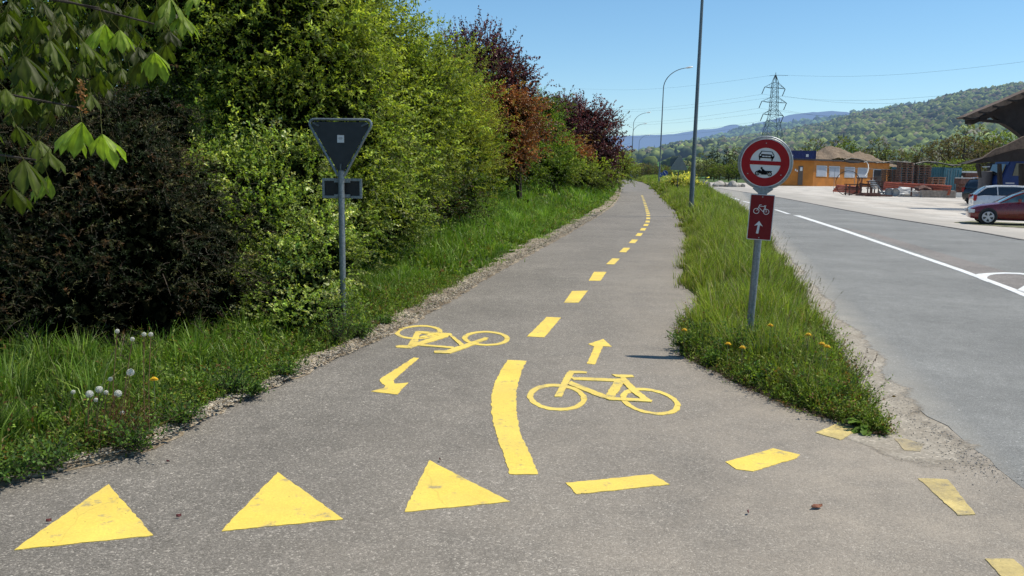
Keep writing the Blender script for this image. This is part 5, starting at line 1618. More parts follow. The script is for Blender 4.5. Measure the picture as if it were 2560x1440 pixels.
# bits on the asphalt
def debris(px, py, lab, L, w, col, name='dead_leaf', grp='dead leaves on the asphalt'):
    g_ = G(px, py, .01); mb = MB(); a = random.random() * 3
    if name == 'bark_piece': a = math.radians(20)
    d = Vector((math.cos(a), math.sin(a), 0)); s = Vector((-d.y, d.x, 0)); up = Vector((0, 0, 1))
    rows = []
    for k in range(6):
        tt = k / 5; ww = w * math.sin(math.pi * min(max(tt, .08), .94)) * (1 + rag(.4))
        c = d * L * (tt - .5); rows.append([tuple(c + s * ww + up * (.004 + .008 * random.random())), tuple(c + up * .012), tuple(c - s * ww + up * .003)])
    vs = [p for r in rows for p in r]; fs = [(i * 3 + j, i * 3 + j + 1, i * 3 + j + 4, i * 3 + j + 3) for i in range(5) for j in range(2)]
    vs += [(v[0], v[1], v[2] - .003) for v in vs]; n_ = 18
    fs += [tuple(x + n_ for x in f[::-1]) for f in fs] + [(i * 3, i * 3 + 3, i * 3 + 3 + n_, i * 3 + n_) for i in range(5)] + [(i * 3 + 2, i * 3 + 5, i * 3 + 5 + n_, i * 3 + 2 + n_) for i in range(5)]
    mb.add(vs, fs); o_ = mb.build(name, plain(name + '_brown', col, .85, var=.4, scale=60)); o_.location = g_
    tag(o_, lab, 'debris', grp if name == 'dead_leaf' else None)


debris(2042, 1267, 'curled reddish-brown bark piece lying on the asphalt at the lower right', .062, .012, (.22, .085, .045), 'bark_piece')
for (px, py, lab) in [(1870, 1281, 'tiny dark red leaf left of the bark piece'), (122, 1303, 'small dark red leaf touching the leftmost triangle'), (447, 1291, 'small dark leaf between the left and middle triangle'), (420, 1155, 'small dark red leaf beyond the left triangle'), (1100, 1150, 'tiny brown leaf beyond the right triangle')]:
    debris(px, py, lab, .022, .005, (.13, .03, .03))
# yellow flowering shrub by the far sign
pq = [lobe(1708, 458, 66, .6, .42), lobe(1690, 455, 64, .45, .4), lobe(1735, 462, 62, .5, .32)]
plant('flowering_shrub', 'pale yellow flowering shrub on the verge beside the grey triangular sign', 'shrub', pq, [((.55, .50, .12), 3), ((.2, .26, .05), 2), ((.6, .56, .25), 1)], n=700, nl=9, L=.09, Wd=.06, sl=.35, base=(pq[0][0], 66, .6), core=.6, core_col=(.05, .07, .02), stems=4, stem_r=.02)
# ================================================================== YARD ACROSS THE ROAD
M_orange = plain('orange_wall', (0.42, 0.15, 0.014), 0.7, var=0.2, scale=0.9)
M_roofd = plain('roof_dark', (0.035, 0.03, 0.03), 0.8, var=0.4, scale=2)
M_shut = plain('shutter_grey', (0.33, 0.36, 0.42), 0.6, var=0.08, scale=1.5)
M_wframe = plain('window_frame_white', (0.62, 0.62, 0.62), 0.5)
M_dark = plain('dark_interior', (0.012, 0.011, 0.014), 0.8, var=0.4)
M_door = plain('door_brown', (0.10, 0.075, 0.06), 0.7)
M_wood = plain('barn_wood_dark', (0.020, 0.013, 0.011), 0.85, var=0.5, scale=1.5, bstr=0.5)
M_shingle = plain('barn_board_brown', (0.13, 0.088, 0.064), 0.85, var=0.45, scale=5, bstr=0.5)
M_pal = plain('pallet_wood', (0.20, 0.115, 0.08), 0.85, var=0.4, scale=2.5)
M_pal2 = plain('pallet_wood_light', (0.33, 0.17, 0.10), 0.85, var=0.35, scale=2.5)
M_pipe = plain('orange_pipe', (0.50, 0.11, 0.05), 0.45, var=0.2, scale=1.5)
M_rust = plain('rusty_steel', (0.12, 0.055, 0.04), 0.8, var=0.5, scale=4)
M_grey = plain('grey_metal', (0.22, 0.235, 0.25), 0.5, metal=0.3, var=0.25, scale=4)
M_pale = plain('pale_concrete', (0.58, 0.57, 0.54), 0.8, var=0.15, scale=3)
M_blk = plain('black_rubber', (0.012, 0.012, 0.014), 0.6, var=0.3)


class Wall:
    """vertical plane through two ground points; surveys photo points onto it"""
    def __init__(s, A, B):
        s.A = Vector((A[0], A[1], 0)); s.B = Vector((B[0], B[1], 0)); s.u = (s.B - s.A).normalized(); s.n = Vector((s.u.y, -s.u.x, 0))
        if s.n.dot(-s.A) < 0: s.n = -s.n

    def at(s, px, py, off=0.0):
        d = ray(px, py); o = Vector((0, 0, CAMZ)); q = s.A + s.n * off
        return o + d * ((q - o).dot(s.n) / d.dot(s.n))

    def slab(s, mb, pts, off, th):
        P1 = [s.at(x, y, off) for x, y in pts]; P0 = [p - s.n * th for p in P1]; n = len(pts)
        mb.add(P1 + P0, [tuple(range(n)), tuple(range(n, 2 * n))[::-1]] + [(i, i + n, (i + 1) % n + n, (i + 1) % n) for i in range(n)])


def z1(x, y): return (1960 + x / 4.2667, 340 + y / 4.2667)
def z2(x, y): return (2070 + x / 7.3143, 380 + y / 7.3143)
def z3(x, y): return (2340 + x / 6.5455, 400 + y / 6.5455)
def z4(x, y): return (2380 + x / 7.2, 220 + y / 7.2)


# orange hut
a_ = P(1915, 440, 130.5); b_ = P(2033, 440, 133); c_ = P(2222, 440, 149)
t = thing('orange_hut', 'long low orange building with grey shuttered windows behind the round sign', 'building', (a_.x, a_.y, 0))
o0 = Vector((a_.x, a_.y, 0))
H_ = 3.9
mb = MB()
foot = [Vector((p.x, p.y, 0)) for p in (a_, b_, c_)]
back = [f + Vector((3, 9, 0)) for f in foot]
vs = foot + back + [f + Vector((0, 0, H_)) for f in foot] + [f + Vector((0, 0, H_)) for f in back]
vs = [v - o0 for v in vs]
mb.add(vs, [(0, 1, 7, 6), (1, 2, 8, 7), (2, 5, 11, 8), (5, 4, 10, 11), (4, 3, 9, 10), (3, 0, 6, 9), (6, 7, 8, 11, 10, 9), (0, 3, 4, 5, 2, 1)])
mb.build('wall', M_orange, t)
mb = MB()
ex = [foot[0] + Vector((-.5, -.6, 0)), foot[1] + Vector((0, -.6, 0)), foot[2] + Vector((.4, -.6, 0)), back[2], back[1], back[0]]
mb.add([v - o0 + Vector((0, 0, H_ + .004)) for v in ex] + [v - o0 + Vector((0, 0, H_ + .26)) for v in ex], [(0, 1, 4, 5), (1, 2, 3, 4), (6, 11, 10, 7), (7, 10, 9, 8)] + [(i, i + 6, (i + 1) % 6 + 6, (i + 1) % 6) for i in range(6)])
mb.build('roof', M_roofd, t)
W1 = Wall(a_, b_); W2 = Wall(b_, c_)
mb = MB(); W1.slab(mb, [z1(157, 320), z1(207, 320), z1(196, 522), z1(146, 522)], .05, .04); o = mb.build('door', M_door, t); o.location = -o0
mb = MB(); W1.slab(mb, [z1(175, 332), z1(198, 332), z1(196, 372), z1(171, 372)], .08, .02); f_ = mb.build('pane', M_wframe, o)
for (x0, x1, y0, y1, d) in ((350, 460, 314, 432, -5), (485, 597, 320, 439, -4), (650, 757, 329, 443, -6), (790, 895, 337, 447, -8)):
    mb = MB(); W2.slab(mb, [z1(x0, y0), z1(x1, y0 + 4), z1(x1 + d, y1 + 2), z1(x0 + d, y1)], .05, .04); o = mb.build('window', M_wframe, t); o.location = -o0
    mb = MB(); W2.slab(mb, [z1(x0 + 7, y0 + 7), z1(x1 - 7, y0 + 10), z1(x1 + d - 7, y1 - 5), z1(x0 + d + 7, y1 - 7)], .09, .03); mb.build('shutter', M_shut, o)
mb = MB(); W2.slab(mb, [z1(955, 350), z1(1042, 354), z1(1042, 560), z1(940, 560)], .05, .04); o = mb.build('open_doorway', M_wframe, t); o.location = -o0
mb = MB(); W2.slab(mb, [z1(964, 360), z1(1042, 364), z1(1042, 560), z1(950, 560)], .08, .02); mb.build('dark_opening', M_dark, o)
mb = MB(); W1.slab(mb, [z1(118, 350), z1(130, 350), z1(130, 372), z1(118, 372)], .07, .05); o = mb.build('notice', M_wframe, t); o.location = -o0
mb = MB(); W1.slab(mb, [z1(136, 362), z1(146, 362), z1(146, 382), z1(136, 382)], .07, .05); o = mb.build('notice', M_wframe, t); o.location = -o0
# second bit of orange building near the barn
a_ = P(2398, 440, 118); b_ = P(2450, 440, 120)
t = thing('orange_shed', 'small orange shed wall seen between the teal container and the barn', 'building', (a_.x, a_.y, 0))
o0 = Vector((a_.x, a_.y, 0))
mb = MB(); mb.box((1.7, 2, 1.15), (4.6, 4, 2.3), rz=.04); mb.build('wall', M_orange, t)
mb = MB(); mb.box((1.7, 1.9, 2.42), (5.0, 4.6, .22), rz=.04); mb.build('roof', M_pale, t)

# gravel heaps
def heap(name, label, peaks, Y, col, r0):
    t_ = None
    cx = sum(P(px, 440, Y).x for px, _, _ in peaks) / len(peaks)
    va = []; n = 64; m_ = 26
    gx = np.linspace(-9.5, 9.5, n); gy = np.linspace(-7, 7, m_)
    X_, Y2 = np.meshgrid(gx, gy, indexing='ij'); Zm = np.full_like(X_, -1.0)
    for px, py, sl in peaks:
        p = P(px, py, Y); d = np.hypot(X_ - (p.x - cx), Y2 * .95)
        Zm = np.maximum(Zm, p.z - sl * d - .12 * np.sin(X_ * 2.1) + .02 * d * d * .5)
    Zm += .16 * vnoise(X_ * 1.2, Y2 * 1.4) + RNG.normal(0, .05, Zm.shape)
    Zm = np.maximum(Zm, -.3)
    ix = np.arange(n * m_).reshape(n, m_)
    o = np_mesh(name, np.stack([X_, Y2, Zm], -1).reshape(-1, 3), np.stack([ix[:-1, :-1], ix[1:, :-1], ix[1:, 1:], ix[:-1, 1:]], -1).reshape(-1, 4), mat=col)
    o.location = (cx, Y, 0)
    return tag(o, label, 'gravel heap')


m, nt, out = nmat('heap_gravel')
p_ = pos(nt)
c_m = ramp(nt, noise(nt, p_, 1.2, 8, .8), [(.3, (.13, .095, .068)), (.7, (.33, .255, .185))])
bsdf(nt, out, c_m, .95, spec=.1, bump=noise(nt, p_, 5, 6, .8), bstr=1.0, bdist=.12)
heap('gravel_heap', 'tall brown gravel heap rising behind the orange building, with a lower right shoulder', [(2080, 363, .47), (2064, 370, .45), (2150, 377, .50), (2120, 382, .45), (2045, 386, .45), (2172, 390, .5)], 172, m, 5)
# blue containers behind
M_cblue = plain('container_blue', (0.010, 0.022, 0.12), 0.5, var=0.15, scale=.8)
M_teal = plain('container_teal', (0.022, 0.10, 0.135), 0.55, var=0.30, scale=.9)


def container(name, label, loc, rz, L_, W_, H2, mat, grp=None):
    t_ = thing(name, label, 'container', loc, (0, 0, rz), grp)
    mb = MB(); pr = []
    n = int(L_ / .28)
    for i in range(n):          # corrugated long side facing -y
        x0 = L_ * i / n; w = L_ / n
        pr += [(x0, 0), (x0 + w * .30, 0), (x0 + w * .45, .045), (x0 + w * .80, .045)]
    pr += [(L_, 0)]
    v = [(x, y, .12) for x, y in pr] + [(x, y, H2 - .12) for x, y in pr]; k = len(pr)
    mb.add(v, [(i, i + 1, i + 1 + k, i + k) for i in range(k - 1)])
    mb.box((L_ / 2, W_ / 2 + .05, H2 / 2), (L_ - .04, W_ - .12, H2 - .1))
    mb.build('body', mat, t_)
    mb = MB()
    for z in (.07, H2 - .07): mb.box((L_ / 2, -.01, z), (L_, .06, .14)); mb.box((L_ / 2, W_ + .01, z), (L_, .06, .14))
    for x in (.03, L_ - .03):
        for y in (-.005, W_): mb.box((x, y, H2 / 2), (.12, .12, H2 + .01))
    mb.build('frame', mat, t_)
    d = []
    for s_ in (0, 1):
        mb = MB(); mb.box((L_ + .02, W_ * (.26 + .48 * s_), H2 / 2), (.05, W_ * .46, H2 - .3))
        o_ = mb.build('door', mat, t_)
        for u in (-.2, .2):
            mb = MB(); mb.tube([(L_ + .075, W_ * (.26 + .48 * s_) + u, .2), (L_ + .075, W_ * (.26 + .48 * s_) + u, H2 - .2)], .022, 8); mb.build('lock_rod', M_grey, o_)
    return t_


p = P(1975, 440, 160)
container('shipping_container', 'dark blue container stacked above the orange roof line, left of the gravel heap', (p.x - 2, 160, 3.6), .02, 6.6, 2.4, 2.6, M_cblue)
container('shipping_container', 'lower blue container hidden behind the orange building', (p.x - 2, 160, 0.0), .02, 6.6, 2.4, 3.55, M_cblue)
mb = MB(); q0 = P(1987, 386, 159.8); mb.box((0, 0, 0), (.9, .05, .35)); mb.box((3.1, 0, .1), (.5, .05, .5)); o = mb.build('container_lettering', M_wframe); o.location = (q0.x, 159.85, q0.z)
o.parent = bpy.data.objects['shipping_container']; o.matrix_parent_inverse = Matrix.Identity(4); o.location = (1.9, -.05, 1.6); o.name = 'lettering'
# teal container
B = P(2361, 440, 84)
th = math.radians(27); bc = Vector((math.cos(th), math.sin(th), 0)); ab = Vector((-math.sin(th), math.cos(th), 0))
# long side runs away from B to the left; local x along -ab
A = Vector((B.x, B.y, 0)) + ab * 6.06
container('shipping_container', 'weathered teal container behind the pallet stacks, its narrow end toward the cars', (A.x, A.y, -.03), math.atan2(-ab.y, -ab.x), 6.06, 2.44, 2.62, M_teal)
tc = bpy.data.objects[-1] if False else None


# pallets
def make_pallet(mat):
    mb = MB()
    for i in range(5): mb.box((0, -.36 + .18 * i, .172), (1.25, .13, .05))
    for i in range(3): mb.box((-.5 + .5 * i, 0, .132), (.12, .80, .028))
    for x in (-.52, 0, .52):
        for y in (-.34, 0, .34): mb.box((x, y, .068), (.09, .10, .10))
    for y in (-.36, 0, .36): mb.box((0, y, .009), (1.25, .1, .017))
    return mb.build('pallet', mat)


p1 = make_pallet(M_pal); p2 = make_pallet(M_pal2)
bpy.data.objects.remove(p1, do_unlink=False) if False else None
first = {0: p1, 1: p2}; used_ = {0: False, 1: False}
stk = [(2224, 78, 11, 0, 'left darkest'), (2261, 76, 14, 0, 'tallest'), (2305, 76, 13, 0, 'second tall'), (2342, 74.5, 8, 1, 'low light brown')]
slab_ = {'left darkest': 'brown wooden pallet in the dark left stack beside the orange building', 'tallest': 'brown wooden pallet in the tallest stack in front of the teal container',
         'second tall': 'brown wooden pallet in the stack just right of the tallest one', 'low light brown': 'light brown pallet in the low stack by the teal container end'}
for (px, Y, n, mi, key) in stk:
    q_ = P(px, 440, Y)
    for k in range(n):
        o = first[mi] if not used_[mi] else first[mi].copy()
        if used_[mi]: C.objects.link(o)
        used_[mi] = True
        o.location = (q_.x + rag(.05), Y + rag(.05), k * .204 + float(zyard(q_.x, Y)))
        o.rotation_euler = (0, 0, rag(.06) - .02)
        tag(o, slab_[key], 'pallet', 'wooden pallets in stacks')


# pipes
def pipe(a, b, r, label, mat=M_pipe, grp='orange plastic pipes'):
    a = Vector(a); b = Vector(b); mb = MB(); d = b - a
    u = d.normalized(); mb.tube([(0, 0, 0), tuple(d)], r, 12, cap=False)
    mb.tube([tuple(u * .02), tuple(d - u * .02)], r * .86, 12, cap=True)
    mb.tube([tuple(-u * .12), tuple(u * .10)], r * 1.14, 12, cap=False)
    o = mb.build('plastic_pipe', mat, smooth=True, fix=False); o.location = a
    return tag(o, label, 'pipe', grp)


aL = P(2213, 470, 75.5); bL = P(2374, 470, 68)
for row in range(5):
    for k in range(3):
        z_ = .42 + row * .155
        off = Vector((.03 * row, .17 * k, z_))
        pipe(Vector((aL.x, aL.y, .02)) + off, Vector((bL.x, bL.y, -.14)) + off, .078, 'long orange pipe in the bundle in front of the pallet stacks')
aS = P(2088, 470, 76); bS = P(2150, 470, 73)
for row in range(4):
    for k in range(2):
        pipe(Vector((aS.x + .1 * row, aS.y + .17 * k, .28 + row * .155)), Vector((bS.x, bS.y + .17 * k, .16 + row * .155)), .078, 'short orange pipe in the pile left of the rusty racks')
for i, (px, Y) in enumerate(((2235, 74.5), (2300, 71.5), (2355, 69))):
    q_ = P(px, 470, Y); mb = MB(); mb.box((0, .15, .17), (.2, .8, .36)); o = mb.build('timber_block', M_wood); o.location = (q_.x, Y, -.02); tag(o, 'timber block carrying the long orange pipes', 'timber', 'timber blocks under the pipes')
# rusty racks
def rack(px, Y, w, h, label):
    q_ = P(px, 470, Y); t_ = thing('steel_rack', label, 'rack', (q_.x, Y, 0), group='rusty racks in the yard')
    for x in (-w / 2, w / 2):
        for y in (-.4, .4): mb = MB(); mb.box((x, y, h / 2), (.08, .08, h)); mb.build('post', M_rust, t_)
    for z in (.12, h * .5, h - .04):
        for y in (-.4, .4): mb = MB(); mb.box((0, y - .003, z), (w + .3, .07, .07)); mb.build('rail', M_rust, t_)
    mb = MB()
    for i in range(9): mb.bar((-w * .45, -.35 + .08 * i, h * .5 + .1 + .05 * (i % 4)), (w * .45 + rag(.3), -.35 + .08 * i, h * .5 + .1 + .05 * (i % 3)), .06)
    mb.build('stored_bars', M_rust, t_)


rack(2133, 71.5, .9, .95, 'low rusty rack standing across the short orange pipes')
rack(2165, 71.5, 1.1, 1.5, 'tall rusty rack heaped with bars, left of the grey rings')
rack(2188, 72.5, .9, 1.2, 'rusty rack close to the grey rings')
for i in range(5):
    q_ = P(2180 + 2 * i, 452 + 5 * i, 70.8); mb = MB(); mb.box((0, 0, 0), (.42, .3, .07), rz=.2 * i); o = mb.build('white_block', M_pale); o.location = q_; tag(o, 'small white block on the rusty rack by the grey rings', 'block', 'small white blocks on the rack')
# strut, sheets
q_ = P(2192, 490, 70.5); mb = MB(); mb.bar((0, 0, .9), (.62, 0, .1), .12, .08); o = mb.build('steel_channel', M_grey); o.location = (q_.x, 70.5, 0); tag(o, 'grey steel channel leaning against the rusty rack', 'steel beam')
q_ = P(2170, 488, 69.2); mb = MB(); mb.box((0, 0, .12), (1.7, .8, .16), rz=.05); mb.box((.1, -.02, .24), (1.5, .7, .07), rz=.02); mb.box((.9, .1, .06), (1.9, .7, .12), rz=-.04); o = mb.build('timber_pile', M_rust); o.location = (q_.x, 69.2, 0); tag(o, 'low pile of weathered boards in front of the racks', 'timber')
# grey tubes and rings
for i, (px, Y, z0) in enumerate(((2195, 71, .12), (2198, 71.3, .30), (2215, 71.4, .50))):
    q_ = P(px, 480, Y); mb = MB(); mb.tube([(0, 0, 0), (2.2 + .2 * i, .1, 0)], .13, 12); o = mb.build('grey_tube', M_grey, smooth=True); o.location = (q_.x, Y, z0); tag(o, 'grey tube lying behind the two rings', 'pipe', 'grey tubes behind the rings')
for i, (px, lab) in enumerate(((2223, 'left one of two grey rings standing on edge'), (2239, 'right one of two grey rings standing on edge'))):
    q_ = P(px, 481, 70 - .25 * i); t_ = thing('pipe_ring', lab, 'ring', (q_.x, 70 - .25 * i, .34), (0, 0, -.5), 'grey rings in the yard')
    mb = MB(); prof_ = [(.33, -.22), (.33, .22), (.26, .22), (.26, -.22)]
    rings = []
    for k in range(24):
        a = 2 * math.pi * k / 24
        rings.append([(r * math.cos(a), y, r * math.sin(a)) for r, y in prof_])
    rings.append(rings[0]); mb.loft(rings, cap=False); mb.build('body', M_grey, t_, smooth=True)
    mb = MB(); mb.tube([(0, -.05, 0), (0, .0, 0)], .255, 20); mb.build('pale_inside', M_pale, t_)
# arch
q_ = P(2282, 491, 69.3); t_ = thing('steel_arch', 'pale curved steel arch lying upright over a flat bar', 'steel beam', (q_.x, 69.3, .03))
mb = MB(); mb.tube([(1.08 * math.cos(a), 0, .42 * math.sin(a) ** .8) for a in [math.pi * (.02 + .96 * k / 16) for k in range(17)]], .03, 6); mb.build('bow', M_pale, t_, smooth=True)
mb = MB(); mb.bar((-1.2, 0, 0), (1.25, 0, 0), .09, .07); mb.build('base_bar', M_grey, t_)
mb = MB(); mb.box((-.12, .05, .36), (.1, .1, .74)); mb.build('upright', M_rust, t_)
# white tarpaulin heap, red scrap
def lump(name, label, px, Y, rx, ry, rz, mat, cat, seed):
    bm = bmesh.new(); bmesh.ops.create_icosphere(bm, subdivisions=2, radius=1)
    rs = random.Random(seed)
    for v in bm.verts:
        k = 1 + .35 * math.sin(v.co.x * 5 + seed) * math.cos(v.co.y * 4 + seed * 2) + rs.uniform(-.12, .12)
        v.co = Vector((v.co.x * rx * k, v.co.y * ry * k, max(v.co.z * rz * k, -rz * .35)))
    me = bpy.data.meshes.new(name); bm.to_mesh(me); bm.free()
    o = link(name, me, mat); q_ = P(px, 480, Y); o.location = (q_.x, Y, rz * .33 + float(zyard(q_.x, Y)))
    return tag(o, label, cat)


lump('tarpaulin', 'crumpled white tarpaulin heap behind the steel arch', 2270, 71.6, 1.3, .5, .55, M_pale, 'tarpaulin', 3)
lump('scrap_heap', 'small heap of dark red scrap on the ribbed block stack', 2308, 70.0, .7, .4, .30, M_rust, 'scrap', 5).location.z += .5
# ribbed stack and pale sheets
q_ = P(2344, 488, 68.4); t_ = thing('block_stack', 'long stack of upright beige blocks, ribbed front, right of the arch', 'block stack', (q_.x, 68.4, -.02), (0, 0, -.05))
mb = MB()
for i in range(24): mb.box((-1.28 + .111 * i, 0, .29), (.085, .5, .56))
mb.build('blocks', plain('beige_block', (.36, .30, .25), .85, var=.25, scale=5), t_)
mb = MB(); mb.box((0, .02, .28), (2.6, .42, .5)); mb.build('backing', M_wood, t_)
q_ = P(2386, 488, 68.6)
for k in range(6):
    mb = MB(); mb.box((0, 0, .04), (1.3 - .05 * k, .8, .075)); o = mb.build('white_sheet', M_pale); o.location = (q_.x - .45 + .04 * (k % 2), 69.2, k * .1 - .02); tag(o, 'white slab in the stack right of the ribbed blocks', 'slab', 'white slabs stacked in the yard')
q_ = P(2408, 488, 70); mb = MB(); mb.box((0, 0, .2), (1.6, .7, .42)); o = mb.build('white_block', M_pale, bevel=.03); o.location = (q_.x, 70.2, -.03); tag(o, 'bright white block between the slabs and the dark car', 'block')
# hoop and hoses
q_ = P(2120, 457, 73.4); mb = MB(); mb.tube([(1.04 * math.cos(a), .05 * math.sin(a * 3), 1.04 * math.sin(a)) for a in [2 * math.pi * k / 40 for k in range(40)]], .028, 6, closed=True)
o = mb.build('hoop', M_blk, smooth=True); o.location = (q_.x, 73.4, 1.0); tag(o, 'thin black hoop standing on edge in front of the shuttered windows', 'hoop')
q_ = P(2163, 404, 90)
mb = MB(); mb.tube([P(*z2(660, 190), 90), P(*z2(700, 175), 90), P(*z2(735, 230), 90), P(*z2(742, 300), 89), P(*z2(725, 370), 88.5), P(*z2(680, 440), 88)], .045, 6); o = mb.build('pale_hose', M_pale, smooth=True)
tag(o, 'pale hose hanging in a bow in front of the orange building', 'hose')
mb = MB(); mb.tube([P(*z2(-60, 283), 80), P(*z2(600, 305), 79), P(*z2(1210, 325), 78.5)], .022, 5); o = mb.build('guard_rail', M_grey); tag(o, 'thin horizontal rail in front of the orange building', 'rail')
for i, x in enumerate((130, 500, 840)):
    a = P(*z2(x, 290 + .03 * x), 79.4); mb = MB(); mb.tube([(0, 0, -.02), (0, 0, a.z)], .02, 5); o = mb.build('rail_post', M_grey); o.location = (a.x, a.y, 0); tag(o, 'thin post of the rail in front of the orange building', 'post', 'rail posts')
for i, pts in enumerate([[(1560, 230), (1700, 190), (1850, 180), (2050, 200), (2200, 235), (2420, 245)], [(1600, 215), (1780, 175), (1950, 185), (2120, 215), (2300, 260)], [(1880, 190), (1960, 200), (2010, 245)],
                         [(1000, 200), (1150, 170), (1300, 180), (1500, 205)], [(880, 200), (1050, 185), (1250, 215), (1420, 175), (1580, 225)], [(300, 150), (420, 115), (560, 130), (700, 175), (900, 190)], [(260, 160), (400, 190), (560, 195), (660, 165)]]):
    Yh = 84 if i < 5 else 132
    mb = MB(); mb.tube([P(*z2(x, y), Yh + .3 * k) for k, (x, y) in enumerate(pts)], .07 if i < 5 else .09, 6)
    o = mb.build('black_hose', M_blk, smooth=True)
    tag(o, 'black hose heaped on top of the pallets and the teal container' if i < 5 else 'dark hose lying on the orange building roof', 'hose', 'black hoses on the containers' if i < 5 else 'hoses on the orange roof')
# rocks
rk = [(1747, 448, .55, 'pale boulder just right of the tall lamp post'), (1757, 450, .35, 'small pale boulder second from the lamp post'), (1767, 447, .6, 'pointed pale boulder right of the first two'), (1792, 449, .5, 'grey boulder at the left of the middle pair'), (1802, 447, .6, 'grey boulder at the right of the middle pair'),
      (1818, 452, .45, 'brown boulder left in the group beside the round sign'), (1833, 451, .6, 'largest brownish boulder beside the round sign'), (1846, 453, .4, 'low boulder beside the round sign rim'), (1862, 454, .35, 'dark low boulder half hidden by the round sign')]
M_rock = plain('boulder_rock', (.36, .33, .29), .9, var=.4, scale=2.5, bstr=.6)
for i, (px, py, r, lab) in enumerate(rk):
    bm = bmesh.new(); bmesh.ops.create_icosphere(bm, subdivisions=2, radius=1); rs = random.Random(i)
    ax = [Vector((rs.uniform(-1, 1), rs.uniform(-1, 1), rs.uniform(-.5, 1))).normalized() for _ in range(9)]
    for v in bm.verts:
        for a in ax:
            d = v.co.dot(a)
            if d > .72: v.co -= a * (d - .72)
        v.co = Vector((v.co.x * r * 1.25, v.co.y * r, v.co.z * r * .95))
    me = bpy.data.meshes.new('boulder'); bm.to_mesh(me); bm.free(); o = link('boulder', me, M_rock); q_ = P(px, py, 112); o.location = (q_.x, 112 + .3 * (i % 3), r * .45); o.rotation_euler = (0, 0, i)
    tag(o, lab, 'boulder', 'boulders at the far end of the yard')


# ---- vehicles ----------------------------------------------------------------
def carpaint(name, col, spec=.5):
    m, nt, out = nmat(name)
    p = objco(nt)
    c = mixc(nt, ramp(nt, noise(nt, p, 3, 5, .7), [(.45, 0.0), (.85, .07)]), col, (.20, .18, .15))
    r = ramp(nt, noise(nt, p, 5, 4), [(.3, .2), (.7, .38)])
    bsdf(nt, out, c, r, .15, spec, coat=.7)
    return m


m, nt, out = nmat('car_glass'); b_g = bsdf(nt, out, ramp(nt, noise(nt, objco(nt), 1.5, 2), [(.3, (.008, .011, .016)), (.7, (.02, .026, .035))]), .06, spec=.9); M_glass = m
m, nt, out = nmat('car_glass_clear'); bsdf(nt, out, ramp(nt, noise(nt, objco(nt), 2.5, 2), [(.35, (.05, .09, .10)), (.65, (.14, .22, .22))]), .05, spec=.9); M_glass2 = m
M_tyre = plain('tyre_rubber', (.012, .012, .013), .8, var=.2)
M_rim = plain('alloy_rim', (.45, .46, .50), .35, metal=.6, var=.05)
M_tail = plain('tail_lamp_red', (.30, .01, .012), .25)
M_head = plain('head_lamp', (.62, .64, .66), .15)
M_trim = plain('car_trim_black', (.012, .012, .013), .6)


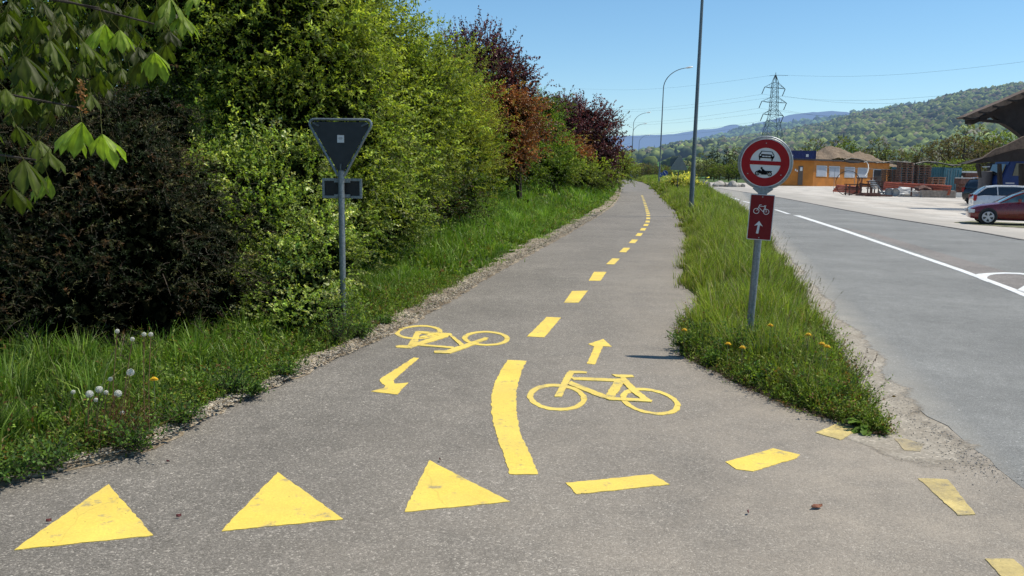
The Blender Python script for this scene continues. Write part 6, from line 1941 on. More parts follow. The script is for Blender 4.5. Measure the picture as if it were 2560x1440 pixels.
def car(name, label, loc, rz, prof_body, roofp, width, wheels, mat, wr=.32, glass=M_glass, front='x-', scale=1.0, hub=5, clearside=None, rails=False):
    """prof_body: (x, z_low, z_belt, half width factor); roofp: greenhouse side outline (x_bottom, x_top...)"""
    t = thing(name, label, 'car', loc, (0, 0, rz)); t.scale = (scale,) * 3
    hw = width / 2
    rings = []
    for (x, zl, zb, f) in prof_body:
        w = hw * f
        rings.append([(x, -w * .90, zl), (x, -w * .985, zl + .10), (x, -w, zl + (zb - zl) * .45), (x, -w * .985, zl + (zb - zl) * .75), (x, -w * .93, zb - .02), (x, -w * .80, zb + .012), (x, 0, zb + .035),
                      (x, w * .80, zb + .012), (x, w * .93, zb - .02), (x, w * .985, zl + (zb - zl) * .75), (x, w, zl + (zb - zl) * .45), (x, w * .985, zl + .10), (x, w * .90, zl)])
    MB().loft(rings).build('body', mat, t, smooth=True)
    # greenhouse: list of (x, z, half width factor)
    rings = []
    for (x, z0, z1_, f0, f1) in roofp:
        a, b = hw * f0, hw * f1
        rings.append([(x, -a, z0), (x, -(a * .35 + b * .65), z0 + (z1_ - z0) * .6), (x, -b, z1_ - .02), (x, -b * .8, z1_ + .005), (x, 0, z1_ + .02), (x, b * .8, z1_ + .005), (x, b, z1_ - .02), (x, a * .35 + b * .65, z0 + (z1_ - z0) * .6), (x, a, z0)])
    MB().loft(rings).build('windows', glass, t, smooth=True)
    # roof skin and pillars
    rr = [r for r in roofp if r[2] > max(q_[2] for q_ in roofp) - .16]
    rings = []
    for (x, z0, z1_, f0, f1) in rr:
        b = hw * f1
        rings.append([(x, -b - .012, z1_ - .075), (x, -b - .010, z1_ - .012), (x, -b * .8, z1_ + .022), (x, 0, z1_ + .04), (x, b * .8, z1_ + .022), (x, b + .010, z1_ - .012), (x, b + .012, z1_ - .075)])
    MB().loft(rings).build('roof', mat, t, smooth=True)
    for s_ in (-1, 1):
        for i in (0, len(roofp) - 1):
            seq = roofp[:] if i == 0 else roofp[::-1]
            pts = []
            for (x, z0, z1_, f0, f1) in seq:
                pts.append((x, s_ * (hw * f1 + .006), z1_ - .03))
                if z1_ > max(q_[2] for q_ in roofp) - .16: break
            if len(pts) > 1: mb = MB(); mb.tube(pts, .035, 6); mb.build('pillar', mat, t)
        for k in (len(roofp) // 2,):
            (x, z0, z1_, f0, f1) = roofp[k]
            mb = MB(); mb.bar((x, s_ * (hw * f0 + .004), z0), (x + .03, s_ * (hw * f1 + .004), z1_ - .04), .03, .09); mb.build('pillar', mat, t)
    for (x, s_) in [(w, s_) for w in wheels for s_ in (-1, 1)]:
        mb = MB(); mb.tube([(x, s_ * (hw - .18), wr + .02), (x, s_ * (hw + .004), wr + .02)], wr + .035, 24); mb.build('wheel_arch', M_trim, t)
        wo_ = thing('wheel', None, None); wo_.parent = t; wo_.location = (x, s_ * (hw - .10), wr)
        mb = MB(); mb.tube([(0, -.11, 0), (0, -.09, 0), (0, .09, 0), (0, .11, 0)], [wr - .025, wr, wr, wr - .025], 28); mb.build('tyre', M_tyre, wo_, smooth=True)
        mb = MB(); y_ = s_ * .118
        mb.tube([(wr * .66 * math.cos(a), y_, wr * .66 * math.sin(a)) for a in [2 * math.pi * k / 28 for k in range(28)]], .022, 6, closed=True)
        mb.tube([(0, y_ - .01 * s_, 0), (0, y_ + .014 * s_, 0)], wr * .22, 16)
        for k in range(hub):
            a = 2 * math.pi * k / hub + .3
            for da in (-.17, .17):
                mb.bar((wr * .15 * math.cos(a), y_, wr * .15 * math.sin(a)), (wr * .64 * math.cos(a + da), y_, wr * .64 * math.sin(a + da)), .022, .05)
        mb.build('rim', M_rim, wo_)
        mb = MB(); mb.tube([(0, s_ * .1105, 0), (0, s_ * .1125, 0)], wr * .66, 20); mb.build('brake_shadow', M_trim, wo_)
    x0, x1 = prof_body[0][0], prof_body[-1][0]
    zb0 = prof_body[1][2]; zb1 = prof_body[-2][2]
    for s_ in (-1, 1):
        mb = MB(); mb.box((x0 + .11, s_ * hw * .74, zb0 - .10), (.24, .30, .14), rz=s_ * .35); mb.build('headlight', M_head, t, bevel=.02)
        mb = MB(); mb.box((x1 - .06, s_ * hw * .84, zb1 - .10), (.14, .18, .30)); mb.build('tail_lamp', M_tail, t, bevel=.02)
        mb = MB(); k = [r for r in roofp][1]; mb.box((k[0] + .15, s_ * (hw + .05), k[1] + .08), (.12, .16, .12)); mb.build('mirror', mat, t, bevel=.02)
        mb = MB(); mb.box(((x0 + x1) / 2 + .45, s_ * (hw * 1.0 + .006), prof_body[len(prof_body) // 2][2] - .16), (.17, .02, .03)); mb.build('door_handle', mat, t)
        if rails:
            mb = MB(); ys = hw * rr[0][4] * .86; z = max(q_[2] for q_ in roofp) + .075
            mb.tube([(rr[0][0] + .1, s_ * ys, z - .05), (rr[0][0] + .25, s_ * ys, z), (rr[-1][0] - .25, s_ * ys, z), (rr[-1][0] - .1, s_ * ys, z - .05)], .02, 6); mb.build('roof_rail', M_rim, t)
    mb = MB(); mb.box(((x0 + x1) / 2, 0, .24), ((x1 - x0) * .84, hw * 1.84, .14)); mb.build('sill', M_trim, t)
    mb = MB(); mb.box((x1 - .012, 0, .62), (.03, .52, .12)); mb.build('number_plate', M_swhite, t)
    return t


# low coupe, front at x=0
wz = G(2468, 561, -.26)
car('parked_car', 'dark red low car with silver five-spoke wheels parked nearest, front to the left', (wz.x - .30, wz.y + 1.02, -.262), math.radians(-22),
    [(0.0, .34, .52, .60), (.06, .24, .62, .80), (.30, .20, .72, .93), (.75, .20, .80, .98), (1.30, .19, .88, 1.0), (2.0, .19, .93, 1.0), (2.8, .19, .95, 1.0), (3.5, .20, .97, .98), (3.95, .24, .96, .93), (4.18, .32, .88, .82)],
    [(1.05, .84, .88, .86, .80), (1.55, .90, 1.17, .88, .74), (1.95, .92, 1.34, .88, .68), (2.4, .93, 1.39, .88, .68), (2.9, .95, 1.38, .88, .67), (3.4, .96, 1.25, .86, .66), (3.85, .96, 1.02, .84, .70)],
    1.76, (.66, 3.26), carpaint('paint_dark_red', (.15, .004, .010)), wr=.30, glass=M_glass2)
# white wagon, tail at the left: mirrored so that its front points to +x
wz = P(2437, 500, 43.5)
t = car('parked_car', 'white station wagon parked behind the dark red car, tail to the left', (wz.x + 4.28, 43.5 - 1.2, -.24), math.radians(180 - 20),
        [(0.0, .34, .52, .70), (.08, .24, .62, .86), (.40, .20, .74, .95), (.95, .20, .86, .99), (1.6, .19, .92, 1.0), (2.6, .19, .95, 1.0), (3.4, .19, .97, 1.0), (4.1, .20, .97, .98), (4.42, .24, .93, .94), (4.55, .34, .80, .88)],
        [(1.0, .88, .92, .86, .80), (1.6, .92, 1.24, .90, .74), (1.95, .93, 1.40, .90, .72), (2.7, .95, 1.45, .90, .72), (3.5, .97, 1.44, .90, .72), (4.0, .97, 1.38, .88, .70), (4.22, .95, 1.22, .87, .74), (4.46, .92, .98, .86, .78)],
        1.74, (.85, 3.55), carpaint('paint_white', (.60, .61, .63)), wr=.31)
wz = P(2470, 500, 55)
t = car('parked_car', 'black estate car with roof rails seen from behind, beside the barn', (wz.x + 3.2, 57.6, -.10), math.radians(180 + 30),
        [(0.0, .40, .60, .70), (.08, .28, .72, .86), (.45, .24, .88, .95), (1.1, .24, .98, .99), (1.8, .23, 1.02, 1.0), (2.6, .23, 1.04, 1.0), (3.4, .23, 1.05, 1.0), (4.2, .24, 1.05, .98), (4.50, .28, 1.02, .95), (4.6, .40, .90, .90)],
        [(1.0, .98, 1.02, .86, .80), (1.6, 1.02, 1.40, .90, .74), (1.95, 1.03, 1.58, .90, .72), (2.7, 1.05, 1.63, .90, .72), (3.6, 1.05, 1.62, .90, .72), (4.15, 1.05, 1.58, .88, .70), (4.40, 1.03, 1.35, .87, .74), (4.54, 1.0, 1.05, .86, .78)],
        1.78, (.9, 3.65), carpaint('paint_black', (.010, .011, .015)), wr=.34, rails=True)

# ---- barn --------------------------------------------------------------------
Yb = 50.0
bo = Vector((P(2500, 440, Yb).x, Yb, 0))
t = thing('wooden_barn', 'dark timber barn with stepped board roof at the right edge of the picture', 'building', bo)
BW = Wall((0, Yb), (10, Yb))


def bpart(name, polys, off, th, mat, parent=None):
    mb = MB()
    for pl in polys: BW.slab(mb, [z4(x, y) for x, y in pl], off, th)
    o = mb.build(name, mat, parent or t)
    if parent is None: o.location = -bo
    return o


bpart('gable_wall', [[(310, 556), (480, 540), (600, 470), (830, 378), (1080, 262), (1296, 152), (1900, -80), (1900, 1400), (1296, 892), (1100, 742), (940, 645), (850, 572), (745, 505), (630, 560), (520, 594), (380, 655), (312, 640)]], 0, .5, M_wood)
R_ = [(225, 520), (472, 413), (728, 309), (996, 196), (1250, 86), (1500, -22)]
for k in range(5):
    (x0, y0), (x1, y1) = R_[k], R_[k + 1]
    o = bpart('roof_board', [[(x0, y0), (x1, y1), (x1 + 90, y1 + 60), (x0 + 250, y0 + 5), (x0 + 130, y0 + 24), (x0 + 2, y0 + 26)]], .5 - .012 * k, .9, M_shingle)
    bpart('dark_end_cap', [[(x0 - 2, y0 + 4), (x0 + 130, y0 + 22), (x0 + 245, y0 + 14), (x0 + 200, y0 + 44), (x0 + 4, y0 + 46)]], .515 - .012 * k, .2, M_wood, o)  # dark wooden end cap below each roof board
bpart('tie_beam', [[(480, 560), (620, 562), (850, 578), (930, 612), (960, 650), (860, 628), (520, 598)]], .06, .4, M_wood)
bpart('lower_roof', [[(250, 1365), (540, 1270), (800, 1090), (920, 1060), (1296, 872), (1900, 640), (1900, 1060), (1296, 1085), (1180, 1098), (930, 1163), (700, 1236), (470, 1292)]], 2.0, .2, M_shingle)
bpart('lower_roof_edge', [[(470, 1292), (700, 1236), (930, 1163), (1180, 1098), (1900, 1060), (1900, 1300), (700, 1335), (245, 1372), (250, 1360)]], 1.95, .8, M_wood)
BW2 = Wall((0, 58), (10, 58))
mb = MB(); BW2.slab(mb, [z3(880, 50), z3(2600, 50), z3(2600, 480), z3(880, 480)], 0, .3); o = mb.build('back_wall', M_dark, t); o.location = -bo
for i, (x0, x1) in enumerate(((760, 890), (965, 1040), (1090, 1130), (1200, 1260), (1280, 1340))):  # pale strips painted in for daylight showing through the wall
    mb = MB(); BW2.slab(mb, [z3(x0, 104), z3(x1, 100), z3(x1 - 10, 118), z3(x0 + 15, 122)], .06, .05); o = mb.build('painted_light_strip', M_pale, t); o.location = -bo
for i, (xa, xb, y1) in enumerate(((690, 730, 290), (1050, 1075, 420), (1400, 1440, 420))):
    mb = MB(); BW.slab(mb, [z3(xa, 60), z3(xb, 60), z3(xb + 20, y1), z3(xa + 50 if i == 0 else xa, y1)], .5, .3); o = mb.build('post', M_wood, t); o.location = -bo
q_ = P(2465, 432, 54); mb = MB(); mb.tube([(0, 0, -.1), (0, 0, .02), (0, 0, 2.0), (0, 0, 2.02)], [.33, .36, .42, .40], 18); o = mb.build('silo_barrel', plain('barrel_grey', (.12, .11, .115), .7), smooth=True); o.location = (q_.x, 54, 0)
tag(o, 'grey tapered container standing under the barn eave', 'barrel')
# blue lorry in the barn
q_ = P(2540, 450, 53)
t2 = thing('blue_lorry', 'blue lorry cab parked in the shadow under the barn roof', 'lorry', (q_.x - .2, 53.0, 0), (0, 0, -.15))
M_blu = plain('paint_blue', (.008, .03, .13), .5, spec=.3)
mb = MB(); mb.prism([(-.95, .55), (1.9, .55), (1.9, 2.75), (-.55, 2.75), (-.8, 2.1), (-.97, 1.5)], -.9, 1.3); mb.build('cab', M_blu, t2, bevel=.05)
mb = MB(); mb.prism([(-.40, 1.75), (.55, 1.75), (.55, 2.5), (-.25, 2.5)], -.93, -.88); mb.build('side_window', M_glass, t2)
mb = MB(); mb.box((-.88, .2, 2.1), (.06, 1.9, .7), rot=Matrix.Rotation(.28, 3, 'Y')); mb.build('windscreen', M_glass, t2)
mb = MB(); mb.box((.5, .2, .4), (2.9, 2.0, .3)); mb.build('chassis', M_trim, t2)
for x in (-.1, 1.4):
    mb = MB(); mb.tube([(x, -.95, .48), (x, -.65, .48)], .48, 20); mb.build('wheel', M_tyre, t2, smooth=True)
mb = MB(); mb.box((-.98, -.7, .95), (.06, .3, .2)); mb.build('headlight', M_head, t2)
mb = MB(); mb.box((-.5, -.905, 1.3), (.5, .02, .05)); mb.build('bright_stripe', M_swhite, t2)
# clutter between container and barn
for i, (x, y, w, h, mt, lab) in enumerate([(2410, 432, .9, .22, M_pale, 'white boards piled before the orange shed'), (2425, 436, 1.4, .3, M_rust, 'rusty scrap between container and black car'), (2412, 446, 1.5, .16, M_pale, 'white board lying left of the black car'),
                                           (2412, 453, 1.6, .5, M_rust, 'dull red crate left of the black car'), (2405, 474, .5, .5, M_rust, 'small dark red crate beside the container end')]):
    Yc = 88 - 3 * i if i < 3 else 78 - 4 * (i - 3); q_ = P(x, y, Yc); mb = MB(); z_ = max(q_.z, 0.1)
    mb.box((0, 0, -z_ * .5 - .0), (w * .8, .5, z_)); mb.box((0, 0, 0), (w, .8, h), rz=.1 * i); o = mb.build('crate' if i > 2 else 'board_pile', mt); o.location = (q_.x, Yc, z_); tag(o, lab, 'crate' if i > 2 else 'boards')

# ---- pylon -------------------------------------------------------------------
Yp = 330.0
def zp4(x, y, Y=Yp): return P(1500 + x / 4, 120 + y / 4, Y)
pb = zp4(1722, 1300); base_p = Vector((pb.x, Yp, 0))
t = thing('lattice_pylon', 'tall steel lattice pylon with three cross arms behind the round sign', 'pylon', base_p)
M_pyl = plain('pylon_steel', (.10, .12, .13), .6, metal=.3)
cxf = lambda y: 1757 - (y - 250) * .058
hwf = lambda y: 4 if y < 270 else (4 + (y - 270) * .30 if y < 345 else (26 + (y - 345) * .035 if y < 660 else 37 + (y - 660) * .20))
mb = MB(); ys = [270, 345, 395, 440, 490, 540, 580, 620, 665, 720, 780, 860, 960, 1100, 1290]
def node(y, sx, sy):
    p = zp4(cxf(y) + sx * hwf(y), y); w_m = hwf(y) / 4 * Yp / F
    return Vector((p.x, Yp + sy * w_m, p.z)) - base_p
r_ = .10
for sx in (-1, 1):
    for sy in (-1, 1):
        for a, b in zip(ys[:-1], ys[1:]): mb.tube([node(a, sx, sy), node(b, sx, sy)], r_, 4)
for a, b in zip(ys[:-1], ys[1:]):
    for sy in (-1, 1):
        mb.tube([node(a, -1, sy), node(b, 1, sy)], .05, 4); mb.tube([node(a, 1, sy), node(b, -1, sy)], .05, 4); mb.tube([node(b, -1, sy), node(b, 1, sy)], .07, 4)
    for sx in (-1, 1): mb.tube([node(a, sx, -1), node(b, sx, 1)], .07, 4)
mb.tube([zp4(1758, 245) - base_p, zp4(1757, 345) - base_p], .12, 4)
for sx in (-1, 1): mb.tube([zp4(1758, 270) - base_p, node(345, sx, -1)], .08, 4)
mb.build('tower', M_pyl, t)
tips = []
for (yc, yt, xl, xr, yl, yr) in ((400, 350, 1647, 1852, 390, 410), (545, 492, 1618, 1865, 532, 550), (668, 622, 1632, 1835, 660, 682)):
    mb = MB()
    for sx, x, y in ((-1, xl, yl), (1, xr, yr)):
        tip = zp4(x, y) - base_p
        for sy in (-1, 1):
            mb.tube([node(yc, sx, sy), tip], .09, 4); mb.tube([node(yt, sx, sy), tip], .08, 4)
        for k in (.33, .66): mb.tube([node(yc, sx, -1).lerp(tip, k), node(yt, sx, -1).lerp(tip, k + .1)], .05, 4)
        tips.append((tip, sx))
    mb.build('cross_arm', M_pyl, t)
for tip, sx in tips:
    e = tip + Vector((-.95, 0, -2.6)); mb = MB(); mb.tube([tip, e], .14, 6); mb.build('insulator', M_blk, t)
mb = MB(); mb.tube([zp4(1690, 277) - base_p, zp4(1880, 275) - base_p], .06, 4); mb.build('top_fitting', M_blk, t)
# lines: (pylon point, left end, right end)
M_wire = plain('wire_grey', (.10, .12, .14), .6)
WR = [((1758, 268), (-300, 400), (4300, 130)), ((1622, 462), (-300, 603), (3600, 462)), ((1822, 478), (-300, 622), (3700, 510)), ((1592, 602), (-300, 735), (3400, 640)),
      ((1832, 620), (-300, 752), (3400, 660)), ((1607, 732), (-300, 850), (3300, 800)), ((1800, 747), (-300, 880), (3300, 830))]
for i, (c0, l0, r0) in enumerate(WR):
    a = zp4(*c0); b = zp4(*l0, 520); c = zp4(*r0, 230)
    pts = [b.lerp(a, k / 8) - Vector((0, 0, 3.0 * math.sin(math.pi * k / 8))) for k in range(9)] + [a.lerp(c, k / 8) - Vector((0, 0, 2.0 * math.sin(math.pi * k / 8))) for k in range(1, 9)]
    mb = MB(); mb.tube(pts, .029, 4); o = mb.build('power_line', M_wire)
    lab = ['single top wire running over the tip of the pylon', 'wire from the left end of the upper cross arm', 'wire from the right end of the upper cross arm', 'wire from the left end of the middle cross arm', 'wire from the right end of the middle cross arm', 'wire from the left end of the lowest cross arm', 'wire from the right end of the lowest cross arm'][i]
    tag(o, lab, 'power line', 'power lines of the pylon')
# ================================================================== HILLS AND FAR TREES
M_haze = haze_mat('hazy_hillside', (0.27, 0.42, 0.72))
hy = lambda px: 429 + (px - 1280) * .0148


def ridge(pts, px):
    xs = [p[0] for p in pts]; ys = [p[1] for p in pts]
    return np.interp(px, xs, ys)


class Hill:
    def __init__(s, pts, Y0, Y1, shape=1.0, zmin=0):
        s.pts, s.Y0, s.Y1, s.shape = pts, Y0, Y1, shape

    def at(s, px, t):
        Y = s.Y0 + (s.Y1 - s.Y0) * t
        zr = CAMZ + (hy(px) - ridge(s.pts, px)) / F * s.Y1
        X = (px - 1280) / F * Y
        return X, Y, np.maximum(zr, 0) * t ** s.shape


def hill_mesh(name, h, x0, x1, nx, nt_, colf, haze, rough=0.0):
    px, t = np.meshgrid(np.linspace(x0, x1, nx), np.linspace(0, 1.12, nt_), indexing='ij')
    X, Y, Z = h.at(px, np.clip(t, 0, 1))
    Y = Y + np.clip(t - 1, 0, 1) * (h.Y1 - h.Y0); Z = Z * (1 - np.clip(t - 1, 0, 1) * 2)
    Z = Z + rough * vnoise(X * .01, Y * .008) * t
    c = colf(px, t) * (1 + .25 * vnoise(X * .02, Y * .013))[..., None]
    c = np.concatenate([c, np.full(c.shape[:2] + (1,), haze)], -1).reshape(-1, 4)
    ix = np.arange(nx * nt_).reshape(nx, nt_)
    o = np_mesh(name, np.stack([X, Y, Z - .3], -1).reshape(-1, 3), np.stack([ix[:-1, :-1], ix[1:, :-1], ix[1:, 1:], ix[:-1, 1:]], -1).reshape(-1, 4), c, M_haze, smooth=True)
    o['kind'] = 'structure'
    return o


flat = lambda c: (lambda px, t: np.broadcast_to(np.array(c), px.shape + (3,)).copy())
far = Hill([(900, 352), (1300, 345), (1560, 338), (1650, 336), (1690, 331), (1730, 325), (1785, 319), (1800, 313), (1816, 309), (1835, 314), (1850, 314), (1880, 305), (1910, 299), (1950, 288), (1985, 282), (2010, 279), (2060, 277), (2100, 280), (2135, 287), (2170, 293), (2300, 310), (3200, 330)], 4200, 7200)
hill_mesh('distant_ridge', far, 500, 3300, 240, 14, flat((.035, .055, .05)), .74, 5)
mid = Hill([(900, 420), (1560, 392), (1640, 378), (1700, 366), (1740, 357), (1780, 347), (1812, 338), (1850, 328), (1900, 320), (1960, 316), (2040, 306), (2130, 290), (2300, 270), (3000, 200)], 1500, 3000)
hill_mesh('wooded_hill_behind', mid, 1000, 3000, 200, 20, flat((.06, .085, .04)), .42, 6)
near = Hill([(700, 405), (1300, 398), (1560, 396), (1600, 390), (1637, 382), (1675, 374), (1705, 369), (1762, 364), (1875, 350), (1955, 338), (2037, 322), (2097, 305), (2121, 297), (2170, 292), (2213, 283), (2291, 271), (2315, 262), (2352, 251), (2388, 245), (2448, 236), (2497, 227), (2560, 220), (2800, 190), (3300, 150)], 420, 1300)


def nearcol(px, t):
    g = np.array([.075, .165, .03]); f_ = np.array([.045, .065, .02])
    w = sm(px, 1760, 1800)[..., None] * 1.0
    w = np.maximum(w, sm(t, .34, .40)[..., None])
    return g * (1 - w) + f_ * w


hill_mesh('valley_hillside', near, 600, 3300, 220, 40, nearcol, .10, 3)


def crowns(name, label, pts, rad, hgt, cols, haze, cone):
    bm = bmesh.new(); bmesh.ops.create_icosphere(bm, subdivisions=1 if len(pts) > 2500 else 2, radius=1)
    bv = np.array([tuple(v.co) for v in bm.verts]); bf = np.array([[v.index for v in f.verts] for f in bm.faces]); bm.free()
    n = len(pts); k = len(bv)
    dv = 1 + RNG.uniform(-.20, .24, (n, k, 1))
    v = bv[None] * dv
    z = v[..., 2]
    taper = np.where(cone[:, None], np.clip((1.05 - z) / 1.6, .05, 1), 1.0)
    v = np.stack([v[..., 0] * rad[:, None] * taper, v[..., 1] * rad[:, None] * taper, (z * .5 + .5) * hgt[:, None]], -1) + pts[:, None, :]
    f = (bf[None] + (np.arange(n) * k)[:, None, None]).reshape(-1, 3)
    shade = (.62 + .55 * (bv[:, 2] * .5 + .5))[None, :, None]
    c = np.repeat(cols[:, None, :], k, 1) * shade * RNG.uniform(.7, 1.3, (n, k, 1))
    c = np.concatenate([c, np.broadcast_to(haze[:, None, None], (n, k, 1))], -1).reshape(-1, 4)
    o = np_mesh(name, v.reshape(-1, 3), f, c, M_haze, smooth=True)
    return tag(o, label, 'forest', kind='stuff')


def forest(name, label, h, n, x0, x1, tmin, rad, conf, pal, hz0, hz1, keep=None, zc=(.015, .028, .014)):
    px = RNG.uniform(x0, x1, n * 2); t = RNG.random(n * 2) ** .9 * (1.01 - tmin) + tmin
    if keep is not None:
        k = keep(px, t); px, t = px[k], t[k]
    px, t = px[:n], t[:n]; X, Y, Z = h.at(px, t); n = len(px)
    cl = vnoise(X * .012, Y * .010) + .7 * vnoise(X * .05 + 3, Y * .04)
    cone = (RNG.random(n) < conf + .10 * (cl > .6))
    r = rad * RNG.uniform(.7, 1.3, n) * np.where(cone, .6, 1)
    H = r * np.where(cone, 3.6, RNG.uniform(1.7, 2.3, n))
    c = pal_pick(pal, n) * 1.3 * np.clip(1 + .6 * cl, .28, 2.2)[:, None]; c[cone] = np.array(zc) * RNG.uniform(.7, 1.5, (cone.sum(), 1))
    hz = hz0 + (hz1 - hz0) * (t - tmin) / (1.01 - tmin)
    return crowns(name, label, np.stack([X, Y, Z - r * .5], -1), r, H, c, hz, cone)


PF = [((.085, .108, .034), 3), ((.055, .075, .030), 3), ((.120, .145, .042), 1.7), ((.09, .082, .052), 1.6), ((.032, .046, .026), 1.7)]
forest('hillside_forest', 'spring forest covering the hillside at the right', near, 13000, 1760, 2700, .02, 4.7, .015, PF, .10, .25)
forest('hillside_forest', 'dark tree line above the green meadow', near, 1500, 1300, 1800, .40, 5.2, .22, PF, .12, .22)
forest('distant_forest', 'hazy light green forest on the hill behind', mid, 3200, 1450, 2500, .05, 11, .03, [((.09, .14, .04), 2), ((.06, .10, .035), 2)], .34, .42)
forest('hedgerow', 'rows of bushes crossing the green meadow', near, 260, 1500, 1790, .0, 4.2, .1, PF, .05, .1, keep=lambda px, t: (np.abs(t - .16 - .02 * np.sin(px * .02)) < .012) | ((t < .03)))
# pale blossoming trees etc. : individual valley trees ---------------------------------


def tree_proto(name, kind, pal, H, R, n=1500, leaf=.5):
    t = thing(name, '', 'tree')
    va = VA(); nl = 7
    k = max(9, int(R * 2.6)); lob = []
    for i in range(k):
        a = 6.28 * i / k + rag(.8); rr = R * random.uniform(.25, .6); lob.append((rr * math.cos(a), rr * math.sin(a), H * random.uniform(.24, .82), R * .50, R * .50, H * .20))
    if kind == 'cone': lob = [(0, 0, H * (.15 + .16 * i), R * (1 - .17 * i), R * (1 - .17 * i), H * .13) for i in range(5)] + [(0, 0, H * .94, R * .12, R * .12, H * .08)]
    if kind == 'bush': lob = [(RNG.uniform(-R, R) * .7, RNG.uniform(-R, R) * .5, H * RNG.uniform(.3, .7), R * .4, R * .4, H * .3) for _ in range(7)]
    p, o_ = lobe_points(lob, n // nl, .6, 1.1, under=.7)
    dr = unit(o_ + RNG.normal(0, .5, o_.shape) + np.array([0, 0, .4]))
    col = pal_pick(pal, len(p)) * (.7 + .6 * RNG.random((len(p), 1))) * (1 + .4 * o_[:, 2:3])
    va.add(*sprig_leaves(p, dr, np.full(len(p), leaf * 1.8), nl, leaf, leaf * .65, col, .1)); va.build('crown', M_leaf, t)
    mb = MB(); mb.tube([(0, 0, -.5), (rag(.2), rag(.2), H * .45), (rag(.4), rag(.4), H * .85)], [H * .022, H * .016, H * .004], 6)
    for i in range(9):
        z0 = H * random.uniform(.2, .6); q_ = random.choice(lob); mb.tube([(0, 0, z0), (q_[0] * .6, q_[1] * .6, (z0 + q_[2]) / 2 + H * .05), (q_[0], q_[1], q_[2] + H * .1)], [H * .010, H * .007, H * .002], 4)
    mb.build('trunk', M_bark, t)
    return t


OLV = [((.12, .145, .045), 3), ((.08, .10, .036), 3), ((.16, .18, .05), 1.2), ((.11, .09, .055), 1.5)]
BRN = [((.115, .095, .055), 3), ((.085, .075, .048), 3), ((.13, .14, .05), 1.3)]
YG = [((.14, .19, .035), 3), ((.09, .13, .03), 2)]
DK = [((.018, .032, .018), 3), ((.03, .045, .022), 1)]
WHT = [((.30, .30, .25), 2), ((.12, .14, .06), 2)]
protos = {'olive': tree_proto('valley_tree', 'round', OLV, 13, 5.5, 3400, .42), 'brown': tree_proto('valley_tree', 'round', BRN, 14, 5.0, 2800, .40), 'light': tree_proto('valley_tree', 'round', YG, 10, 4.5, 2600, .42),
          'dark': tree_proto('conifer_tree', 'cone', DK, 16, 3.2, 2600, .5), 'bush': tree_proto('valley_bush', 'bush', OLV, 5, 3.6, 1500, .32), 'blossom': tree_proto('blossom_tree', 'round', WHT, 7, 3.2, 1500, .35)}
glab = {'olive': 'olive green trees at the foot of the hill', 'brown': 'bare brownish trees at the foot of the hill', 'light': 'light green trees at the foot of the hill', 'dark': 'dark conifers in the valley', 'bush': 'bushes beyond the end of the road', 'blossom': 'pale blossoming trees in the meadow'}
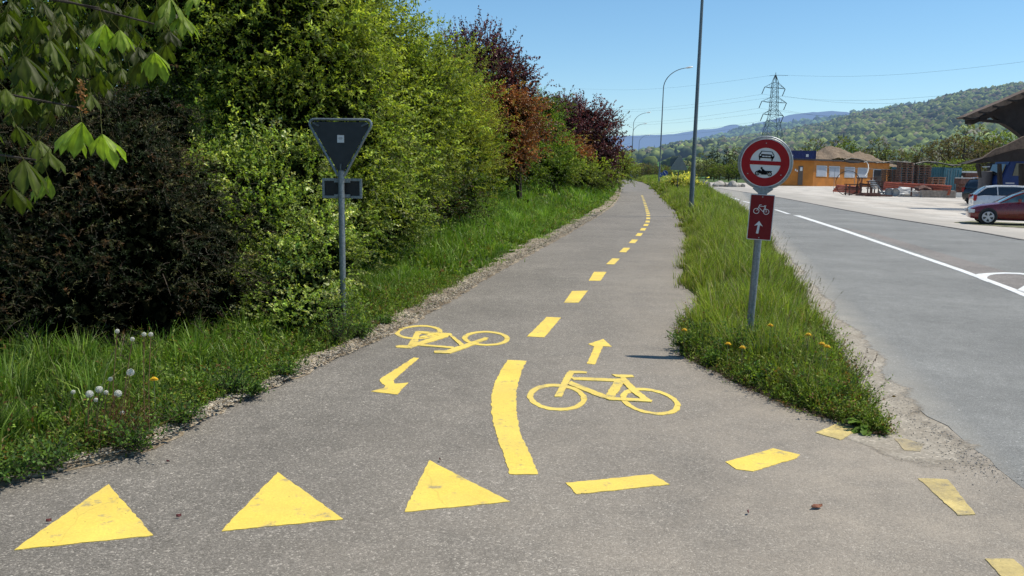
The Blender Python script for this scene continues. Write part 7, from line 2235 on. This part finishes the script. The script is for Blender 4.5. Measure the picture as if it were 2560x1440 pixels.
# (kind, px, py_top, Y, label)
VT = [('olive', 2030, 352, 215, 'olive tree rising left of the gravel heap peak'), ('olive', 2075, 345, 230, 'olive tree directly behind the gravel heap peak'), ('brown', 2175, 352, 200, 'brownish tree right of the gravel heap, left of the two'), ('olive', 2210, 350, 195, 'olive tree with a visible trunk above the left pallets'),
      ('brown', 2250, 360, 200, 'brownish tree above the tallest pallet stack'), ('olive', 2285, 366, 190, 'rounded olive tree above the second pallet stack'), ('brown', 2325, 345, 175, 'brown bare tree left of the barn eave'), ('brown', 2365, 322, 165, 'tall bare brown tree under the barn roof tip'),
      ('brown', 2405, 310, 160, 'tallest bare brown tree, seen right under the barn roof tip'), ('olive', 2440, 318, 170, 'olive tree seen through the gap between the barn roofs'), ('light', 2500, 330, 180, 'light green tree behind the gap of the barn roofs'), ('brown', 2475, 325, 165, 'brown tree behind the barn between its roofs'),
      ('light', 2390, 398, 130, 'small round light green bush left of the barn'), ('light', 2345, 403, 150, 'low light green bush behind the teal container'), ('dark', 1985, 375, 260, 'dark conifer left of the blue container'), ('olive', 1990, 372, 240, 'olive tree above the blue container'),
      ('dark', 2130, 358, 260, 'dark conifer right of the gravel heap'), ('light', 2110, 355, 250, 'light tree just right of the heap peak'),
      ('dark', 1778, 368, 420, 'leftmost dark conifer over the boulders'), ('dark', 1792, 372, 400, 'second dark conifer over the boulders'), ('dark', 1815, 366, 410, 'tall pointed conifer left of the round sign'), ('dark', 1830, 370, 390, 'dark conifer near the rim of the round sign'), ('olive', 1848, 372, 380, 'dark olive tree at the rim of the round sign'),
      ('olive', 1765, 385, 330, 'olive tree right of the cut-off lamp post'), ('light', 1800, 408, 250, 'light green tree behind the middle boulders'), ('olive', 1822, 404, 240, 'olive tree behind the right boulders'), ('light', 1842, 408, 230, 'light green tree behind the largest boulder'), ('olive', 1785, 412, 260, 'dark bush behind the pointed boulder'),
      ('light', 1865, 405, 230, 'light tree half hidden by the round sign'), ('olive', 1900, 400, 240, 'tree hidden mostly by the round sign'),
      ('blossom', 1722, 388, 420, 'pale blossoming tree above the grey triangular sign'), ('blossom', 1745, 392, 400, 'pale blossoming tree right of the cut-off lamp post foot'), ('blossom', 1588, 396, 300, 'pale blossoming bush at the end of the path'),
      ('bush', 1560, 412, 190, 'bush right of the hedge end'), ('bush', 1575, 410, 215, 'bush behind the pair of slim lamps'), ('brown', 1600, 402, 230, 'brown bushy tree right of the slim lamps'), ('brown', 1620, 398, 240, 'brown bushy tree left of the curved lamp'),
      ('bush', 1637, 410, 210, 'bush left of the curved lamp foot'), ('bush', 1668, 412, 220, 'bush behind the round blue signs'), ('bush', 1690, 416, 215, 'bush behind the grey triangular sign'), ('bush', 1712, 418, 230, 'bush right of the grey triangular sign'), ('bush', 1740, 425, 240, 'bush behind the leftmost boulder'),
      ('light', 1548, 405, 230, 'light green tree touching the hedge end'), ('olive', 1530, 400, 240, 'olive tree behind the hedge end')]
usedp = set()
Hs = {'olive': 13, 'brown': 14, 'light': 10, 'dark': 16, 'bush': 5, 'blossom': 7}
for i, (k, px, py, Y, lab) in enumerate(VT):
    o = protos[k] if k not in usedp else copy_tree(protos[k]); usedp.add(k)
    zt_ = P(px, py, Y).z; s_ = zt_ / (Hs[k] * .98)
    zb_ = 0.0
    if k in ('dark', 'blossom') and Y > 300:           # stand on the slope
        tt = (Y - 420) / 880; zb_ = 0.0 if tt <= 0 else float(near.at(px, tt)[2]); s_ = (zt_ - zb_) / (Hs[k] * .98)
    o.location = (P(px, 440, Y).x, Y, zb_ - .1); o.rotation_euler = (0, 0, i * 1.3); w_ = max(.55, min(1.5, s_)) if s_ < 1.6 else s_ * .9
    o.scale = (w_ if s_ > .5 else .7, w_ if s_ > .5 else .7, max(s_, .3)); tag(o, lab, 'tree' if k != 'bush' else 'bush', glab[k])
